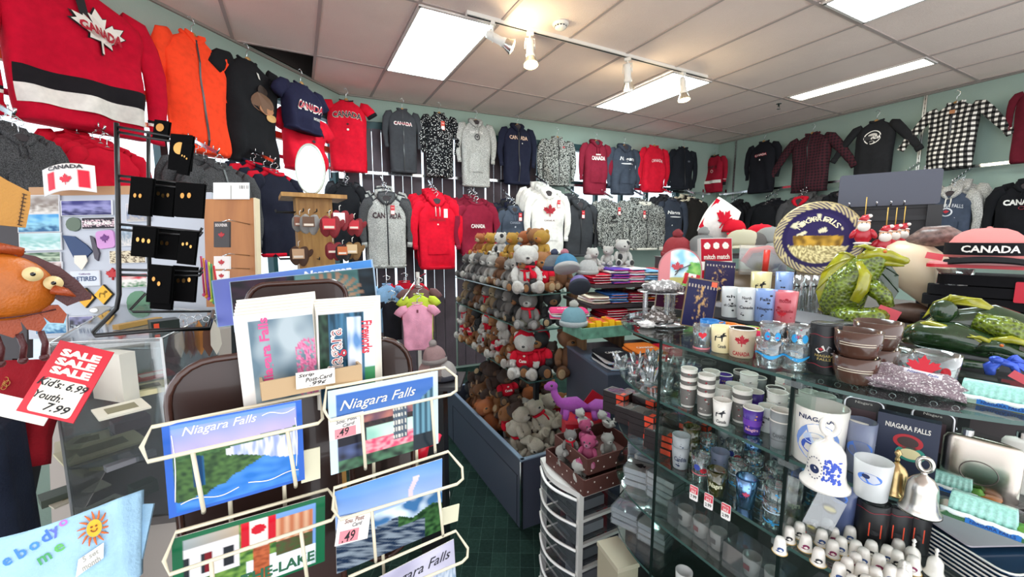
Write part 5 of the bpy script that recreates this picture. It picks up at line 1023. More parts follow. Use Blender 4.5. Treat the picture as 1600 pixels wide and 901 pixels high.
# ================================================================== figurines and gifts on the right
def fig(px, py, d=None, z=None, s=None, yaw=None):      # local frame of a figurine: x right, z up, in photo-pixel units
    p = onz(px, py, z) if z is not None else at(px, py, d)
    k = sz(p) if s is None else s
    return T(*p) @ Rz(look(p) if yaw is None else yaw) @ Sc(k), p
scale_m = M('dragon_green', '#2c4a22', .15, coat=.6); nt = scale_m.node_tree; b = nt.nodes['Principled BSDF']; L = nt.links.new
tc = nd(nt, 'ShaderNodeTexCoord'); vo = nd(nt, 'ShaderNodeTexVoronoi'); vo.inputs['Scale'].default_value = .2; rp_ = nd(nt, 'ShaderNodeValToRGB'); e = rp_.color_ramp.elements
e[0].color = (*lin('#121f0c'), 1); e[1].position = .9; e[1].color = (*lin('#7f941f'), 1); bu = nd(nt, 'ShaderNodeBump'); bu.inputs['Strength'].default_value = .8; bu.inputs['Distance'].default_value = .004
L(tc.outputs['Object'], vo.inputs['Vector']); L(vo.outputs[0], rp_.inputs[0]); L(rp_.outputs[0], b.inputs['Base Color']); L(vo.outputs[0], bu.inputs['Height']); L(bu.outputs[0], b.inputs['Normal'])
yel = M('dragon_yellow', '#9c9a1c', .2, coat=.6, var=.3, vs=.08); dgrn = M('dragon_dark', '#213a1e', .15, coat=.7, var=.3, vs=.1)
def wing(mb, root, tips, th=1.6):                       # ribs fanning from a root with membrane between
    root = V(root); T_ = [V(t) for t in tips]; n = len(T_); vs = [root]; fs = []; m_ = 6
    for i, t in enumerate(T_):
        for j in range(1, m_ + 1): f = j / m_; vs.append(root.lerp(t, f) + V((0, -5 * math.sin(pi * f), 4 * math.sin(pi * f))))
    for i in range(n - 1):
        a = 1 + i * m_; b_ = a + m_; fs.append((0, a, b_))
        for j in range(m_ - 1): fs.append((a + j, a + j + 1, b_ + j + 1, b_ + j))
    nrm = len(vs); vs2 = [v + V((0, th, 0)) for v in vs]; mb.add(vs, fs, True); mb.add(vs2, [f[::-1] for f in fs], True)
    for t in T_: mb.tube([root.lerp(t, j / 6) + V((0, -5 * math.sin(pi * j / 6), 4 * math.sin(pi * j / 6))) for j in range(7)], [2.6, 2.4, 2.2, 2, 1.7, 1.3, .8], 6)
def dragon_head(r, c, sc, dirx=1, m1=None):
    m = MB(); m.M = T(*c) @ Sc(sc * dirx, sc, sc)
    m.tube([(-22, 4, -8), (-10, 0, 2), (0, 0, 3), (12, 0, 0), (24, 0, -5), (33, 0, -8), (36, 0, -9)], [11, 13, 13, 11, 8, 7, 3], 12, flat=.85)
    m.tube([(-6, 0, -8), (8, 0, -11), (22, 0, -13), (31, 0, -14)], [7, 6, 4.5, 2.5], 8)
    m.ell((4, -8, 8), (6, 3.5, 4)); m.ell((4, 8, 8), (6, 3.5, 4)); m.ell((32, -4, -4), (3, 2, 2)); m.ell((32, 4, -4), (3, 2, 2)); m.build('head', m1 or yel, r)
    for sgn in (-1, 1):
        m = MB(); m.M = T(*c) @ Sc(sc * dirx, sc, sc); m.ell((6, sgn * 11, 7), 2.6, u=8, v=6); m.build('eye', M('amber_eye', '#c8641a', .1), r)
        m = MB(); m.M = T(*c) @ Sc(sc * dirx, sc, sc); m.tube([(-8, sgn * 6, 10), (-20, sgn * 9, 16), (-34, sgn * 10, 14)], [4.5, 3.2, .8], 7); m.build('horn', yel, r)
mw, p = fig(1338, 516, z=1.482); mw = mw @ Sc(.96)
dr1 = thing('dragon_figurine', mw, 'upright glazed green and yellow dragon figurine coiled behind the brown cups', 'figurine')
m = MB(); m.tube([(-20, 18, 8), (-24, 14, 40), (-16, 8, 75), (2, 4, 100), (14, 0, 118), (20, -4, 126)], [24, 31, 30, 24, 18, 14], 16); m.tube([(8, -8, 78), (28, -18, 60), (34, -20, 44)], [14, 11, 8], 10)
m.tube([(-24, -6, 26), (-6, -24, 22), (20, -26, 26), (30, -20, 34)], [16, 18, 18, 13], 12); m.build('body', scale_m, dr1)
m = MB(); m.tube([(-36, 10, 6), (-20, -24, 7), (10, -30, 7), (38, -22, 7), (52, -4, 9), (50, 12, 14), (38, 14, 20)], [9, 11, 11, 9, 7, 5, 2], 10); m.build('tail', yel, dr1)
m = MB(); m.tube([(-4, -14, 112), (4, -22, 92), (2, -28, 70), (-6, -30, 50)], [7, 10, 10, 8], 10, flat=.5); m.build('belly', yel, dr1)
m = MB(); wing(m, (-12, 4, 118), [(-34, 10, 124), (-52, 8, 92), (-58, 4, 60), (-50, 2, 30), (-34, 0, 8)]); m.build('wing', yel, dr1)
m = MB(); wing(m, (6, 22, 112), [(30, 30, 112), (44, 30, 90), (46, 28, 64), (38, 26, 42)]); m.build('wing', dgrn, dr1)
dragon_head(dr1, (18, -6, 122), .95); m = MB()
for i in range(9): a = i / 8; x = -30 + 34 * a; m.lathe([(0, 0)], 3) if 0 else m.tube([(x - 12 * (1 - a), 16, 20 + 95 * a), (x - 20 * (1 - a) - 4, 20, 28 + 96 * a)], [4, .6], 6)
m.build('back_spines', yel, dr1)
m = MB(); m.box((34, -30, 36), (26, 1, 18), Ry(.35)); m.build('price_sticker', pr('#e8606c'), dr1)
mw, p = fig(1500, 566, z=1.482); mw = mw @ Sc(.95)
dr2 = thing('dragon_figurine', mw, 'reclining glossy dark green dragon figurine on a grey block at the right edge', 'figurine')
m = MB(); m.tube([(-70, 4, 30), (-48, -4, 40), (-10, -8, 42), (26, -8, 34), (56, -8, 30)], [14, 26, 28, 22, 15], 16, flat=.9); m.tube([(-60, 16, 20), (-20, 22, 58), (30, 24, 72), (70, 22, 60), (92, 18, 40)], [16, 24, 26, 20, 12], 14); m.build('body', dgrn, dr2)
m = MB(); m.tube([(10, 0, 72), (40, -6, 66), (72, -4, 50), (90, 0, 30)], [14, 18, 15, 8], 12); m.build('flank', scale_m, dr2)
m = MB(); m.tube([(-66, -4, 50), (-40, -18, 62), (-8, -22, 54), (18, -26, 44), (30, -26, 38)], [3, 5, 6, 5, 3], 8); m.tube([(20, -20, 44), (48, -26, 52), (72, -20, 46)], [3, 6, 3], 8); m.build('crest', yel, dr2)
m = MB(); wing(m, (-22, 10, 96), [(-50, 4, 66), (-40, 4, 94), (-20, 6, 110), (14, 10, 106), (40, 14, 84)]); m.build('wing', yel, dr2)
m = MB(); m.ell((-26, 0, 82), (17, 10, 19)); m.build('shoulder', dgrn, dr2)
dragon_head(dr2, (34, -24, 36), .9, 1, dgrn); MB().tube([(-88, -16, 12), (-60, -30, 8), (-10, -34, 6), (40, -32, 8)], [4, 9, 8, 5], 8).build('tail', dgrn, dr2)
MB().box((30, 8, 4), (90, 40, 12)).build('grey_block', M('grey_riser', '#4c4c52', .6), dr2)
mw, p = fig(1568, 592, z=1.482); db = thing('dragon_figurine', mw, 'tiny iridescent blue dragon figurine with pink price tag', 'figurine'); bl = M('blue_iridescent', '#3f5fd0', .2, metal=.3, var=.4, vs=.1)
m = MB(); m.tube([(-14, 0, 4), (-16, 0, 16), (-6, 0, 28), (8, 0, 24), (14, 0, 8)], [6, 8, 7, 6, 4], 10); m.ell((-10, -6, 30), (8, 6, 6)); m.build('body', bl, db); m = MB(); wing(m, (0, 4, 26), [(10, 4, 40), (22, 4, 28), (24, 4, 12)], 1); m.build('wing', bl, db); MB().box((16, -8, 8), (22, 1, 12), Ry(.5)).build('price_sticker', pr('#e8606c'), db)
# cream figurine between the dragons
mw, p = fig(1426, 505, d=1.32); cf = thing('turtle_figurine', T(p.x, p.y, 1.482) @ Rz(look(p)) @ Sc(sz(p)), 'cream egg-bodied figurine with a mottled reptile head on brown base', 'figurine')
m = MB(); m.rings([[(6 + r_ * math.cos(a) + dx, r_ * .7 * math.sin(a), z) for a in [2 * pi * k / 20 for k in range(20)]] for r_, dx, z in ((6, 26, 18), (20, 20, 30), (34, 8, 52), (40, -4, 80), (36, -14, 104), (26, -20, 118), (10, -24, 126))]); m.build('body', M('cream_resin', '#e6d3b4', .35), cf)
m = MB(); m.ell((10, 4, 12), (44, 22, 16), nz=.4, nf=60); m.build('base', M('brown_resin', '#5a4034', .6, var=.3, vs=.1), cf)
m = MB(); m.tube([(-14, 0, 122), (4, -4, 132), (24, -6, 134), (40, -8, 128)], [10, 16, 15, 9], 12); m.build('head', M('mottled_resin', '#7d6660', .3, var=.6, vs=.15), cf); MB().box((14, -32, 104), (18, .8, 9), Ry(.2)).build('price_sticker', pr('#e8606c'), cf)
# souvenir plate on a stand
mw, p = fig(1272, 430, d=1.50, z=None); R0 = 58
pl_ = thing('souvenir_plate', mw @ T(0, 0, 0) @ Rx(-.22), 'large round NIAGARA FALLS souvenir plate in navy and gold with lacy rim', 'plate')
m = MB(); m.M = T(0, 0, R0) @ Rx(pi / 2); m.lathe([(.5, 0), (R0 * .7, 0), (R0 * .78, 3), (R0, 6), (R0, 7.5), (R0 * .77, 5), (.5, 2)], 48, caps=False); m.build('rim', M('gold_navy_rim', '#b9a67a', .3, metal=.3, var=.5, vs=.35), pl_)
def disc(r0, r1, y, f, nr=14, na=64):
    m = MB(); vs = [(0 if 0 else (r0 + (r1 - r0) * i / nr) * math.cos(2 * pi * j / na), y, R0 + (r0 + (r1 - r0) * i / nr) * math.sin(2 * pi * j / na)) for i in range(nr + 1) for j in range(na)]
    m.add(vs, [(i * na + j, i * na + (j + 1) % na, (i + 1) * na + (j + 1) % na, (i + 1) * na + j) for i in range(nr) for j in range(na)]); m.paint(lambda p_: f(p_.x / R0, (p_.z - R0) / R0)); return m
def platef(x, z):
    r_ = math.hypot(x, z)
    if r_ > .80: return '#c9b98a' if math.sin(math.atan2(z, x) * 40) * math.sin(r_ * 90) > -.1 else '#2c2450'
    if r_ > .70: return '#241d48'
    n_ = nz(x, z, 7, 3)
    if z > .06: return '#d9cfae' if n_ > .32 else '#2c2450'
    if z > -.22: return mixc('#c79a3a', '#7a5a20', .5 + n_ * 1.6) if abs(x) < .55 - abs(z) * .3 else '#2c2450'
    return mixc('#e8d9a0', '#8a7a50', .5 + nz(x, z, 22, 1) * 2)
disc(.5, R0 * .97, -7.6, platef, 26, 90).build('printed_face', paint_mat(.2), pl_)
m = MB(); [addtext(m, ch, 7, 8, math.sin(a) * R0 * .52, R0 + math.cos(a) * R0 * .52, -8.2, rot=-a) for ch, a in zip('NIAGARAFALLS', [-.95, -.78, -.62, -.46, -.3, -.14, .0, .3, .45, .6, .74, .88])]; m.build('lettering', pr('#e8dcb8'), pl_)
m = MB(); m.box((36, -9, 20), (16, .8, 10), Ry(.3)); m.build('orange_sticker', pr('#f0603a'), pl_); m = MB(); m.tube([(-30, -10, 4), (-30, -9, -1), (-26, 20, -1), (-20, 26, 50)], 1.6, 6); m.tube([(30, -10, 4), (30, -9, -1), (26, 20, -1), (20, 26, 50)], 1.6, 6); m.build('wire_stand', blackc, pl_)
stnd = onz(1, 1, 0) if 0 else None
q = p; bx = thing('plastic_wrapped_carton', T(q.x + .06, q.y + .04, 1.482) @ Rz(look(q)), 'tan carton wrapped in clear plastic supporting the souvenir plate', 'carton'); hh = max(.02, q.z - 1.484)
MB().box((-.10, .05, hh / 2), (.40, .16, hh)).build('carton', M('kraft_card', '#b79a74', .6), bx); m = MB(); m.box((-.10, .05, hh / 2), (.404, .164, hh + .004)); m.build('plastic_wrap', glass('film2', '#f0ece6', .4, .12, .08, '#c9c2b8'), bx)
# black ornament rack with santa ornaments and grey header board
mw, p = fig(1370, 420, d=1.55); kk = sz(p)
rk = thing('ornament_rack', T(p.x, p.y, 1.482) @ Rz(look(p)) @ Sc(kk), 'black pegged rack with a plain grey header board and hanging santas', 'rack'); z0 = (p.z - 1.482) / kk
MB().prism(rrect(116, 50, 4, cx=2, cz=z0 + 122), 2, 0).build('header_board', M('slate_header', '#4a4c58', .55), rk); MB().box((56, 6, z0 / 2 + 48), (16, 14, z0 + 96)).build('side_post', blackc, rk); MB().box((-54, 6, z0 / 2 + 40), (4, 10, z0 + 80)).build('side_post', blackc, rk)
m = MB(); m.box((0, 10, z0 + 52), (110, 2, 100))
for z in (6, 30, 54, 78, 96): m.box((0, 8, z0 + z), (112, 4, 7))
m.build('slatted_back', M('black_slats', '#222226', .5), rk)
for x in (-40, -8, 8, 22): m = MB(); m.tube([(x, 6, z0 + 98), (x, -22, z0 + 98), (x, -26, z0 + 102)], 1.1, 6); m.build('peg', chrome, rk)
santared = M('santa_red', '#b8182a', .3, coat=.3); skin = M('santa_skin', '#e0b08a', .5)
def santa(px, py, d, h, lab, grp=None):
    mw, p = fig(px, py, d=d); s_ = h / 44; r = thing('santa_ornament', mw @ Sc(s_), lab, 'ornament', grp)
    m = MB(); m.ell((0, 0, 14), (11, 7, 13)); m.ell((-11, -1, 16), (4, 4, 8), Ry(.5)); m.ell((11, -1, 16), (4, 4, 8), Ry(-.5)); m.build('coat', santared, r); m = MB(); m.ell((0, -1, 30), (7.5, 6.5, 7)); m.build('face', skin, r)
    m = MB(); m.ell((0, -5, 26), (7.5, 4, 7)); m.ell((0, -4, 31.5), (3, 3, 1.2)); m.ell((0, 0, 35), (8, 7, 2)); m.ell((6, -2, 42), 2.6); m.ell((0, 0, 2), (11, 8, 2.4)); m.build('white_beard', wc, r); m = MB(); m.tube([(0, 0, 35), (1, 0, 40), (6, -1, 43)], [7.5, 5, 2], 10); m.build('hat', santared, r)
    for e in (-1, 1): MB().ell((e * 2.6, -7, 32), .9, u=6, v=5).build('eye', blackp, r)
    m = MB(); m.tube([(0, 0, 42), (0, 6, 70)], .7, 5); m.build('cord', pr('#c9a24a'), r)
for i, (px, py, d, h) in enumerate(((1347, 382, 1.38, 46), (1380, 398, 1.36, 46), (1394, 395, 1.39, 44), (1407, 393, 1.42, 44), (1444, 392, 1.5, 36))): santa(px, py, d, h, ['red santa ornament hanging at the left of the black rack', 'red santa ornament leftmost of the row hanging low on the rack', 'red santa ornament in the middle of the low row', 'red santa ornament rightmost in the low row', 'small red santa ornament right of the black rack post', 'tiny red santa ornament left of the souvenir plate'][i])
# hats on the right
def capm(px, py, d, col, lab, s=1, yaw=0, text=None, brim=None, band=None, cat='cap', name='baseball_cap'):
    mw, p = fig(px, py, d=d); r = thing(name, mw @ Rz(yaw) @ Sc(s), lab, cat); m = MB(); R = []
    for k in range(7): t = pi / 2 * k / 6; R.append([(34 * math.cos(t) ** .7 * math.cos(a) if t < 1.57 else .2 * math.cos(a), 30 * max(.006, math.cos(t) ** .7) * math.sin(a), 34 * math.sin(t)) for a in [2 * pi * j / 22 for j in range(22)]])
    m.rings(R); m.build('crown', cloth(col), r); m = MB(); vs = []; n_ = 14
    for row_, (k, dz) in enumerate(((1, 0), (1.35, -1), (1.75, -5))):
        for j in range(n_ + 1): a = pi * 1.08 + (pi * .84) * j / n_; vs.append((34 * math.cos(a) * (1 if row_ == 0 else 1.04), 30 * math.sin(a) * k, 2 + dz - 5 * (abs(math.cos(a))) ** 2))
    fs = [(r_ * (n_ + 1) + j, (r_ + 1) * (n_ + 1) + j, (r_ + 1) * (n_ + 1) + j + 1, r_ * (n_ + 1) + j + 1) for r_ in range(2) for j in range(n_)]; m.add(vs, fs, True); m.add([(x, y, z - 1.6) for x, y, z in vs], [f[::-1] for f in fs], True); m.build('brim', cloth(brim or col), r)
    if band:
        m = MB(); m.rings([[(34.5 * math.cos(a), 30.5 * math.sin(a), z) for a in [pi + pi * j / 20 for j in range(21)]] for z in (3, 17)], closed=False, caps=False); m.build('front_band', cloth(band), r)
    if text: m = MB(); addtext(m, text, 44, 8, 0, 10, fy=lambda x, z: -31.4 * math.sqrt(max(0, 1 - (x / 35.3) ** 2)), bold=.03); m.build('lettering', wc, r)
    MB().ell((0, 0, 34), (2.5, 2.5, 1.5), u=8, v=5).build('button', cloth(col), r); return r
capm(1540, 402, 1.12, '#e08a86', 'pink baseball cap with black CANADA front band on a red tray', 1.35, .1, 'CANADA', '#17171a', '#17171a')
capm(1465, 400, 1.35, '#1a1a1d', 'plain black cap between the santas and the pink cap', 1.1, -.2)
mw, p = fig(1535, 418, d=1.12); tr_ = thing('red_tray', mw, 'flat red and pink tray under the pink CANADA cap', 'tray'); MB().slab(rrect(122, 66, 10), 5, 0).build('tray_base', plastic('#c8142a'), tr_); MB().slab(rrect(118, 62, 10), 3, 5.1).build('tray_rim', plastic('#e8a0a0'), tr_)
mw, p = fig(1545, 512, d=1.18); bb = thing('folded_black_garments', mw, 'pile of black garments with a red sale tag under the red tray', 'garments'); m = MB()
for k in range(5): m.slab(rrect(150 - 4 * k, 90, 14, cx=6 * math.sin(k * 2)), 15, k * 17)
m.build('pile', cloth('#1a1a1d'), bb); m = MB(); m.prism(rrect(22, 30, 2, cx=30, cz=62), 1, -47); m.build('price_tag', pr('#d8203a'), bb)
cupx(1503, 476, 1.56, 44, 56, clearg, 'clear tumbler with dark print beside the red tray', 'glass', 'tumbler', deco=[('oval', '#23202a', -.2, .5, .45, .3), ('oval', '#d8d2c8', .5, .4, .25, .3)])
# geode slab with leaf sign, falls paperweights
rock(onz(1440, 620, Zt) + V((.02, .04, .002)), (.078, .045, .022), 'flat purple-grey geode slab carrying a red maple leaf sign', '#8f7f86', yaw=look(onz(1440, 620, Zt)) , name='geode_slab')
p = onz(1440, 596, Zt + .02); ls = thing('maple_leaf_sign', T(*p) @ Rz(look(p)) @ T(0, 0, 0), 'small red maple leaf sign with a white script banner on the geode', 'souvenir sign'); s_ = sz(p)
MB().prism(leaf(0, .022, .026), .002).build('leaf', pr('#c8102a'), ls); m = MB(); m.prism([(-.024, .012), (.024, .008), (.024, .017), (-.024, .021)], .001, -.0015); o = m.build('banner', paper('#f0f0f4'), ls); m = MB(); addtext(m, 'Niagara Falls', .04, .005, 0, .0145, -.0018, shear=.3, rot=-.08); m.build('script', pr('#2a4aa0'), o)
def falls(px, py, z, w_, h, lab):
    p = onz(px, py, z); s = sz(p); r = thing('falls_paperweight', T(*p) @ Rz(look(p)) @ Sc(s * w_ / 100), lab, 'paperweight')
    m = MB(); m.slab([(x, y) for x, y in [(-50, -14), (50, -14), (54, 8), (40, 26), (-40, 26), (-54, 8)]], 10, 0); m.build('base', glass('green_resin', '#9fd0b0', .5, .1, .55, '#5f9a6a'), r)
    m = MB(); R = []
    for j in range(25):
        x = -36 + 72 * j / 24; b_ = 3 * math.sin(j * 2.1); R.append([(x, -8 + b_ * .6, 8), (x, -4 + b_ * .5, 20), (x * .97, 2 + b_ * .3, 33), (x * .95, 8, 36), (x * .95, 22, 34), (x, 24, 8)])
    m.rings(R); m.build('waterfall', M('falls_resin', '#9fd8cc', .25, coat=.3, var=.2, vs=.3), r)
    m = MB(); m.tube([(-44 + 8 * k, -12 + 2 * math.sin(k * 2), 10) for k in range(12)], 4, 7); m.build('foam', M('foam_white', '#e4f0ee', .4), r); m = MB(); m.ell((44, 0, 14), (10, 10, 10), nz=.4); m.ell((28, 4, 10), (12, 10, 8), nz=.4); m.build('rocks', M('moss_green', '#5f9a3a', .5, var=.3, vs=.1), r)
    m = MB(); m.prism([(-16, 1), (40, 1), (40, 9), (-16, 9)], 1, -15.5); o = m.build('plaque', pr('#1f6fc0'), r); m = MB(); addtext(m, 'NIAGARA FALLS', 46, 5, 12, 5, -15.9, bold=.02); m.build('lettering', pr('#0e2f70'), o)
falls(1548, 632, Zt, 92, 40, 'green glass waterfall paperweight on the top shelf edge'); Zc = 1.3165; falls(1532, 818, Zc, 100, 50, 'green glass waterfall paperweight on the second shelf, front'); falls(1480, 765, Zc, 70, 40, 'green glass waterfall paperweight behind the tilted brass bell')
# ------------------------------------------------------------------ second shelf, rounded right end
bw = lambda c: pr(c)
cupx(1296, 732, Zc, 72, 92, wpc, 'white mug with blue waterfall picture and NIAGARA lettering', 'mug', 'mug', tp=.9, handle=True, thick=.003, deco=[('oval', '#7f9fe0', .0, .45, .72, .34), ('oval', '#3f5fc0', .05, .38, .6, .16), ('oval', '#c8d8f4', -.1, .52, .4, .1), ('text', '#23305a', 'NIAGARA', -.1, .86, 1.2, .08)])
def bell(px, py, z, w_, h, mat, lab, ring=True, deco=True, name='bell', tilt=0):
    p = onz(px, py, z); s = sz(p); p = p + V((Fw.x, Fw.y, 0)) * w_ / 2 * s * .8; s = sz(p); r = thing(name, T(*p) @ Rz(look(p)) @ Ry(tilt) @ Sc(s * h / 100), lab, 'bell'); k = w_ / h * 100 / 2
    pf = [(k, 0), (k * .99, 4), (k * .84, 9), (k * .76, 20), (k * .74, 40), (k * .68, 52), (k * .48, 62), (k * .2, 68), (k * .12, 72)]
    m = MB(); m.lathe(pf, 32); m.build('body', mat, r); rr = lambda zz: next((a[0] + (b_[0] - a[0]) * (zz - a[1]) / (b_[1] - a[1]) for a, b_ in zip(pf, pf[1:]) if a[1] <= zz <= b_[1]), 1) + .4
    fy = lambda x, zz: -math.sqrt(max(0, rr(zz) ** 2 - x * x))
    if deco:
        m = MB()
        for i in range(60): q = random.Random(i); x = q.uniform(-.1, .55) * k; zz = q.uniform(14, 46); flatshape(m, blob(x, zz, q.uniform(1, 2.6), q.uniform(1, 3), 7), fy=fy)
        m.build('blue_pattern', pr('#2f4fb8'), r); m = MB(); o_ = [(-.42 * k + .28 * k * math.cos(a), 30 + 15 * math.sin(a)) for a in [2 * pi * j / 18 for j in range(18)]]
        for x, zz in o_: flatshape(m, blob(x, zz, .9, .9, 6), fy=fy)
        flatshape(m, blob(-.42 * k, 28, .18 * k, 6), fy=fy); m.build('dotted_oval', pr('#23305a'), r)
    m = MB()
    if ring: m.tube([(0, 0, 66), (0, 0, 76)], [5, 4], 8); m.tube([(9 * math.cos(a), 0, 88 + 12 * math.sin(a)) for a in [2 * pi * j / 20 for j in range(20)]], 4, 8, closed=True)
    else: m.lathe([(4, 70), (5, 78), (3, 84), (7, 92), (3, 99), (.5, 101)], 12)
    m.build('handle', mat, r); return r
bell(1308, 772, Zc, 66, 108, wpc, 'white porcelain bell with blue pattern and ring handle'); brass = metal('#c2a878', .25); silver = metal('#c9c4bc', .25)
bell(1457, 812, Zc, 52, 88, silver, 'tilted silver-brass bell with a loop handle and pink sticker', True, False, tilt=.0); m = MB()
bell(1411, 778, Zc, 40, 70, brass, 'small brass bell with turned handle beside the frosted glass', False, False)
def sticker(px, py, z, c, lab, d_=.0): pass
cupx(1376, 786, Zc, 48, 62, fr['white'], 'short frosted glass with blue falls picture beside the porcelain bell', 'glass', 'tumbler', deco=[('oval', '#4f7fd8', -.1, .62, .6, .14), ('oval', '#23305a', -.3, .66, .2, .06)])
cupx(1352, 742, Zc, 38, 84, fr['slate'], 'tall slate frosted glass with blue oval picture', 'glass', 'tall_shot_glass', deco=[('oval', '#4f7fd8', 0, .5, .8, .16)])
def standbox(px, py, z, w_, h, dpx, mat, lab, name, cat, art=None, yaw=0, tilt=0):
    p = onz(px, py, z); s = sz(p); r = thing(name, T(*p) @ Rz(look(p) + yaw) @ Rx(tilt) @ Sc(s), lab, cat); MB().box((0, dpx / 2, h / 2), (w_, dpx, h)).build('body', mat, r)
    if art: art(r, w_, h)
    return r
def bookart(r, w_, h):
    m = MB(); addtext(m, 'NIAGARA FALLS', w_ * .72, 8, 0, h - 16, -.5, bold=.02); m.build('title', pr('#d8d4cc'), r)
    for i, (x, z, c, e) in enumerate(((2, h - 38, '#a8242e', '#3a2a2a'), (6, h - 56, '#2f8a7a', '#d8cfa0'))):
        m = MB(); m.prism(blob(x, z, 17, 12, 24), .6, -.7); m.prism(blob(x, z, 14, 9.5, 24), .4, -1.0) if 0 else None; o = m.build('oval_badge', pr(c), r); m = MB(); m.prism(blob(x, z, 12, 8, 24), .3, -1.1); m.build('badge_centre', pr(e), o)
standbox(1408, 752, Zc, 70, 104, 18, M('navy_box', '#20283f', .45), 'dark navy NIAGARA FALLS gift box with red and green oval badges', 'gift_box', 'box', bookart)
def phoneart(r, w_, h):
    m = MB(); m.tube([(x, -1.5, h / 2 + z) for x, z in rrect(w_ - 6, h - 8, 8)], 1.6, 6, closed=True); m.build('silver_outline', metal('#d8d8dc', .3), r); m = MB(); m.prism([(-w_ * .3, h * .35), (w_ * .3, h * .35), (w_ * .3, h * .8), (-w_ * .3, h * .8)], .5, -1.2); m.build('picture', pr('#5a4048'), r)
    m = MB(); addtext(m, 'Niagara', w_ * .4, 5, 0, h * .9, -1.6); m.build('lettering', pr('#d8d4cc'), r)
standbox(1340, 720, Zc, 52, 100, 5, M('black_card', '#141417', .4), 'black phone-shaped picture frame with silver outline behind the mug', 'phone_shaped_frame', 'picture frame', phoneart, 0, -.25)
standbox(1446, 738, Zc, 52, 100, 5, M('black_card', '#141417', .4), 'black phone-shaped picture frame right of the NIAGARA FALLS box', 'phone_shaped_frame', 'picture frame', phoneart, 0, -.2)
# chain display behind
p = onz(1400, 700, Zc); kc = thing('keychain_board', T(p.x + .10, p.y + .10, 1.3165) @ Rz(look(p)), 'black board of small silver keychain rings behind the shelf frames', 'keychain board'); MB().box((0, 0, .07), (.34, .006, .14)).build('board', blackc, kc)
for i in range(30):
    x, z = -.15 + .033 * (i % 10), .03 + .045 * (i // 10); MB().tube([(x + .006 * math.cos(a), -.005, z + .006 * math.sin(a)) for a in [k * .785 for k in range(8)]], .0012, 5, closed=True).build('key_ring', chrome, kc)
def flask(px, py, z, w_, h, lab, leafm=False):
    p = onz(px, py, z); s = sz(p); r = thing('hip_flask', T(*p) @ Rz(look(p)) @ Sc(s), lab, 'flask'); m = MB(); R = []
    for zz, k in ((0, .96), (3, 1), (h * .9, 1), (h * .97, .9), (h, .6)): R.append([(w_ / 2 * k * math.copysign(abs(math.cos(a)) ** .8, math.cos(a)), 9 * k * math.sin(a) - 3 * math.cos(a) ** 2, zz) for a in [2 * pi * j / 28 for j in range(28)]])
    m.rings(R); m.build('body', metal('#bfb6ac', .22) if not leafm else wpc, r); m = MB(); m.tube([(20 * math.cos(a), -9.5, h * .42 + 18 * math.sin(a)) for a in [2 * pi * j / 24 for j in range(24)]], .8, 5, closed=True); m.build('round_emblem', metal('#6f6a66', .4), r) if not leafm else 0
    if leafm: m = MB(); flatshape(m, leaf(0, h * .5, 22), y=-9.6); m.build('leaf_print', pr('#c8142a'), r)
    m = MB(); m.cyl((-w_ * .2, 0, h), 7, 9, 14); m.build('cap', chrome, r)
flask(1524, 772, Zc, 84, 92, 'brushed steel hip flask with round embossed emblem'); flask(1606, 772, Zc, 68, 88, 'white hip flask with red maple leaf cut by the photo edge', True)
pb = thing('black_dish', T(*onz(1548, 786, Zc)) @ Sc(.62), 'small glossy black and amber dish in front of the steel flask', 'dish'); MB().lathe([(.02, 0), (.06, .012), (.062, .016), (.02, .006)], 24, caps=False).build('dish_body', gloss('#1a1210'), pb); MB().ell((0, 0, .014), (.03, .02, .006)).build('amber_stone', gloss('#a8641a'), pb)
# ------------------------------------------------------------------ third shelf, rounded right end: thimbles, canisters, plates
Zd = 1.1365
thb = []
q = random.Random(3); k = 0
pts = [(1218, 862), (1232, 845), (1258, 858), (1283, 850), (1248, 838), (1301, 846), (1327, 844), (1278, 880), (1300, 868), (1313, 862), (1336, 868), (1270, 834), (1292, 832), (1360, 868), (1335, 888), (1348, 880), (1322, 896), (1372, 890), (1385, 876), (1400, 884), (1402, 866), (1310, 905), (1345, 905), (1366, 912), (1390, 908), (1412, 902), (1425, 893), (1352, 925), (1376, 930), (1330, 925)]
def thimble(px, py, i):
    p = onz(px, py, Zd); lab = 'white porcelain thimble on the third shelf, %s counted from the shelf corner' % (ORD[i] if i < 20 else ORD[i - 20] + ' beyond the twentieth')
    if thb: q0 = thb[i % len(thb)] if len(thb) > 2 else None
    else: q0 = None
    if q0 is not None: dup(q0, T(*p) @ Rz(look(p)) @ Sc(1.35), lab, 'white porcelain thimbles'); return
    r = thing('thimble', T(*p) @ Rz(look(p)) @ Sc(1.35), lab, 'thimble', 'white porcelain thimbles'); m = MB(); m.lathe([(.0095, 0), (.0095, .0015), (.0082, .003), (.0078, .012), (.0068, .019), (.0055, .0225), (.002, .024)], 18); m.build('body', wpc, r)
    fy = lambda x, z: -math.sqrt(max(0, .0083 ** 2 - x * x)); m = MB(); c = ['#2f4f8a', '#23232a', '#8a2a5a'][i % 3]; flatshape(m, blob(.001, .009, .0042, .0035, 12), fy=fy); flatshape(m, blob(-.002, .006, .003, .001, 8), fy=lambda x, z: fy(x, z) - .0001); m.build('print', pr(c), r)
    m = MB(); m.tube([(.0097 * math.cos(a), .0097 * math.sin(a), .001) for a in [2 * pi * k / 16 for k in range(16)]], .0006, 5, closed=True); m.build('base_ring', pr('#c9a24a'), r); thb.append(r)
for i, (px, py) in enumerate(pts): thimble(px, py, i)
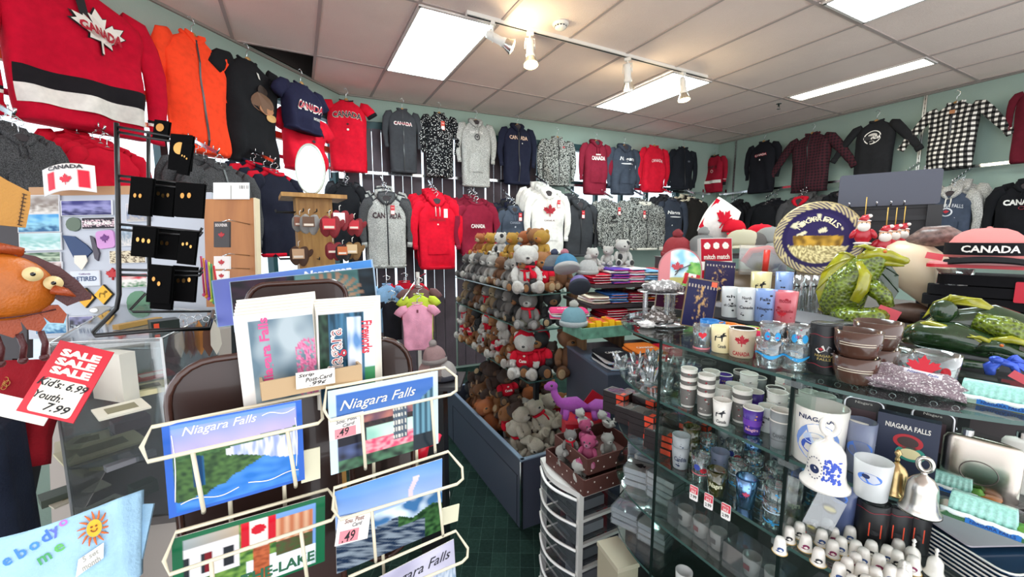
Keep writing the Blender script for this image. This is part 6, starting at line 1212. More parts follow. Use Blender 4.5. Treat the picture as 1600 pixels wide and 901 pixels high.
for i, (px, py, h) in enumerate(((1434, 890, 40), (1418, 925, 40), (1470, 905, 40))):
    p = onz(px, py, Zd); bell(px, py, Zd, 26, 44, wpc, 'tiny white porcelain bell among the thimbles, %s' % ['by the canisters', 'at the bottom edge', 'beside the plates'][i], False, False, 'miniature_bell')
for i, (px, lab) in enumerate(((1372, 'left'), (1408, 'middle'), (1440, 'right'))):
    canister(px, 858 + i * 4, Zd, 42 - i * 4, 72, 'black canister with orange square picture under the bell shelf, %s of three' % lab, [('#8a2432', wave(.86)), ('#d8492a', lambda m, r_, h, fy: flatshape(m, [(-.1 * r_, .3 * h), (.6 * r_, .3 * h), (.6 * r_, .62 * h), (-.1 * r_, .62 * h)], fy=fy)), ('#1a1a1e', lambda m, r_, h, fy: (flatshape(m, blob(.25 * r_, .42 * h, .28 * r_, .06 * h), fy=lambda x, z: fy(x, z) - .0004)))])
cupx(1322, 840, Zd, 44, 92, frosted('#5a6a9a', .6), 'tall blue frosted glass behind the thimbles', 'glass', 'tall_shot_glass', deco=[('oval', '#4f7fd8', -.1, .72, .5, .1)])
p = onz(1252, 838, Zd); r = thing('clear_pack', T(*p) @ Rz(look(p)) @ Ry(.32) @ Rx(-.3) @ Sc(sz(p)), 'clear plastic pack with gold trinkets leaning left of the thimbles', 'packaged trinket'); MB().box((10, 0, 40), (36, 8, 80)).build('case', glass('acrylic_box'), r); m = MB(); m.ell((14, -1, 60), (9, 2, 6)); m.ell((6, -1, 20), (9, 2, 5)); m.build('trinket', metal('#b8a85a'), r); MB().box((-2, -4.5, 8), (8, .6, 8)).build('sticker', pr('#e0483a'), r)
p = onz(1500, 890, Zd)
for k in range(7):
    r = thing('square_plate', T(p.x + .055, p.y - .02, Zd + k * .0085) @ Rz(-.35), 'dark blue square plate with white edge, %s from bottom of the stack' % ORD[k], 'plate', None); MB().slab(rrect(.15, .15, .02), .004, .001).build('plate_body', gloss('#1f3a55'), r); m = MB(); m.tube([(x, y, .005) for x, y in rrect(.15, .15, .02)], .0018, 6, closed=True); m.build('white_rim', wpc, r)
r = thing('eagle_print_card', T(p.x + .075, p.y + .0, Zd + .064) @ Rz(-.45), 'grey card printed with a dark eagle in plastic on the plate stack', 'card'); MB().slab(rrect(.17, .11, .006), .003, 0).build('card', paper('#a8a2aa'), r); m = MB(); m.slab([(x * .05 + .02, z * .05) for x, z in [(-.9, .2), (-.3, .5), (.3, .3), (.9, .6), (.6, .1), (.8, -.2), (.3, -.1), (.4, -.6), (0, -.2), (-.4, -.4), (-.5, 0)]], .0004, .0032); m.build('eagle_print', pr('#3a3436'), r)
for i in range(0): cup(V((.87 + .05 * (i % 2), .44 + .0 * i - .045 * (i // 2 + 1), Zd)), .02, .017, .058, [clearg, fr['blue'], fr['white']][i % 3], 'blue-marked glass behind the divider on the third shelf, %s along' % ORD[i], 'glass', 'shot_glass', deco=[('band', '#3aa0dc', .3, .36, .04), ('oval', '#c84a5a', 0, .6, .4, .12)]) if i < 3 else None
abox(.93, .35, .9705, .09, .13, .055, 'clear acrylic box of white miniatures on the lowest rounded right shelf')
abox(1.06, .33, .9705, .09, .13, .055, 'second clear acrylic box behind the first at the lower right')
# ================================================================== middle distance: folded shirts, hats, plaques, clock
stc = ['#c41630', '#5a3fa0', '#e4e2e0', '#e0457e', '#7fb4dc', '#e6dfc8', '#2b2c3c', '#8a1f3a', '#3a6fb8', '#d8d4d0', '#d8722a', '#1d1d22']
CN = ['red', 'purple', 'white', 'pink', 'pale blue', 'cream', 'dark navy', 'maroon', 'blue', 'light grey', 'orange', 'black']
def folded(p, yaw, w_, d_, n, cols, where, h=.014):
    for k in range(n):
        ci = cols[k % len(cols)]; r = thing('folded_t_shirt', T(p[0], p[1], p[2] + k * h) @ Rz(yaw + .08 * math.sin(k * 2.3 + p[0] * 9)), '%s folded shirt, %s from bottom, %s' % (CN[ci], ORD[k], where), 't-shirt', None)
        m = MB(); R = []
        for e, (kx, zz) in enumerate(((.92, .0015), (1, .003), (1.01, h * .6), (.97, h * .92), (.8, h))):
            R.append([(w_ / 2 * kx * math.copysign(abs(math.cos(a)) ** .35, math.cos(a)), d_ / 2 * kx * math.copysign(abs(math.sin(a)) ** .35, math.sin(a)), zz + .004 * noise.noise(V((math.cos(a) * 2, math.sin(a) * 2, k + p[0] * 5)))) for a in [2 * pi * j / 24 for j in range(24)]])
        m.rings(R); m.build('folded_body', cloth(stc[ci]), r)
        m = MB(); m.tube([(-w_ * .49, -d_ * .5, h * .5), (0, -d_ * .515, h * .45), (w_ * .49, -d_ * .5, h * .5)], .0015, 5); m.build('fold_edge', cloth(stc[(ci + 2) % 12]), r)
        if k == n - 1: m = MB(); m.M = T(0, 0, h + .0035) @ Rx(-pi / 2); addtext(m, 'CANADA', w_ * .6, .03, 0, 0, 0, bold=.02); m.build('lettering', pr('#e9e3dc' if ci != 2 else '#c8142a'), r)
ga = at(968, 450, 2.45); gz = [1.50, 1.39, 1.26, 1.106]
gm = T(ga.x, ga.y, 0) @ Rz(CAMYAW * .5)
gn = thing('shirt_shelving', gm, 'tiered wooden shelving stacked with colourful folded shirts in the middle', 'shelving')
for z, w_ in zip(gz[:3], (.50, .54, .62)): MB().box((0, .02, z - .01), (w_, .42, .018)).build('shelf_board', M('dark_shelf', '#3a3336', .5), gn)
for x in (-.24, .0, .24): MB().box((x, .08, 1.30), (.02, .28, .39)).build('upright', wood('shelf_wood', '#8a6a4a', '#5a4230'), gn)
def gp(x, y, z): return gm @ V((x, y, z))
for i, (x, cols, n) in enumerate(((-.19, [0, 7, 0], 4), (-.09, [1, 9, 1], 6), (.02, [3, 2, 3, 2], 6), (.12, [5, 4, 4], 5), (.21, [6, 0, 10], 5))): folded(gp(x, -.06 - .02 * (i % 2), gz[0]), CAMYAW * .5, .115, .22, n, cols, 'top tier pile %s from left' % ORD[i])
for i, (x, cols, n) in enumerate(((-.20, [5, 9], 3), (-.09, [8, 4, 8], 4), (.03, [0, 7, 3], 4), (.15, [7, 10, 7], 4))): folded(gp(x, -.07, gz[1]), CAMYAW * .5, .12, .22, n, cols, 'second tier pile %s from left' % ORD[i])
for i, (x, cols, n) in enumerate(((-.24, [2, 9], 3), (-.10, [0, 7, 0], 7), (.05, [9, 3, 0], 7), (.2, [2, 6], 4))): folded(gp(x, -.06, gz[2]), CAMYAW * .5, .14, .24, n, cols, 'third tier pile %s from left' % ORD[i])
for i, (x, cols, n) in enumerate(((-.2, [2, 11], 4), (-.02, [10, 10, 2], 5), (.15, [0, 2, 11], 4))): folded(gp(x, -.33, gz[3]), CAMYAW * .5, .16, .24, n, cols, 'lowest tier pile %s from left' % ORD[i])
# slate blue counter below the shirts and a patterned tray
p = onz(935, 565, .95); r = thing('blue_counter', T(ga.x, ga.y, 0) @ Rz(CAMYAW * .5) @ T(-.04, -.18, 0), 'slate blue laminate counter between the bear tower and glass shelves', 'counter'); MB().box((0, 0, .545), (.50, .54, 1.09)).build('carcass', slate, r); MB().box((0, 0, 1.098), (.52, .56, .014)).build('counter_top', M('slate_top', '#5f6c80', .4), r)
pt_ = p = at(932, 520, 1.95); r = thing('patterned_tray', T(*p) @ Rz(CAMYAW + .35), 'green patterned card tray holding yellow packets beside the plush tower', 'tray'); gt = M('green_tray_card', '#5f8f7a', .6, var=.4, vs=30)
for c, d in (((0, -.09, .025), (.26, .006, .05)), ((0, .09, .025), (.26, .006, .05)), ((-.13, 0, .025), (.006, .18, .05)), ((.13, 0, .025), (.006, .18, .05))): MB().box(c, d).build('tray_wall', gt, r)
MB().box((0, 0, .004), (.26, .18, .006)).build('tray_base', gt, r)
for k in range(5): c = thing('yellow_packet', T(*p) @ Rz(CAMYAW + .35) @ T(-.06 + .035 * k, .0, .008) @ Rx(-.15 * (k % 2)), 'yellow packet standing in the green patterned tray, %s from left' % ORD[k], 'packet', 'yellow packets in the green tray'); MB().box((0, 0, .03), (.028, .13, .05)).build('packet_body', plastic('#e8b41e'), c); MB().box((0, 0, .056), (.02, .1, .001)).build('packet_print', pr('#c8281e'), c)
folded((p.x + .02, p.y + .26, p.z + .03), CAMYAW, .2, .18, 3, [3, 2, 3], 'beside the green tray')
# knit and plush hats by the tower
def knit(p, s, c1, c2, lab, yaw=0, tilt=0, ear=None):
    r = thing('winter_hat', T(*p) @ Rz(look(p) + yaw) @ Rx(tilt) @ Sc(s), lab, 'hat'); m = MB(); R = []
    for k in range(8): t = pi / 2 * k / 7; R.append([((1 + .03 * math.cos(11 * a)) * .5 * max(.02, math.cos(t) ** .8) * math.cos(a), (1 + .03 * math.cos(11 * a)) * .5 * max(.02, math.cos(t) ** .8) * math.sin(a), .12 + .62 * math.sin(t)) for a in [2 * pi * j / 44 for j in range(44)]])
    m.rings(R); m.build('crown', fur(c1), r); m = MB(); m.lathe([(.5, 0), (.545, .03), (.55, .16), (.51, .2)], 28); m.build('cuff', fur(c2), r); MB().ell((0, 0, .82), .17, nz=.3, nf=60).build('pompom', fur(ear or c2), r); return r
knit(at(886, 422, 2.0), .115, '#3f9ed0', '#efece8', 'bright blue hat with white fur edge and pink pompom', .3, -.5, '#e8889a'); knit(at(906, 450, 1.95), .095, '#a08ad8', '#20304a', 'lilac and navy hat under the blue hat', .2, -.9); knit(at(866, 422, 2.1), .11, '#8a8f96', '#2b3a66', 'small grey and navy hat behind the curly brown bear'); knit(at(918, 428, 2.05), .10, '#efece8', '#e6e2dc', 'fluffy white hat right of the bright blue hat')
knit(at(896, 508, 1.9), .12, '#8fc8d8', '#dfe9ea', 'pale turquoise knitted hat on the glass shelf end', 0, 0, '#efece0')
m = MB(); r = thing('glass_side_shelf', T(1.79, 1.80, pt_.z + .01), 'clear glass side shelf carrying hats beside the bear tower', 'shelf'); 
for z in (-.015, .13): MB().box((0, 0, z), (.36, .40, .008)).build('glass_plate', sg, r)
MB().cyl((-.02, .15, 1.105 - pt_.z - .01), .01, pt_.z - .96, 12).build('post', chrome, r)
plush('whitespot', gp(.0, -.02, gz[0] + .087), .16, CAMYAW, 0, 0, 'white plush puppy sitting on top of the folded shirts'); plush('white', gp(-.08, .0, gz[0] + .087), .12, CAMYAW - .5, 0, 0, 'small white plush toy left of the puppy on the folded shirts')
plush('white', gp(-.19, -.02, gz[0] + .059), .14, CAMYAW + .4, 0, 0, 'white plush toy just left of the shirt piles')
# wall clock style disc with flag picture, on an easel
def plaque(tl, tr_, bl, lab, art, name='picture_plaque', cat='picture', frame='#8a6f4a', th=.006, nx=48, ny=60, fw=.02):
    mw, W, H = frame3(tl, tr_, bl); r = thing(name, mw, lab, cat); m = MB(); m.box((W / 2, th / 2 + .0005, -H / 2), (W, th, H)); m.build('backing', M('frame_' + frame.strip('#'), frame, .4), r)
    picture(W * (1 - 2 * fw), H * (1 - 2 * fw), art, nx, ny, -.0004, W * fw, -H * fw).build('printed_picture', paint_mat(.25), r); return r, W, H
def gold(bgc, seed, up=0):
    def f(u, v):
        n_ = nz(u, v, 9, seed) + .5 * nz(u, v, 23, seed); d = math.hypot((u - .5) * 1.6, (v - .55))
        return mixc(bgc, '#c9a06a', max(0, n_ * 2.2 - .15)) if d < .42 else (mixc(bgc, '#cfc0b0', .8) if abs(math.sin(u * 30)) > .8 and .1 < v < .17 else bgc)
    return f
r, W, H = plaque(at(1076, 432, 1.22), at(1124, 440, 1.22), at(1066, 508, 1.22), 'navy picture plaque with gold fireworks and an orange sticker', gold('#20204a', 2)); m = MB(); m.box((W * .86, -.001, -H * .08), (W * .18, .001, H * .1)); m.build('orange_sticker', pr('#f0603a'), r)
plaque(at(1103, 406, 1.5), at(1150, 410, 1.5), at(1096, 452, 1.5), 'dark purple picture plaque with gold skyline behind the navy one', gold('#2a2248', 5), frame='#2a2430')
plaque(at(1028, 441, 1.35), at(1074, 447, 1.35), at(1018, 478, 1.35), 'maroon and gold picture plaque with small flag left of the navy plaque', gold('#4a1f3a', 8), frame='#b8a890')
def clockf(u, v):
    x, z = u - .5, v - .5
    if x < -.22: return '#d8868a'
    if x > .2 - .3 * (v - .5) and v > .35: return mixc('#4f9a4a', '#9fd070', .5 + nz(u, v, 9, 1))
    if v > .78: return '#b9b06a'
    return mixc('#8fc8e0', '#e4f0f2', .5 + nz(u, v, 5, 2) * 1.5)
p = at(1061, 446, 1.75); ck = thing('picture_clock', T(*p) @ Rz(look(p)) @ Rx(-.2), 'round-topped clock face with Canada map flag picture and black hands', 'clock'); R_ = .082
m = MB(); o2 = [(-R_, 0), (R_, 0)] + [(R_ * math.cos(a), R_ * .9 + R_ * 1.0 * math.sin(a)) for a in [pi * k / 20 for k in range(21)]]; m.prism([(x * 1.06, z * 1.04) for x, z in o2], .012, .001); m.build('case', M('clock_edge', '#b9787a', .4), ck)
m = MB(); vs = []; n_ = 28; hf = lambda x: R_ * .9 + math.sqrt(max(0, R_ * R_ - x * x)); vs = [((-1 + 2 * i / n_) * R_ * .999, -.0005, hf((-1 + 2 * i / n_) * R_ * .999) * j / n_) for j in range(n_ + 1) for i in range(n_ + 1)]
m.add(vs, [(j * (n_ + 1) + i, j * (n_ + 1) + i + 1, (j + 1) * (n_ + 1) + i + 1, (j + 1) * (n_ + 1) + i) for j in range(n_) for i in range(n_)]); m.paint(lambda q_: clockf(q_.x / R_ / 2 + .5, 1 - q_.z / (1.9 * R_))); m.build('printed_face', paint_mat(.25), ck)
m = MB(); m.prism(leaf(-.01, .075, .03), .0005, -.0015); m.build('leaf_print', pr('#c0404a'), ck); m = MB(); m.box((.012, -.003, .075), (.07, .001, .004), Ry(-.5)); m.box((-.008, -.003, .06), (.04, .001, .004), Ry(-1.0)); m.build('clock_hands', blackp, ck)
m = MB(); m.box((0, .03, -.03), (.1, .05, .06)); m.build('stand', M('black_metal', '#1a1a1c', .4), ck)
def mit(u, v):
    if .58 < v < .8: return '#efe9e4'
    for cx in (.2, .5, .8):
        if math.hypot((u - cx) * 1.1, (v - .18) * 1.3) < .11: return '#efe2d8' if math.hypot(u - cx, v - .2) < .08 else '#f4f0ec'
    return '#b3182c'
r, W, H = plaque(at(1094, 372, 1.95), at(1144, 371, 1.95), at(1095, 436, 1.95), 'red mitten gift pack with three white faces standing behind the plaques', mit, 'mitten_pack', 'packet', '#c9c4c0', .03); m = MB(); addtext(m, 'mitch match', W * .8, H * .12, W / 2, -H * .46, -.002, bold=.03); m.build('lettering', pr('#f0e2d8'), r)
p = at(1120, 452, 1.95); r = thing('display_cabinet', T(2.03, 1.33, 0), 'dark display cabinet under the plaques, clock and mitten pack', 'cabinet'); MB().box((0, .0, .765), (.50, .24, 1.52)).build('carcass', M('dark_counter', '#2c292c', .5), r); MB().box((0, 0, 1.533), (.54, .27, .016)).build('cabinet_top', M('counter_top', '#57524f', .4), r)
# maple leaf cushion, red cap and pale hats further back
p = at(1107, 372, 2.75); r = thing('maple_leaf_cushion', T(*p) @ Rz(CAMYAW + .1) @ Ry(.55), 'tilted white cushion with big red maple leaf below the hoodies', 'cushion'); m = MB(); R = []
for t in [k / 8 for k in range(9)]:
    w_ = .115 * (1 - .15 * (2 * t - 1) ** 2); y_ = .05 * math.sin(pi * max(.04, min(.96, t))) ** .6; R.append([(w_ * math.copysign(abs(math.cos(a)) ** .7, math.cos(a)), y_ * math.sin(a), .26 * t) for a in [2 * pi * j / 20 for j in range(20)]])
m.rings(R); m.build('cushion_body', wc, r); m = MB(); cf_ = lambda x, z: -.054 * math.sqrt(max(0, 1 - (x / .12) ** 2)) * max(.1, math.sin(pi * z / .26)) ** .5 - .004
flatshape(m, leaf(0, .13, .085), fy=cf_); flatshape(m, [(-.11, .02), (-.085, .02), (-.085, .24), (-.11, .24)], fy=cf_); m.build('leaf_print', redc, r)
capm(1146, 362, 2.7, '#c8142a', 'red cap hanging just right of the maple leaf cushion', .55, .8); capm(1188, 374, 2.6, '#c8142a', 'red and white cap on the pale goods heap near the side wall', .7, -.6, None, '#e9e3dc')
for i, (px, py, c, n_) in enumerate(((1160, 384, '#b9b29a', 'khaki'), (1205, 380, '#8f8f8c', 'grey'), (1222, 384, '#c8bfa8', 'beige'), (1175, 388, '#5a5552', 'charcoal'))): capm(px, py, 2.4, c, '%s cap on the far heap behind the souvenir plate' % n_, .75, .4 * i)
mwq, q_ = fig(1190, 428, d=1.62); r = thing('packaged_snow_brush', mwq, 'black and red packaged item in front of the tan carton beside the plate', 'packaged item'); m = MB(); m.ell((0, 4, 20), (26, 8, 16)); m.build('black_body', M('black_glossy', '#1c1a1e', .3), r); m = MB(); m.tube([(-26, 0, 18), (-16, -2, 36), (6, -2, 40), (26, 0, 32)], 5, 8); m.tube([(4, -6, 2), (5, -7, 38)], 5, 8); m.build('red_band', plastic('#d8382a'), r); m = MB(); m.box((0, 2, 22), (64, 22, 46)); m.build('clear_wrap', glass('film2'), r)
p = at(1190, 392, 2.45); r = thing('goods_table', T(p.x, p.y, 0) @ Rz(CAMYAW), 'dark table heaped with caps behind the souvenir plate', 'table'); MB().box((0, .06, p.z - .03), (.55, .32, .02)).build('table_top', M('dark_counter', '#2c292c', .5), r)
for x in (-.25, .25):
    for y in (-.06, .18): MB().box((x, y, (p.z - .04) / 2), (.03, .03, p.z - .04)).build('leg', M('black_metal', '#1a1a1c', .4), r)
hb_ = at(1076, 402, 2.35); HZ = 1.64; r = thing('hat_carton', T(hb_.x, hb_.y, 0) @ Rz(CAMYAW), 'tall dark carton with red and grey hats behind the picture clock', 'carton'); MB().box((0, 0, HZ / 2), (.30, .24, HZ)).build('carton_body', M('dark_counter', '#2c292c', .5), r); MB().box((0, 0, HZ + .001), (.31, .25, .004)).build('carton_lid', M('counter_top', '#57524f', .4), r)
knit(V((hb_.x - .04, hb_.y + .05, HZ + .004)), .16, '#c8142a', '#b01428', 'red fuzzy hat with red pompom behind the clock', 0, .2); knit(V((hb_.x + .05, hb_.y - .05, HZ + .004)), .17, '#9a9a98', '#b9b8b4', 'tall grey marled knitted hat behind the mitten pack', .2, .0)
# ------------------------------------------------------------------ kids' clothes stand and knit hats left of the bin
def kidshirt(px, yt, yb, w_, d, col, lab, pn=()):
    t = at(px, yt, d); s = sz(t); W = w_ * s / 1.3; garment(T(*t) @ Rz(look(t)), W, (yb - yt) * s, 'kid', col, lab, 't-shirt', prints=pn, hang='wire', thick=.04, hook=.06)
kidshirt(652, 476, 548, 62, 2.35, '#e8a0b8', "pink child's t-shirt on a white hanger with a small chest label", [('rect', '#7a3a4a', 0, -.2, .06, .1)])
kidshirt(604, 446, 520, 50, 2.6, '#8fb9e0', "pale blue child's t-shirt behind the pink one"); kidshirt(654, 462, 532, 60, 2.45, '#c8e04a', "lime green child's t-shirt directly behind the pink one"); kidshirt(655, 450, 520, 62, 2.56, '#7a5a5c', "dusty brown child's t-shirt behind the lime one"); kidshirt(632, 442, 500, 66, 2.75, '#c8182e', "red child's t-shirt behind the pale blue one"); kidshirt(612, 470, 532, 40, 2.5, '#1d1d24', "black child's t-shirt beside the pale blue one")
p = at(652, 450, 2.6); r = thing('clothes_stand', T(p.x, p.y, 0) @ Rz(CAMYAW), "white metal stand holding the children's t-shirts", 'clothes stand'); MB().cyl((0, .02, .02), .012, p.z + .08, 12).build('post', white, r); MB().tube([(0, .25, p.z + .07), (0, 0, p.z + .06), (0, -.35, p.z - .02)], .006, 6).build('arm', chrome, r); MB().cyl((0, 0, 0), .18, .02, 24).build('base', white, r)
p = at(676, 592, 2.15); r = thing('hat_pedestal', T(p.x, p.y, 0) @ Rz(CAMYAW), 'black pedestal carrying a pile of knitted hats beside the bear tower', 'pedestal'); MB().box((0, 0, (p.z - .02) / 2), (.13, .14, p.z - .02)).build('body', blackc, r); MB().box((0, 0, p.z - .01), (.32, .24, .02)).build('pedestal_top', M('dark_counter', '#2c292c', .5), r)
for i, (px, py, s, c1, c2, l) in enumerate(((668, 588, .13, '#e8b8b4', '#8a2434', 'pale pink bobble hat with maroon edge on the hat pedestal'), (692, 590, .14, '#b9a09a', '#5a4a4a', 'taupe striped knitted hat in the middle of the hat pedestal'), (714, 588, .13, '#e6dcd8', '#2a2c44', 'white and navy knitted hat right on the hat pedestal'), (684, 568, .12, '#d8a8a8', '#c9b9b4', 'rose knitted hat on top of the hat heap'))): q_ = at(px, py, 2.15); knit(V((q_.x * .5 + p.x * .5, q_.y * .5 + p.y * .5, p.z + (.09 if i == 3 else .001))), s, c1, c2, l, .4 * i, -.1)
# ------------------------------------------------------------------ wooden spinner with mirror, mittens and plush keychains
p = at(497, 470, 2.25); sp = thing('wooden_spinner', T(p.x, p.y, .0) @ Rz(CAMYAW + .55), 'square oak display column with overhanging top and hook arms', 'display spinner'); oak = wood('oak', '#b88a4a', '#9a6c34'); zt = at(497, 308, 2.25).z
MB().box((0, 0, zt / 2), (.17, .17, zt - .03)).build('column', oak, sp); MB().box((0, 0, zt - .01), (.30, .30, .02)).build('top_board', oak, sp); MB().box((0, 0, .02), (.4, .4, .04)).build('base', oak, sp)
for z in (zt - .09, zt - .33):
    for k in range(3):
        for ax in (0, 1):
            a = -.06 + .06 * k; m = MB(); m.tube([(a, -.085, z), (a, -.17, z), (a, -.175, z + .012)] if ax == 0 else [(-.085, a, z), (-.17, a, z), (-.175, a, z + .012)], .003, 6); m.build('hook_arm', blackc, sp)
mr = thing('oval_mirror', T(p.x, p.y, zt + .005) @ Rz(CAMYAW + .25), 'oval white-framed mirror standing on the oak display column', 'mirror'); mz = at(503, 232, 2.25).z - zt
m = MB(); m.tube([(.068 * math.cos(a), 0, mz * .5 + mz * .48 * math.sin(a)) for a in [2 * pi * k / 36 for k in range(36)]], .006, 8, closed=True); m.build('mirror_frame', M('pale_frame', '#c9d2c8', .3, metal=.4), mr)
m = MB(); m.prism(blob(0, mz * .5, .066, mz * .47, 36), .004, -.002); m.build('mirror_glass', metal('#e6ecec', .03), mr); MB().cyl((0, 0, 0), .02, .01, 12).build('foot', blackc, mr)
def mitt(px, py, d, c, s, lab, cardc='#8a4a34', card=True):
    q_ = at(px, py, d); r = thing('mitten_pair' if card else 'plush_keychain', T(*q_) @ Rz(look(q_)) @ Sc(s), lab, 'mittens' if card else 'keychain'); m = MB(); m.ell((-.12, 0, -.5), (.2, .1, .38), nz=.15); m.ell((.15, -.05, -.52), (.2, .1, .38), Ry(.15), nz=.15); m.ell((.38, -.05, -.42), (.09, .07, .17), Ry(.5)); m.build('mitten', fur(c), r)
    if card: m = MB(); m.prism([(-.22, -.62), (.18, -.62), (.18, -.25), (-.22, -.25)], .01, -.18); o = m.build('card_label', pr(cardc), r); m = MB(); m.prism([(-.18, -.58), (.14, -.58), (.14, -.5), (-.18, -.5)], .004, -.185); m.build('label_text', pr('#e6d8c8'), o)
    m = MB(); m.tube([(0, 0, -.15), (0, 0, 0), (.05, .05, .04)], .015, 5); m.build('loop', pr('#e9e4dc'), r)
for a in ((468, 330, 2.0, '#d8d2cc', .115, 'pale grey mitten pair with brown label, left side of the oak column', '#8a5038'), (482, 328, 1.97, '#e0dbd6', .13, 'white mitten pair with picture label near the column corner', '#6a4a34'), (514, 330, 1.97, '#c8182c', .14, 'bright red mitten pair left of the flag mitten', '#c8182c'), (530, 322, 2.0, '#d01830', .13, 'red mitten pair with white flag patch', '#f0ece8'), (553, 335, 2.05, '#c8182c', .12, 'red mitten pair at the right of the oak column', '#c8182c')): mitt(*a)
for a in ((466, 378, 2.0, '#7a4a2a', .13, 'brown furry keychain hanging low on the oak column', '#c9a07a'), (520, 372, 2.0, '#c0182c', .12, 'red plush keychain low on the oak column', '#8a1020'), (535, 376, 2.0, '#2a2426', .11, 'dark card keychain between red and tan plush', '#c8642a'), (550, 372, 2.02, '#b9843e', .12, 'tan bear keychain at the right low hooks', '#d9b98a')): mitt(*a[:-1], cardc=a[-1])
# ================================================================== left: postcard rack in front
A_ = onz(252, 665, 1.54); B_ = onz(690, 577, 1.54); RK = ((A_.x, A_.y), (B_.x, B_.y))
rw = lambda px, py, off=0.0: onwall(px, py, RK, off)
crm = M('cream_wire', '#dcd2b8', .35, coat=.3); brn = M('brown_metal_panel', '#2e1813', .35, coat=.3)
c0 = rw(470, 700); PKM = T(c0.x, c0.y, 0) @ Rz(wyaw(RK)); pk = thing('postcard_rack', PKM, 'cream wire postcard rack with brown metal back panels in the foreground', 'postcard rack'); inv = PKM.inverted()
def loc(p): return inv @ p
def rpanel(px0, py0, px1, py1, off, rad, lab=None):
    a = loc(rw(px0, py0, off)); b_ = loc(rw(px1, py0, off)); c = loc(rw(px0, py1, off)); w_ = b_.x - a.x; h = a.z - c.z
    m = MB(); m.prism(rrect(w_, h, rad, 6, (a.x + b_.x) / 2, a.z - h / 2), .008, a.y); o = m.build('back_panel', brn, pk)
    m = MB(); m.tube([(x, a.y, z) for x, z in rrect(w_, h, rad, 6, (a.x + b_.x) / 2, a.z - h / 2)], .0045, 8, closed=True); m.build('rolled_edge', M('brown_edge', '#3f231b', .25, coat=.5), o)
rpanel(256, 572, 520, 1300, -.055, .05); rpanel(384, 446, 540, 700, -.20, .03); rpanel(540, 536, 640, 900, -.10, .06)
def loop(pts, off, rear, verts):
    m = MB(); n = len(pts); q = []
    for i, (x, y, o_) in enumerate(pts): q.append(loc(rw(x, y, o_)))
    m.tube(q, .0024, 8, closed=True); o = m.build('wire_loop', crm, pk)
    for (xa, ya, xb, yb) in verts: m = MB(); m.tube([loc(rw(xa, ya, .022)), loc(rw(xb, yb, .020)), loc(rw(xb, yb + 4, .004))], .0024, 8); m.build('wire_upright', crm, o)
loop([(237, 667, 0), (500, 614, -.018), (504, 654, 0), (497, 661, .022), (231, 721, .022), (221, 698, .01)], 0, 0, [(301, 706, 318, 796), (449, 673, 462, 756)])
loop([(510, 606, 0), (695, 574, -.018), (713, 588, 0), (713, 610, .01), (704, 616, .022), (516, 657, .022), (506, 640, .01)], 0, 0, [(565, 646, 571, 728), (674, 622, 680, 702)])
loop([(275, 831, 0), (512, 764, -.018), (522, 776, 0), (526, 800, .01), (518, 812, .022), (265, 897, .022), (256, 876, .01)], 0, 0, [(330, 876, 336, 960), (470, 829, 480, 905)])
loop([(522, 762, 0), (700, 705, -.018), (722, 730, 0), (723, 748, .01), (714, 756, .022), (532, 811, .022), (520, 795, .01)], 0, 0, [(581, 797, 587, 873), (685, 765, 692, 832)])
loop([(545, 901, 0), (712, 829, -.018), (731, 856, 0), (730, 870, .01), (722, 878, .022), (560, 945, .022), (545, 925, .01)], 0, 0, [])
for xa, ya, xb, yb in ((443, 760, 446, 785), (583, 722, 585, 742), (650, 702, 652, 722), (358, 787, 362, 806), (597, 866, 600, 880)): m = MB(); m.tube([loc(rw(xa, ya - 30, -.03)), loc(rw(xb, yb + 20, -.03))], .0026, 8); m.build('support_wire', crm, pk)
MB().tube([(0, .09, .04), (0, .09, 1.3)], .012, 10).build('centre_post', brn, pk); m = MB(); m.slab(blob(0, .09, .22, .22, 24), .04, 0); m.build('base', brn, pk)
def sm(a, b_, t): t = max(0, min(1, (t - a) / (b_ - a))); return t * t * (3 - 2 * t)
def pc1(u, v):
    if u < .045 or u > .955 or v < .02 or v > .97: return '#2f62bf'
    hz = .36 + .03 * nz(u, 0, 9, 1) - .06 * u
    if v < .07 + 0 * u: return '#6a94dc'
    if v < hz: return mixc('#7a9ae0', '#c4b6de', v / hz + .2 * nz(u, v, 6, 2))
    if v < hz + .06: return mixc('#2a4a2c', '#4f7a44', .5 + nz(u, v, 30, 3))
    if .17 < u < .25 and .26 < v < .74: return '#1f5a8a' if u > .24 else '#1a3f66'
    if u > .40 and hz + .06 - .02 * u <= v < .46 + .20 * sm(.36, .95, u) + .015 * nz(u, 0, 18, 5): return mixc('#f0f0f8', '#98a6dc', .45 + nz(u * 3, v * .4, 14, 6) * 1.5)
    if v < .86 - .38 * sm(.1, .95, u) + .03 * nz(u, 0, 14, 2): return mixc('#203c22', '#4a6e38', .5 + nz(u, v, 26, 7))
    return mixc('#1f6cc0', '#4a8cdc', .5 + nz(u, v * 2, 8, 8))
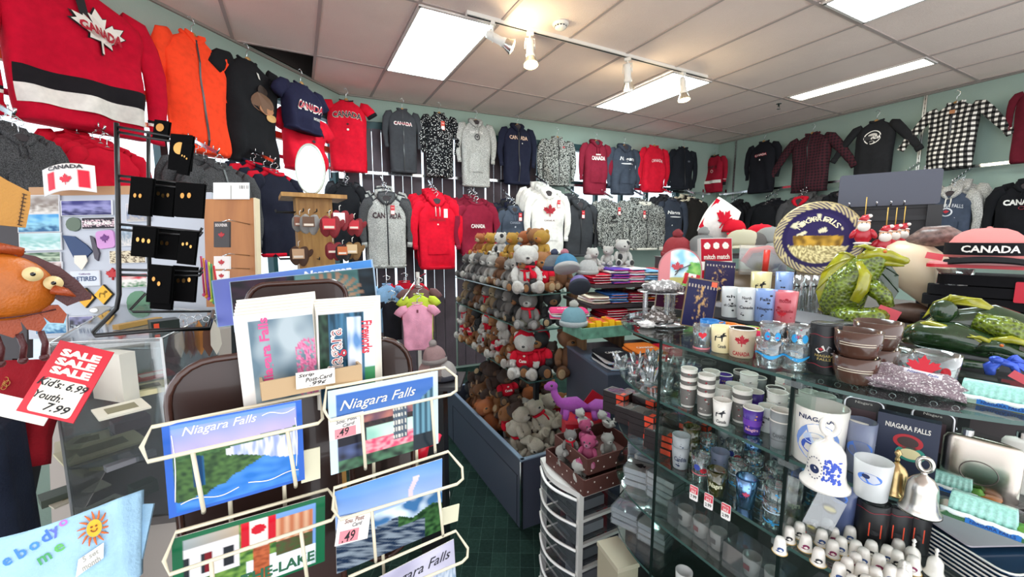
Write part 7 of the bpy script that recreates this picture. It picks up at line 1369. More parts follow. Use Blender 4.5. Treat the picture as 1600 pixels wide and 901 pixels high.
def pc2(u, v):
    if u < .06 or u > .95 or v < .07: return '#c6dcea'
    if v < .36 and not (u > .72 and v > .42 - (u - .72)): 
        return mixc('#2f5fae', '#5a86c8', v * 2)
    if .55 < u < .68 and .22 < v < .78: return '#d8d4c8' if math.sin(u * 220) > 0 and math.sin(v * 70) > -.2 else '#4a5866'
    if u > .74 and v > .1 + .2 * abs(u - .84): return mixc('#6fa0b4', '#2a4a5c', .5 + .5 * math.sin(u * 110)) if v < .8 else '#222c34'
    if v < .36: return mixc('#2f5fae', '#5a86c8', v * 2)
    if v < .47: return mixc('#5a4258', '#c07a6a', .4 + nz(u, v, 10, 1))
    if v < .54: return mixc('#1a1a22', '#3a2c2a', .5 + nz(u, v, 40, 2))
    if v < .70: return mixc('#8fc4b4', '#cfe8d4', .5 + nz(u, v, 6, 3)) if u > .3 else '#1d1d26'
    if v < .86: return mixc('#d8486a', '#f0a0a8', .5 + nz(u, v, 26, 4) * 1.4) if u > .28 else mixc('#20222c', '#5a6a9a', .4 + nz(u, v, 9, 9))
    return mixc('#1f2a24', '#4f7a5c', .5 + nz(u, v, 14, 5))
def pc3(u, v):
    if u < .06 or u > .93 or v < .06 or v > .97: return '#16603e'
    if u < .40 and v < .62:
        if v < .2: return mixc('#8fa0a8', '#b9a080', u * 2)
        w_ = abs((u % .13) - .065) < .035 and .3 < v < .56
        return ('#22262c' if not .18 < u < .26 else '#7a1420') if w_ else '#e2dfe2'
    if .40 < u < .64 and v < .45: return '#c8142a' if u < .46 or u > .58 else ('#c8142a' if math.hypot(u - .52, (v - .2) * .8) < .05 else '#efe6e0')
    if .48 < u < .60 and v > .3: return mixc('#b8603a', '#8a4428', .5 + nz(u, v, 30, 1))
    if u > .64 and v < .66:
        if v < .14 or (u > .9): return '#6f98d0'
        return mixc('#b8643c', '#d8b090', .5 + .8 * math.sin(u * 90) * .5) if v < .46 else mixc('#5a4030', '#3c5a30', .5 + nz(u, v, 20, 2))
    if v > .60 and u > .44 and nz(u, v, 5, 8) < .25: return '#dfe8ee' if v < .8 or u < .9 else '#b9c8cc'
    if v > .62 and u > .6: return mixc('#b8cce0', '#dce8f2', .5 + nz(u, v, 4, 3)) if nz(u, v, 7, 5) > -.25 else '#2f4f2a'
    return mixc('#2f5a2a', '#7aa04a', .5 + nz(u, v, 22, 4))
def pc4(u, v):
    if v < .46 - .05 * u:
        if abs(u - .70 - .03 * math.sin(v * 14)) < .035 - .03 * v and .12 < v: return '#e0cdd4'
        return mixc('#5f92d8', '#a9bfe4', v * 2 + .2 * nz(u, v, 4, 1))
    if u > .3 and v < .60 + .1 * nz(u, 0, 5, 2): return mixc('#3a6a9a', '#d4e4ee', .45 + nz(u, v, 9, 3) * 1.6)
    if u > .82 or v < .72 - .0 * u and u > .55: return mixc('#16301c', '#3f6a3a', .5 + nz(u, v, 22, 4))
    return mixc('#1c2c44', '#7f8c98', .4 + 1.5 * nz(u * .5 + v * .3, (v - u * .5) * 3, 14, 6))
def pc5(u, v):
    return mixc('#a9a6c0', '#cfcde0', .5 + nz(u, v, 4, 1)) if v < .45 else mixc('#7f95ac', '#c8d0dc', .5 + nz(u * 3, v * .6, 14, 2))
def card(tl, tr_, bl, fn, lab, extra=(), name='postcard', off=0.0, n=(90, 70), cat='postcard', mat=None, th=.0008, back='#efece6'):
    mw, W, H = frame3(rw(*tl, off), rw(*tr_, off), rw(*bl, off)); r = thing(name, mw, lab, cat); MB().box((W / 2, th / 2 + .0004, -H / 2), (W, th, H)).build('card_stock', paper(back), r)
    picture(W, H, fn, n[0], n[1], -.0001).build('printed_picture', paint_mat(.22), r)
    for k, c, s, x, z, w_, h, e in extra:
        m = MB()
        if k == 'text': addtext(m, s, w_ * W, h * H, x * W, -z * H, -.0005, **e)
        elif k == 'curl': m.tube([(x * W + w_ * W * t, -.0006, -z * H + h * H * math.sin(t * 7 + (e.get('p', 0)))) for t in [i / 24 for i in range(25)]], .0007, 4)
        elif k == 'vline': m.tube([(x * W + .01 * W * math.sin(t * 4), -.0006, -z * H - h * H * t) for t in [i / 12 for i in range(13)]], .0006, 4)
        m.build('script' if k == 'text' else 'filigree', pr(c), r)
    return r
card((252, 665), (471, 624), (257, 812), pc1, 'postcard of Niagara Falls with blue border and white script, upper left pocket', [('text', '#f4f2f0', 'Niagara Falls', .38, .12, .52, .12, dict(shear=.35, bold=.004)), ('curl', '#f4f2f0', '', .68, .10, .26, .02, {}), ('curl', '#f4f2f0', '', .08, .88, .4, .025, {}), ('curl', '#f4f2f0', '', .55, .86, .4, .02, dict(p=2)), ('vline', '#f4f2f0', '', .055, .12, 0, .72, {}), ('vline', '#f4f2f0', '', .94, .2, 0, .6, {})])
card((512, 611), (684, 579), (531, 738), pc2, 'postcard with Niagara Falls script over a hotel tower, upper right pocket', [('text', '#f6f0d8', 'Niagara Falls', .43, .22, .68, .15, dict(shear=.4, bold=.004))])
card((268, 842), (508, 774), (286, 958), pc3, 'green-bordered postcard collage reading THE LAKE, lower left pocket', [('text', '#1d5a3c', 'THE-LAKE', .66, .84, .52, .15, dict(bold=.03))])
card((523, 768), (691, 716), (541, 890), pc4, 'postcard of mist rising over the falls, right column second pocket')
card((566, 915), (709, 842), (580, 1010), pc5, 'pale grey Niagara Falls postcard at the bottom of the right column', [('text', '#2a2a34', 'Niagara Falls', .55, .22, .8, .2, dict(shear=.4, bold=.004))])
for k, (tl, tr_, bl, l) in enumerate((((470, 705), (500, 698), (482, 752), 'cream blank card peeking out right of the blue-bordered postcard'), ((690, 795), (718, 787), (678, 825), 'small pale card tucked behind the mist postcard'))): 
    mw, W, H = frame3(rw(*tl, -.012), rw(*tr_, -.012), rw(*bl, -.012)); MB().box((W / 2, .001, -H / 2), (W, .002, H)).build('card_stock', paper('#d8d4b8'), thing('blank_card', mw, l, 'card'))
def note(tl, tr_, bl, off, lab, lines, pink=None, name='handwritten_tag'):
    mw, W, H = frame3(rw(*tl, off), rw(*tr_, off), rw(*bl, off)); r = thing(name, mw, lab, 'price tag'); MB().box((W / 2, .0006, -H / 2), (W, .0012, H)).build('card_stock', paper('#efe9e2'), r)
    if pink: m = MB(); m.prism([(W * pink[0], -H * pink[3]), (W * pink[2], -H * pink[3]), (W * pink[2], -H * pink[1]), (W * pink[0], -H * pink[1])], .0003, -.0004); m.build('pink_sticker', pr('#f08a94'), r)
    for s, c, x, z, w_, h in lines: m = MB(); addtext(m, s, w_ * W, h * H, x * W, -z * H, -.0008, shear=.25, bold=.012, rot=.06); m.build('handwriting', pr(c), r)
note((513, 655), (568, 642), (520, 688), .003, 'white tag with pink 49 sticker in the upper right pocket', [('Sou. Post', '#6a6a70', .5, .2, .6, .18), ('Card', '#6a6a70', .55, .42, .35, .16), ('.49', '#1a1a1e', .38, .72, .35, .34)], (.15, .55, .75, .98))
note((529, 808), (580, 797), (537, 850), .003, 'white tag with pink 49 sticker in front of the mist postcard', [('Sou. Post', '#8a5a50', .5, .18, .6, .16), ('Card', '#6a6a70', .6, .36, .3, .14), ('.49', '#1a1a1e', .38, .74, .4, .36)], (.1, .52, .68, .95))
# strip postcards standing in a cardboard box behind the pockets
def strip1(u, v): return '#efece8' if u < .16 or v < .08 else (mixc('#5f7684', '#a9b6bc', .5 + nz(u, v, 4, 1) * 1.3) if not (u > .72 and v > .25 and math.hypot((u - .95) * 1.2, v - .75) < .42 and nz(u, v, 26, 3) > -.12) else mixc('#b8487a', '#e08fb0', .5 + nz(u, v, 40, 2)))
def strip2(u, v):
    if u < .02 or v < .03: return '#efece8'
    if u > .80: return mixc('#bcd4e2', '#e8eef0', .4) if v < .62 else '#3f8a5a'
    if .50 < u < .76 and .08 < v < .75: return mixc('#e8eef6', '#5a86b8', .45 + nz(u, v * .5, 9, 1) * 1.4)
    if u < .2 and v < .7: return mixc('#16241e', '#2f4a3a', .5 + nz(u, v, 14, 2))
    return mixc('#163648', '#3f7090', .5 + nz(u * 2, v * .6, 10, 3))
for i in range(6): card((364 + i, 494 - i * 5), (487 + i, 480 - i * 5), (371 + i, 640), strip1 if i == 0 else (lambda u, v: '#e8e2d4'), 'strip postcard of pink blossom by the falls, front of the left pile' if i == 0 else 'white-edged strip postcard in the left pile, %s behind the blossom card' % ORD[i - 1], [('text', '#d84a86', 'Niagara Falls', .36, .44, 1.05, .12, dict(rot=pi / 2, bold=.03))] if i == 0 else (), 'strip_postcard', -.028 - i * .0035, (60, 60) if i == 0 else (2, 2))
for i in range(6): card((494 - i, 488 - i * 4), (584 + i * 2, 481 - i * 4), (503 - i, 640), strip2 if i == 0 else (lambda u, v: '#ece6d8'), 'strip postcard with red Niagara lettering, front of the right pile' if i == 0 else 'white-edged strip postcard in the right pile, %s behind the Niagara card' % ORD[i - 1], [('text', '#f0e6e0', 'Niagara', .32, .45, .97, .21, dict(rot=pi / 2, bold=.03)), ('text', '#c01c34', 'Niagara', .32, .45, .95, .19, dict(rot=pi / 2, bold=.0)), ('text', '#c8283a', 'Fireworks', .86, .30, .62, .11, dict(rot=-pi / 2, bold=.03))] if i == 0 else (), 'strip_postcard', -.026 - i * .0035, (60, 60) if i == 0 else (2, 2))
mw, W, H = frame3(rw(407, 597, -.006), rw(565, 569, -.006), rw(411, 626, -.006)); r = thing('cardboard_box', mw, 'open brown cardboard box front holding the strip postcards', 'box'); kr = M('kraft_card', '#a87e52', .7, var=.1)
MB().box((W / 2, .001, -H / 2), (W, .003, H)).build('front_wall', kr, r); MB().box((W - .0015, .026, -H / 2), (.003, .05, H)).build('side_wall', kr, r); MB().box((.0015, .026, -H / 2), (.003, .05, H)).build('side_wall', kr, r); MB().box((W / 2, .026, -H + .001), (W, .05, .003)).build('bottom', kr, r)
note((462, 583), (523, 574), (464, 608), .0, 'white handwritten Strip Post-Card 99 cent sign on the cardboard box', [('Strip', '#17171a', .26, .22, .4, .26), ('Post-Card', '#17171a', .58, .48, .7, .26), ('.99¢', '#17171a', .55, .8, .45, .3)], None, 'handwritten_sign')
# placemats behind
def mat2(u, v):
    d = math.hypot((u - .68) * 2.2, v - .55); a = math.atan2(v - .55, (u - .68) * 2.2)
    if d < .55 and math.sin(a * 24) > -.1 and v < .9: return mixc('#d8b890', '#6a4a40', d * 1.5)
    if .45 < u < .9: return mixc('#2f5a5a', '#5f8a88', .5 + nz(u, v, 6, 1))
    return mixc('#0e1014', '#3a1f34' if u < .4 else '#20303a', .5 + nz(u, v, 9, 2))
def quad(tl, tr_, bl, d, fn, lab, name, cat, extra=(), th=.003, back='#e8ecf0', n=(70, 30)):
    P_ = [at(*tl[:2], tl[2] if len(tl) > 2 else d), at(*tr_[:2], tr_[2] if len(tr_) > 2 else d), at(*bl[:2], bl[2] if len(bl) > 2 else d)]
    mw, W, H = frame3(*P_); r = thing(name, mw, lab, cat); MB().box((W / 2, th / 2 + .0004, -H / 2), (W, th, H)).build('card_stock', paper(back), r)
    if fn: picture(W * .985, H * .98, fn, n[0], n[1], -.0002, W * .0075, -H * .01).build('printed_picture', paint_mat(.3), r)
    for s, c, x, z, w_, h, e in extra: m = MB(); addtext(m, s, w_ * W, h * H, x * W, -z * H, -.0009, **e); m.build('lettering', pr(c), r)
    return r, W, H
quad((330, 438), (581, 405), (333, 512), .98, lambda u, v: mixc('#4a8fd8', '#7a86d8', 1.6 * (.8 - u)), 'blue placemat packet headed Napperon at the back of the rack', 'placemat', 'placemat', [('Napperon', '#f4f6f8', .72, .17, .3, .2, dict(bold=.05, shear=.15))], n=(20, 8), back='#9fc0e0')
quad((358, 440), (584, 417), (360, 520), .93, mat2, 'dark placemat picture with a spiky flower in front of the Napperon packet', 'placemat', 'placemat', back='#9fb8d0')
for px, py in ((437, 440), (517, 436)): q_ = at(px, py, .90); r = thing('wire_clip', T(*q_) @ Rz(look(q_)), 'small white wire clip over the dark placemat, %s' % ('left' if px < 500 else 'right'), 'clip'); MB().tube([(0, 0, .0), (0, -.002, -.016), (0, .02, -.018)], .0022, 6).build('wire', crm, r)
q_ = at(456, 472, .86); r = thing('pink_cloth', T(*q_) @ Rz(look(q_)), 'crumpled hot pink cloth behind the strip postcards', 'cloth'); m = MB(); m.ell((0, 0, 0), (.04, .03, .012), nz=.5, nf=60, u=24, v=12); m.build('cloth_body', cloth('#f04a9a'), r)
q_ = at(655, 696, .80); r = thing('red_cup', T(*q_) @ Rz(look(q_)), 'small red plastic cup with curved handle just behind the upper right postcard', 'cup'); m = MB(); m.lathe([(.016, -.02), (.022, .012), (.02, .012), (.014, -.018)], 18); m.build('vessel', plastic('#c8142c'), r); MB().tube([(.02, 0, .0), (.034, 0, .006), (.036, 0, .018)], [.005, .006, .008], 8).build('handle', plastic('#d8284a'), r)
# ------------------------------------------------------------------ foreground folded pale blue t-shirt
mw, W, H = frame3(at(-60, 852, .42), at(222, 765, .50), at(-60, 1010, .40)); ts = thing('folded_t_shirt', mw, "pale blue child's t-shirt with a smiling sun, folded at the lower left corner", 't-shirt'); pb_ = cloth('#a4cbe6')
def ridge(x, z): return -.006 - .004 * noise.noise(V((x * 14, z * 14, 1))) - .012 * max(0, 1 - abs(x - W * .86) / (W * .10))
m = MB(); nx, ny = 30, 22; vs = []
for s_ in (0, 1):
    for j in range(ny + 1):
        for i in range(nx + 1):
            u, v = i / nx, j / ny; x = W * u * (1 - .06 * v); z = -H * v - .012 * math.sin(u * 2.4) * (1 - u) * (1 - v); vs.append((x, ridge(x, z) if s_ == 0 else .012, z))
q = nx + 1; fs = []
for j in range(ny):
    for i in range(nx): a = j * q + i; b_ = a + q * (ny + 1); fs += [(a, a + q, a + q + 1, a + 1), (b_, b_ + 1, b_ + q + 1, b_ + q)]
for i in range(nx): a = i; b_ = a + q * (ny + 1); fs.append((a, a + 1, b_ + 1, b_)); a = ny * q + i; b_ = a + q * (ny + 1); fs.append((a, b_, b_ + 1, a + 1))
for j in range(ny): a = j * q; b_ = a + q * (ny + 1); fs.append((a, b_, b_ + q, a + q)); a = j * q + nx; b_ = a + q * (ny + 1); fs.append((a, a + q, b_ + q, b_))
m.add(vs, fs, True); m.build('body', pb_, ts)
m = MB(); m.prism([(W * .90, -.012), (W * 1.06, -.02), (W * .92, -H * 1.0), (W * .78, -H)], .010, .004); m.build('folded_sleeve', pb_, ts)
fyT = lambda x, z: ridge(x, z) - .0012
for s, c, x, z, w_, h, ro in (('b', '#3a7fc8', .30, .27, .05, .13, .33), ('e', '#3a7fc8', .23, .32, .045, .09, .33), ('o', '#3a86d0', .37, .25, .055, .09, .33), ('d', '#3a6fc8', .43, .185, .05, .13, .33), ('y', '#5a6ad0', .485, .175, .05, .12, .33), ('o', '#b86ac8', .53, .10, .05, .07, .33), ('m', '#3f9a5a', .42, .42, .07, .09, .33), ('e', '#5ab05a', .50, .36, .055, .09, .33), ('r', '#d8405a', .28, .60, .06, .09, .3)):
    m = MB(); addtext(m, s, w_ * W, h * H, x * W, -z * H, rot=ro, bold=.02, fy=fyT); m.build('lettering', pr(c), ts)
m = MB(); sxx, szz = .70 * W, -.27 * H; flatshape(m, blob(sxx, szz, .045 * W, .10 * H, 20), fy=lambda x, z: fyT(x, z) - .0006); m.build('sun_face', pr('#f0b41e'), ts)
m = MB()
for k in range(14): a = 2 * pi * k / 14; m.tube([(sxx + .05 * W * e * math.cos(a + .15 * e), fyT(sxx, szz) - .001, szz + .10 * H * e * math.sin(a + .15 * e)) for e in (1.05, 1.5, 2.0)], [.0012, .001, .0004], 5)
m.build('sun_rays', pr('#d86a2a'), ts); m = MB()
for e in (-1, 1): m.ell((sxx + e * .014 * W, fyT(sxx, szz) - .002, szz + .02 * H), .0011, u=6, v=5)
m.tube([(sxx + .018 * W * math.cos(a), fyT(sxx, szz) - .002, szz - .01 * H + .03 * H * math.sin(a)) for a in [pi + pi * k / 8 for k in range(9)]], .0006, 5); m.build('sun_smile', pr('#8a4a1a'), ts)
m = MB(); m.prism([(.58 * W, -.74 * H), (.74 * W, -.64 * H), (.75 * W, -.47 * H), (.60 * W, -.56 * H)], .0008, ridge(.66 * W, -.6 * H) - .003); o = m.build('paper_label', paper('#eceae4'), ts); m = MB(); addtext(m, '5 set', .10 * W, .06 * H, .67 * W, -.56 * H, ridge(.66 * W, -.6 * H) - .004, shear=.2, rot=.3); addtext(m, 'month', .11 * W, .07 * H, .67 * W, -.65 * H, ridge(.66 * W, -.6 * H) - .004, shear=.2, rot=.3); m.build('handwriting', pr('#9a9a94'), o)
# ------------------------------------------------------------------ acrylic case with contents
CFL, CFR, CBR, CBL = [onz(*q_, 1.52) for q_ in ((76, 536), (252, 528), (335, 488), (190, 472))]
cs = thing('acrylic_case', T(CFL.x, CFL.y, 0), 'clear acrylic display case with notepads under the black pin rack', 'display case'); ac = glass('case_acrylic', '#eef2f2', .16, .06, .06, '#d0d0d4'); lc = lambda p: V((p.x - CFL.x, p.y - CFL.y))
Q4 = [lc(p) for p in (CFL, CFR, CBR, CBL)]; z0c, z1c = 1.08, 1.52
m = MB(); m.slab([tuple(p) for p in Q4], .005, z1c - .005); m.build('lid', ac, cs)
for a, b_ in ((0, 1), (1, 2), (2, 3), (3, 0)):
    p0, p1 = Q4[a], Q4[b_]; d = (p1 - p0); L_ = d.length; an = math.atan2(d.y, d.x); m = MB(); m.box(((p0.x + p1.x) / 2, (p0.y + p1.y) / 2, (z0c + z1c) / 2), (L_, .004, z1c - z0c - .012), Rz(an)); m.build('side_pane', ac, cs)
    m = MB(); m.box((p0.x, p0.y, (z0c + z1c) / 2), (.005, .005, z1c - z0c)); m.build('corner_edge', glass('edge_acrylic', '#ffffff', .5, .1, .5, '#e4e8ea'), cs); m = MB(); m.tube([(p0.x, p0.y, z1c), (p1.x, p1.y, z1c)], .002, 6); m.build('lid_edge', glass('edge_acrylic'), cs)
for z in (1.385, 1.22): m = MB(); m.slab([tuple(p * .985 + V((.003, .003))) for p in Q4], .004, z); m.build('inner_shelf', ac, cs)
m = MB(); m.slab([tuple(p) for p in Q4], .02, z0c - .02); m.build('case_base', M('grey_counter', '#5f5a58', .5, var=.3, vs=12), cs)
MB().box(((Q4[0].x + Q4[2].x) / 2, (Q4[0].y + Q4[2].y) / 2, .53), (.3, .3, 1.05)).build('pedestal', M('warm_grey_unit', '#a89f98', .6), cs)
def inbox(px, py, z, d3, c, lab, name, cat, yaw=0, tilt=0, part='box_body', pr2=None, roll=0):
    p = onz(px, py, z); r = thing(name, T(*p) @ Rz(look(p) + yaw) @ Rx(tilt) @ Ry(roll), lab, cat); MB().box((0, 0, d3[2] / 2), d3).build(part, c, r)
    if pr2: m = MB(); m.box((0, 0 if d3[2] < .02 else -d3[1] / 2 - .0004, d3[2] + .0004 if d3[2] < .02 else d3[2] * .6), (d3[0] * .6, d3[1] * .5 if d3[2] < .02 else .0006, .0006 if d3[2] < .02 else d3[2] * .3)); m.build('print', pr(pr2), r)
    return r
inbox(183, 622, 1.3895, (.03, .10, .11), paper('#dcd8cc'), 'tall cream box standing inside the acrylic case', 'cream_box', 'box', .5); inbox(225, 612, 1.3895, (.10, .07, .012), paper('#e6ddb0'), 'pale yellow card with black glasses charms in the case', 'charm_card', 'card', .1, pr2='#23232a'); inbox(268, 566, 1.3895, (.012, .07, .085), M('maroon_velvet', '#6a1428', .6), 'maroon jewellery box standing at the right inside the case', 'jewellery_box', 'box', .35, 0, roll=.25); inbox(238, 588, 1.40, (.08, .06, .006), pr('#c81e2e'), 'red and white card lying in the acrylic case', 'card', 'card', .2, pr2='#f0ece4')
inbox(160, 700, 1.225, (.15, .10, .006), paper('#cfc6a4'), 'cream order pad lying lower in the acrylic case', 'order_pad', 'notepad', .2, pr2='#8a8468'); inbox(150, 732, 1.1, (.075, .06, .010), paper('#d4cc9c'), 'small cream receipt pad at the bottom of the case', 'receipt_pad', 'notepad', .35, pr2='#8a8468'); inbox(205, 668, 1.225, (.075, .05, .03), M('mauve_box', '#8f7f86', .5), 'mauve grey box in the middle of the case', 'small_box', 'box', .2); inbox(90, 780, 1.08, (.06, .05, .02), M('grey_green', '#4a5248', .6), 'dark grey-green pouch at the bottom left of the case', 'pouch', 'pouch', .1); inbox(225, 770, 1.081, (.05, .04, .03), M('dark_green', '#23402f', .6), 'dark green round-edged pouch at the bottom right of the case', 'pouch', 'pouch', .3); inbox(205, 722, 1.225, (.09, .02, .012), M('silver_pen_box', '#8a8a90', .3), 'grey pen box along the front of the lower case shelf', 'pen_box', 'box', .25)
inbox(217, 508, 1.5215, (.02, .11, .012), M('kraft_tan', '#b08a4a', .6), 'tan card strip lying on the acrylic case lid', 'card_strip', 'card', -.9); r = inbox(257, 514, 1.5215, (.055, .045, .025), M('black_tin', '#15221c', .4), 'small black tin with orange sticker on the acrylic case', 'black_tin', 'tin', .15); MB().box((-.018, -.0235, .012), (.01, .001, .016)).build('orange_sticker', pr('#f0502a'), r)
# SALE sign clipped on the case
mw, W, H = frame3(at(94, 531, .66), at(178, 550, .66), at(46, 646, .62)); sg_ = thing('sale_sign', mw, 'red SALE SALE SALE card with handwritten kids and youth prices', 'sign'); MB().box((W / 2, .0006, -H / 2), (W, .0012, H)).build('card', pr('#cf1a30'), sg_)
m = MB(); 
for k in range(3): addtext(m, 'SALE', W * .72, H * .105, W / 2, -H * (.145 + .125 * k), -.0004, bold=.06)
m.build('sale_lettering', pr('#f2ece0'), sg_); m = MB(); m.prism(rrect(W * .76, H * .46, W * .07, 5, W * .52, -H * .735), .0003, -.0005); pn = m.build('white_field', paper('#efe8da'), sg_)
for s, x, z, w_, h in (("Kid's: 6.99", .5, .57, .88, .11), ('Youth:', .38, .74, .5, .10), ('7.99', .62, .87, .44, .11)): m = MB(); addtext(m, s, w_ * W, h * H, x * W, -z * H, -.0009, shear=.3, bold=.018, rot=-.02); m.build('handwriting', pr('#17171a'), pn)
m = MB(); m.box((.0, .006, -H * .98), (.09, .001, .03)); m.build('white_backing', paper(), sg_)
# ------------------------------------------------------------------ black pin rack
BD = .88; bk_ = M('black_wire', '#0e0e10', .35); q0 = at(184, 470, BD)
PRM = T(*q0) @ Rz(look(q0)); prk = thing('pin_rack', PRM, 'black wire countertop rack hung with black cards of souvenir pins', 'rack'); pinv = PRM.inverted(); PL = lambda px, py, d=BD: pinv @ at(px, py, d)
MB().tube([PL(182, 192), PL(184, 300), PL(186, 460), PL(182, 482), PL(145, 519, BD - .02), PL(150, 524, BD - .03), PL(240, 516, BD - .02), PL(326, 513, BD), PL(333, 486, BD + .2)], .0045, 8).build('main_wire', bk_, prk)
MB().tube([PL(228, 458, BD + .14), PL(203, 484, BD + .12), PL(208, 487, BD + .12), PL(334, 486, BD + .2)], .003, 8).build('rear_foot', bk_, prk)
MB().tube([PL(232, 205, BD + .12), PL(232, 300, BD + .12), PL(234, 455, BD + .12)], .004, 8).build('rear_upright', bk_, prk)
for j, (y0_, y1_, x1_) in enumerate(((198, 218, 290), (274, 290, 318), (350, 362, 312), (421, 424, 312))):
    for e in (0, 1): MB().tube([PL(184, y0_ + e * 8), PL((184 + x1_) / 2, (y0_ + y1_) / 2 + e * 8), PL(x1_, y1_ + e * 6), PL(x1_ + 4, y1_ - 6 + e * 6)], .0028, 8).build('arm', bk_, prk)
pins = [(241, 186, 22, 30), (266, 208, 34, 56), (204, 275, 34, 60), (240, 280, 32, 56), (274, 284, 44, 54), (207, 352, 36, 48), (245, 356, 34, 48), (281, 360, 26, 52), (232, 412, 36, 60), (270, 414, 36, 56), (236, 452, 32, 30), (284, 222, 16, 50)]
for i, (px, py, w_, h) in enumerate(pins):
    tl = at(px, py, BD - .012 * (i % 3)); mw, W, H = frame3(tl, at(px + w_, py + 3, BD - .012 * (i % 3)), at(px + 1, py + h, BD - .012 * (i % 3))); r = thing('pin_card', mw, 'black velvet card of %s, %s on the pin rack' % (['gold round pin', 'bronze medal pin', 'flag pins', 'green and gold pin', 'earring studs', 'gold script pins', 'tiny gold bars', 'gold flower pin', 'gold earrings', 'bronze earrings', 'silver pins', 'small coin pin'][i], ['top left', 'top right', 'second tier left', 'second tier middle', 'second tier right', 'third tier left', 'third tier middle', 'third tier right', 'fourth tier left', 'fourth tier right', 'lowest', 'upper far right'][i]), 'pin card')
    for k in range(2): MB().box((W / 2, .002 + .006 * k, -H / 2), (W, .002, H)).build('card', M('black_velvet', '#050506', .9, spec=.1), r)
    m = MB(); q = random.Random(i)
    if i in (0, 1): m.prism(blob(W / 2, -H * .4, W * .28, W * .28, 20), .002, -.001)
    else:
        for k in range(2 + i % 2): m.prism(blob(W * (.28 + .24 * k), -H * (.35 + .15 * q.random()), W * .07, W * .10, 10), .0015, -.0005)
    m.build('gold_pin', metal('#c89a5a' if i % 2 else '#b8864a', .3), r)
for i, c in enumerate(('#c03a6a', '#e08a2a', '#8a3ab0', '#c8d84a', '#3a8a5a', '#c8182c')): q_ = at(314 + i * 4, 400 + 3 * i, 1.0); r = thing('lanyard', T(*q_) @ Rz(look(q_)), '%s beaded lanyard hanging between pin rack and wooden board' % ['rose', 'orange', 'violet', 'lime', 'green', 'red'][i], 'lanyard'); MB().tube([(0, 0, 0), (.004 * math.sin(i * 3), 0, -.05), (0, 0, -.09)], .0022, 6).build('cord', pr(c), r); MB().ell((0, 0, -.095), .005, u=8, v=6).build('bead', pr(c), r)
# ------------------------------------------------------------------ magnet board
D1 = 1.40; mw, W, H = frame3(at(36, 305, D1), at(330, 300, D1 + .05), at(40, 530, D1)); mb_ = thing('magnet_board', mw, 'pale grey metal board covered with souvenir magnets and signs', 'magnet board'); MB().box((W / 2, .006, -H / 2), (W, .01, H)).build('panel', M('pale_grey_metal', '#b9bfca', .4), mb_); MB().box((W * .38, .01, .012), (W * .7, .02, .03)).build('top_card', M('kraft_tan2', '#b88f6a', .7), mb_); MB().box((W / 2, .12, -H - .33), (W * .9, .2, .66 + .0)).build('base_unit', M('warm_grey_unit', '#a89f98', .6), mb_); binv = mw.inverted()
def mg(px0, py0, px1, py1, fn, lab, name='fridge_magnet', extra=(), th=.004, back='#d8d8dc', n=(26, 14), out=.006, cat='magnet', rot=0):
    a = (at(px0, py0, D1 - .004) - at(px0, py0, 1) * 0); f = (D1)
    A0 = binv @ at(px0, py0, D1 + .02); B0 = binv @ at(px1, py1, D1 + .02); w_ = B0.x - A0.x; h = A0.z - B0.z; r = thing(name, mw @ T((A0.x + B0.x) / 2, -.001 - out, (A0.z + B0.z) / 2) @ Ry(rot), lab, cat)
    MB().box((0, th / 2, 0), (w_, th, h)).build('plate', paper(back), r)
    if fn: picture(w_ * .96, h * .94, fn, n[0], n[1], -.0004, -w_ * .48, h * .47).build('printed_picture', paint_mat(.25), r)
    for s, c, x, z, ww, hh in extra: m = MB(); addtext(m, s, ww * w_, hh * h, x * w_, z * h, -.001, bold=.03); m.build('lettering', pr(c), r)
    return r
sea = lambda k, a, b_, c: (lambda u, v: mixc(a, b_, v * 2 + nz(u, v, 5, k)) if v < .5 else mixc(b_, c, (v - .5) * 2 + nz(u, v, 9, k + 1)))
mg(38, 308, 101, 335, sea(1, '#b9b4b0', '#8a7f78', '#d8d4ce'), 'fringed postcard magnet with grey beach picture, top left of the board', 'postcard_magnet'); mg(41, 337, 102, 363, sea(2, '#4f9ad0', '#8fc8e0', '#2f5f8a'), 'fringed postcard magnet with deep blue water, second down', 'postcard_magnet'); mg(43, 366, 104, 391, sea(3, '#b9d8dc', '#8fc0bc', '#d4e4e4'), 'fringed postcard magnet with pale turquoise water, third down', 'postcard_magnet'); mg(46, 396, 103, 409, sea(4, '#3f5f4a', '#b9c8b0', '#5a6a5c'), 'dark green landscape strip magnet below the turquoise one', 'postcard_magnet'); mg(48, 411, 105, 425, sea(5, '#d8c8c4', '#8a6a6a', '#5a4a4a'), 'maroon landscape strip magnet with pink label', 'postcard_magnet')
mg(102, 315, 177, 336, sea(6, '#3a3a7a', '#8f8fc0', '#2a2a5a'), 'wide indigo skyline strip magnet at the top of the board'); mg(132, 341, 181, 357, lambda u, v: '#23202a' if abs(v - .5) > .3 or nz(u, v, 20, 1) > 0 else '#e4c8d0', 'dark sign-shaped Niagara Falls magnet with white lettering', extra=[('Niagara Falls', '#f0ece8', 0, 0, .8, .4)])
mg(116, 424, 159, 446, lambda u, v: '#d4dae4', 'miniature licence plate magnet reading RETIRED', 'licence_plate_magnet', [('RETIRED', '#26406e', 0, -.02, .82, .3), ('California', '#8a7a9a', 0, .3, .4, .12)], n=(2, 2))
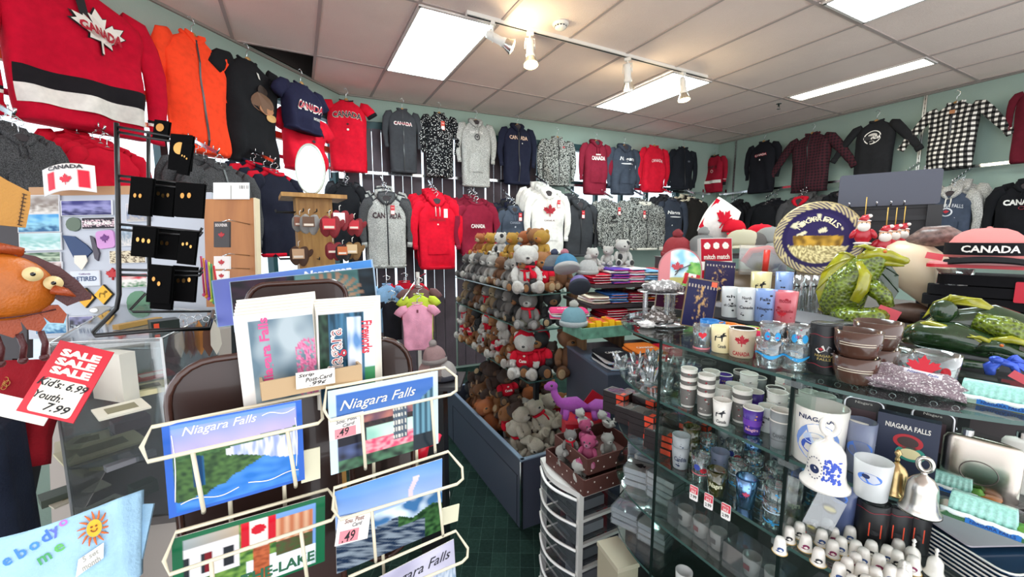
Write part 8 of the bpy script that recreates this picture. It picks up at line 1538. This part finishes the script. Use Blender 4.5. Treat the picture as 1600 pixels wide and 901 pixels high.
def cutout(px, py, w_, h, o2, col, lab, name='fridge_magnet', more=(), rot=0, cat='magnet'):
    A0 = binv @ at(px, py, D1 + .02); s = (binv @ at(px + 10, py, D1 + .02)).x - A0.x; s /= 10; r = thing(name, mw @ T(A0.x, -.006, A0.z) @ Ry(rot) @ Sc(s), lab, cat); MB().prism([(x * w_, z * h) for x, z in o2], 3, 0).build('cut_shape', pr(col), r)
    for o3, c3 in more: MB().prism([(x * w_, z * h) for x, z in o3], 1, -1.2).build('printed_shape', pr(c3), r)
    return r
DM = [(0, -.5), (.5, 0), (0, .5), (-.5, 0)]; MS = [(-.2, .02), (-.2, -.14), (-.14, -.14), (-.12, 0), (.05, 0), (.06, -.14), (.12, -.14), (.12, .05), (.24, .1), (.22, .18), (.1, .2), (.04, .1), (-.16, .1)]
cutout(138, 465, 28, 32, DM, '#1d1a14', 'yellow diamond road-sign magnet with a beaver, left of the moose one', more=[([(x * .92, z * .92) for x, z in DM], '#e8a81e'), ([(x * .2, z * .1 + .02) for x, z in blob(0, 0, 1, 1, 12)], '#5a5248')]); cutout(164, 460, 28, 32, DM, '#1d1a14', 'yellow diamond road-sign magnet with black moose silhouette', more=[([(x * .92, z * .92) for x, z in DM], '#eab01e'), (MS, '#16130f')])
cutout(176, 430, 22, 24, leaf(0, 0, .5), '#b8141e', 'red maple leaf magnet with gold ribbon beside the pole'); cutout(120, 351, 22, 22, blob(0, 0, .5, .5, 12), '#5a6a5a', 'small tree-shaped souvenir magnet under the indigo strip'); cutout(166, 374, 26, 28, rrect(1, 1, .2), '#c890c8', 'lilac tag magnet with leaf pattern', more=[(leaf(0, 0, .3), '#6a2a7a')], rot=-.1)
cutout(126, 388, 42, 46, [(-.5, .45), (-.1, .40), (.3, .1), (.5, -.12), (.3, -.3), (.1, -.5), (-.15, -.3), (-.3, 0)], '#1d3a66', 'large navy eagle-wing magnet with white heart below', more=[([(-.1, -.25), (.3, -.25), (.35, -.45), (.15, -.75), (-.1, -.5)], '#e4dcd0')]); cutout(150, 388, 14, 40, [(-.4, .5), (0, .4), (.5, -.2), (.3, -.5), (0, -.4)], '#4a4450', 'dark feather-shaped magnet with flag tail')
mg(172, 392, 226, 410, lambda u, v: '#d8ccb0' if nz(u, v, 20, 3) < .1 else '#5a4a3a', 'cream magnet strip of little dark figures behind the pole'); mg(66, 492, 112, 520, sea(8, '#5aa0c8', '#a8d4e4', '#2f6a9a'), 'blue waterfall picture magnet low on the board'); mg(114, 494, 150, 520, sea(9, '#8a8ab0', '#3a3a44', '#c8d4e0'), 'dusk skyline picture magnet with pink label low on the board'); cutout(160, 484, 34, 12, rrect(1, 1, .45), '#9a9a98', 'metal bottle-opener magnet below the yellow signs', more=[([(x * .18 - .28, z * .3) for x, z in blob(0, 0, 1, 1, 12)], '#e4e4e4')]); cutout(214, 472, 34, 36, blob(0, 0, .5, .5, 14), '#5a8a6a', 'round green landscape magnet behind the rack foot', more=[([(x * .2 + .1, z * .12 - .3) for x, z in blob(0, 0, 1, 1, 8)], '#e8606c')]); mg(196, 318, 232, 345, sea(11, '#c8c4c8', '#7a8aa8', '#b8b0a8'), 'grey cityscape magnet half behind the black pin cards'); mg(188, 428, 228, 448, sea(12, '#c82a3a', '#e8e4e0', '#3a7a4a'), 'red and green souvenir magnet right of the pole'); mg(188, 352, 206, 384, sea(13, '#b9c8d8', '#8a9aa8', '#d8d4d0'), 'narrow pale magnet between pole and pin cards')
def flagcard(u, v):
    if v < .22: return '#ece6e2'
    if v > .86: return '#e6dfdc'
    if .10 < u < .30 or .72 < u < .92: return '#d8203a'
    return '#f0ece8'
mw2, W2, H2 = frame3(at(66, 266, 1.36), at(148, 259, 1.36), at(68, 308, 1.36)); r = thing('flag_sticker', mw2, 'curved CANADA flag sticker card standing on the magnet board top', 'sticker'); m = MB(); N_ = 30
vs = [(W2 * i / N_, -.012 * math.sin(pi * i / N_) - .0005, -H2 * j / 20 + .012 * math.sin(pi * i / N_)) for j in range(21) for i in range(N_ + 1)]; m.add(vs, [(j * (N_ + 1) + i, (j + 1) * (N_ + 1) + i, (j + 1) * (N_ + 1) + i + 1, j * (N_ + 1) + i + 1) for j in range(20) for i in range(N_)], True)
for j in range(21):
    for i in range(N_ + 1): m.c[j * (N_ + 1) + i] = lin(flagcard(i / N_, j / 20))
o = m.build('sticker_sheet', paint_mat(.3), r); so = o.modifiers.new('thick', 'SOLIDIFY'); so.thickness = .001; so.offset = -1
fy2 = lambda x, z: -.012 * math.sin(pi * x / W2) - .0035; m = MB(); flatshape(m, leaf(W2 * .51, -H2 * .50, H2 * .27), fy=fy2); m.build('leaf_print', pr('#d8203a'), r); m = MB(); addtext(m, 'CANADA', W2 * .66, H2 * .15, W2 * .5, -H2 * .03, fy=fy2, bold=.03, arc=H2 * .04); m.build('lettering', pr('#23202a'), r)
# wooden board with a blank postcard on top, key tags
mw3, W3, H3 = frame3(at(318, 311, 1.35), at(397, 309, 1.35), at(322, 432, 1.35)); r = thing('wooden_board', mw3, 'plain honey-coloured wooden display board right of the pin rack', 'board'); MB().box((W3 / 2, .01, -H3 / 2 - .05), (W3, .018, H3 + .1)).build('panel', wood('honey_wood', '#b87a44', '#a4683a', 3), r); MB().box((W3 + .002, .01, -H3 / 2 - .05), (.006, .024, H3 + .1)).build('pale_edge', paper('#d8c8a8'), r); MB().cyl((W3 / 2, .03, -1.3), .02, 1.3, 12).build('post', blackc, r)
quad((333, 285), (389, 285), (337, 311), 1.34, lambda u, v: '#8a8a8a' if (abs(u - .5) < .01 and v > .15) or (u > .74 and .15 < v < .38 and math.sin(u * 160) > 0) else '#e9e7e2', 'blank back of a postcard standing on the wooden board', 'postcard', 'postcard', n=(40, 20))
for i, (px, py, w_, h, c, c2, l) in enumerate(((334, 346, 24, 40, '#3a3638', '#d8c8c4', 'SOUVENIR leaf card packet hooked on the wooden board'), (334, 400, 24, 20, '#e8e0dc', '#b8202c', 'small white souvenir card with red emblem under the packet'), (336, 423, 20, 16, '#f0ece8', '#c8142a', 'small Canada flag card low on the wooden board'), (338, 440, 18, 14, '#f0ece8', '#c8142a', 'lowest small red leaf card on the wooden board'))):
    mwx, Wx, Hx = frame3(at(px, py, 1.22), at(px + w_, py, 1.22), at(px, py + h, 1.22)); r = thing('souvenir_card', mwx, l, 'card'); MB().box((Wx / 2, .004, -Hx / 2), (Wx, .008, Hx)).build('card', pr(c), r); m = MB(); m.prism([(x, z) for x, z in leaf(Wx / 2, -Hx * .55, Wx * .26)], .0005, -.0008); m.build('leaf_print', pr('#b8202c'), r)
    if i == 0: m = MB(); addtext(m, 'SOUVENIR', Wx * .8, Hx * .12, Wx / 2, -Hx * .14, -.001, bold=.03); m.build('lettering', pr('#e8e0dc'), r)
    MB().tube([(Wx / 2, .004, 0), (Wx / 2, .03, .01), (Wx / 2, .13, .012)], .002, 6).build('peg', chrome, r)
# orange tassel ornaments right of the case
for i in range(5):
    q_ = at(286 + 12 * i, 500 + 3 * (i % 2), 1.15); r = thing('feather_keychain', T(*q_) @ Rz(look(q_)), '%s feather keychain hanging behind the acrylic case, %s along' % (['amber', 'red', 'orange', 'brown', 'white'][i], ORD[i]), 'keychain'); m = MB(); m.prism([(0, 0), (.012, -.03), (.014, -.07), (0, -.10), (-.012, -.07), (-.010, -.03)], .003); m.build('feather', pr(['#c87a2a', '#a82a1e', '#d88a3a', '#6a3a20', '#d8d0c0'][i]), r); MB().tube([(.008 * math.cos(a), 0, .008 + .008 * math.sin(a)) for a in [k * pi / 5 for k in range(10)]], .0012, 5, closed=True).build('ring', chrome, r)
# ------------------------------------------------------------------ leather bird purse and moccasin at the far left edge
mwb, p = fig(40, 505, d=.60); s_ = sz(p); bd = thing('leather_bird_purse', mwb, 'amber leather turkey-shaped purse with button eyes at the left edge', 'purse'); lo = M('amber_leather', '#b8621a', .35, var=.15, vs=.05, bump=.15, bs=.3); ld = M('maroon_leather', '#4a1a1c', .4, bump=.2, bs=.4); lr = M('rust_leather', '#9a3f16', .4, bump=.2, bs=.4)
m = MB(); m.ell((-22, 0, 60), (62, 26, 52), Ry(.35), u=30, v=18); m.build('body', lo, bd)
m = MB(); m.prism([(x * 1.0, z) for x, z in [(-5, 112), (20, 104), (44, 86), (62, 62), (70, 46), (76, 38), (74, 30), (60, 28), (46, 22), (30, 40), (10, 90)]], 10, -6); m.build('head_patch', ld, bd)
for px_, pz_ in ((14, 78), (34, 62)):
    MB().tube([(px_, -27 + (px_ - 14) * .5, pz_), (px_, -32 + (px_ - 14) * .5, pz_)], 11, 20).build('eye_disc', M('ivory_disc', '#d8c08a', .4), bd); MB().tube([(px_, -32 + (px_ - 14) * .5, pz_), (px_, -34 + (px_ - 14) * .5, pz_)], 3, 10).build('pupil', blackp, bd)
m = MB(); m.tube([(34, -16, 52), (46, -20, 46), (56, -20, 38)], [14, 10, 2], 10, flat=.6); m.build('beak', lr, bd)
for k, (x, z, a) in enumerate(((-40, 4, .1), (-16, 0, -.1), (8, 4, -.3), (30, 12, -.5))): m = MB(); m.M = T(x, -6, z) @ Ry(a); m.prism([(0, -20), (11, -10), (12, 8), (0, 16), (-12, 8), (-11, -10)], 8, 0); m.build('tail_feather', lr, bd)
m = MB(); m.tube([(-30, -4, 108), (-14, -8, 118), (4, -4, 112), (2, 0, 104)], [10, 12, 10, 6], 10, flat=.7); m.build('comb', lr, bd); m = MB(); m.tube([(-75 + 12 * k, -20 + abs(k - 5) * 1.5, 22 - 8 * math.sin(k / 10 * pi)) for k in range(10)], 1.2, 5); m.build('seam', ld, bd)
m = MB()
for k in range(3): x = -30 + 22 * k; m.tube([(x, -8, -14), (x + 3, -8, -34), (x, -8, -52)], 4, 8); m.ell((x, -8, -56), 6, u=8, v=6)
m.build('dangling_beads', ld, bd); MB().tube([(-20, 0, 108), (-20, 0, 150), (-40, 0, 260)], 1, 5).build('hang_cord', ld, bd)
mwm, p = fig(0, 355, d=.62); mo = thing('leather_moccasin', mwm, 'yellow-brown stitched leather pouch above the bird purse at the left edge', 'pouch'); ly = M('tan_leather', '#b8812f', .45, bump=.2, bs=.3); m = MB(); m.prism([(-40, 8), (26, 0), (34, 36), (36, 56), (14, 72), (-8, 92), (-40, 96)], 26, -10); m.build('body', ly, mo); m = MB()
for k in range(9): m.box((20 + 1.2 * k, -11, 4 + 6 * k), (5, 1, 1.4), Ry(.4))
m.box((24, -10.6, 28), (1, .6, 50), Ry(.2)); m.build('stitches', M('thread_dark', '#3a2414', .7), mo); MB().tube([(-20, 0, 90), (-20, 0, 200)], 1, 5).build('hang_cord', ld, mo)
# red garment with gold flowers, dark cloth
mwr, Wr, Hr = frame3(at(-40, 566, .85), at(74, 560, .85), at(-40, 735, .80)); r = thing('floral_red_bag', mwr, 'red cloth bag printed with gold flowers under the leather purse', 'bag'); m = MB(); R = []
for t in [k / 8 for k in range(9)]: R.append([(Wr / 2 + Wr * .5 * (1 - .06 * math.cos(t * 9)) * math.copysign(abs(math.cos(a)) ** .6, math.cos(a)), .03 + .035 * math.sin(a) + .004 * math.sin(9 * a + 4 * t), -Hr * t) for a in [2 * pi * j / 28 for j in range(28)]])
m.rings(R); m.build('body', cloth('#8a1420'), r); m = MB()
for i in range(7):
    q = random.Random(i + 5); cx, cz_ = Wr * q.uniform(.35, .9), -Hr * q.uniform(.1, .9)
    for k in range(5): a = k * 1.257; m.tube([(cx + .007 * math.cos(a) + .006 * math.cos(b_), -.0065, cz_ + .007 * math.sin(a) + .006 * math.sin(b_)) for b_ in [j * pi / 4 for j in range(8)]], .0007, 4, closed=True)
m.build('flower_embroidery', pr('#b8863a'), r)
MB().box((Wr * .5, .04, -Hr - .3), (Wr * .5, .05, .6)).build('stand', blackc, r)
r = thing('navy_cloth_bag', T(*at(-10, 850, .78)) @ Rz(CAMYAW - .6), 'dark navy cloth hanging behind the pale blue t-shirt', 'cloth'); m = MB(); R = []
for t in [k / 6 for k in range(7)]: R.append([((.09 + .02 * t) * math.cos(a), .05 * math.sin(a) * (1 + .2 * math.sin(5 * a)), .24 - .6 * t) for a in [2 * pi * j / 24 for j in range(24)]])
m.rings(R); m.build('cloth_body', cloth('#1a2030'), r)

for i, (px, py, w_, z) in enumerate(((130, 690, .10, 1.225), (190, 640, .08, 1.39), (120, 770, .11, 1.081), (170, 790, .07, 1.082))): inbox(px, py, z, (w_, .08, .004), paper(('#d8d0b4', '#e6e0d0', '#c9c2b0', '#b9b4a8')[i]), 'cream paper slip %s in the acrylic case' % ['on the middle shelf', 'on the upper shelf', 'at the bottom left', 'at the bottom front'][i], 'paper_slip', 'paper', .15 * i, pr2='#8a8468')
mwk, Wk, Hk = frame3(at(-30, 300, 1.5), at(42, 300, 1.5), at(-30, 560, 1.5)); r = thing('dark_display_panel', mwk, 'dark hook panel of silver key rings behind the leather bird purse', 'display panel'); MB().box((Wk / 2, .01, -Hk / 2), (Wk, .02, Hk)).build('panel', M('dark_back', '#3b3437', .6), r); MB().box((Wk / 2, .02, -Hk - .3), (.05, .03, .9)).build('post', blackc, r)
for i in range(14):
    x, z = Wk * (.30 + .2 * (i % 4)), -Hk * (.15 + .2 * (i // 4)); MB().tube([(x + .009 * math.cos(a), -.006 - .003 * (i % 2), z + .012 * math.sin(a)) for a in [k * .7 for k in range(9)]], .0016, 5, closed=True).build('key_ring', chrome, r)
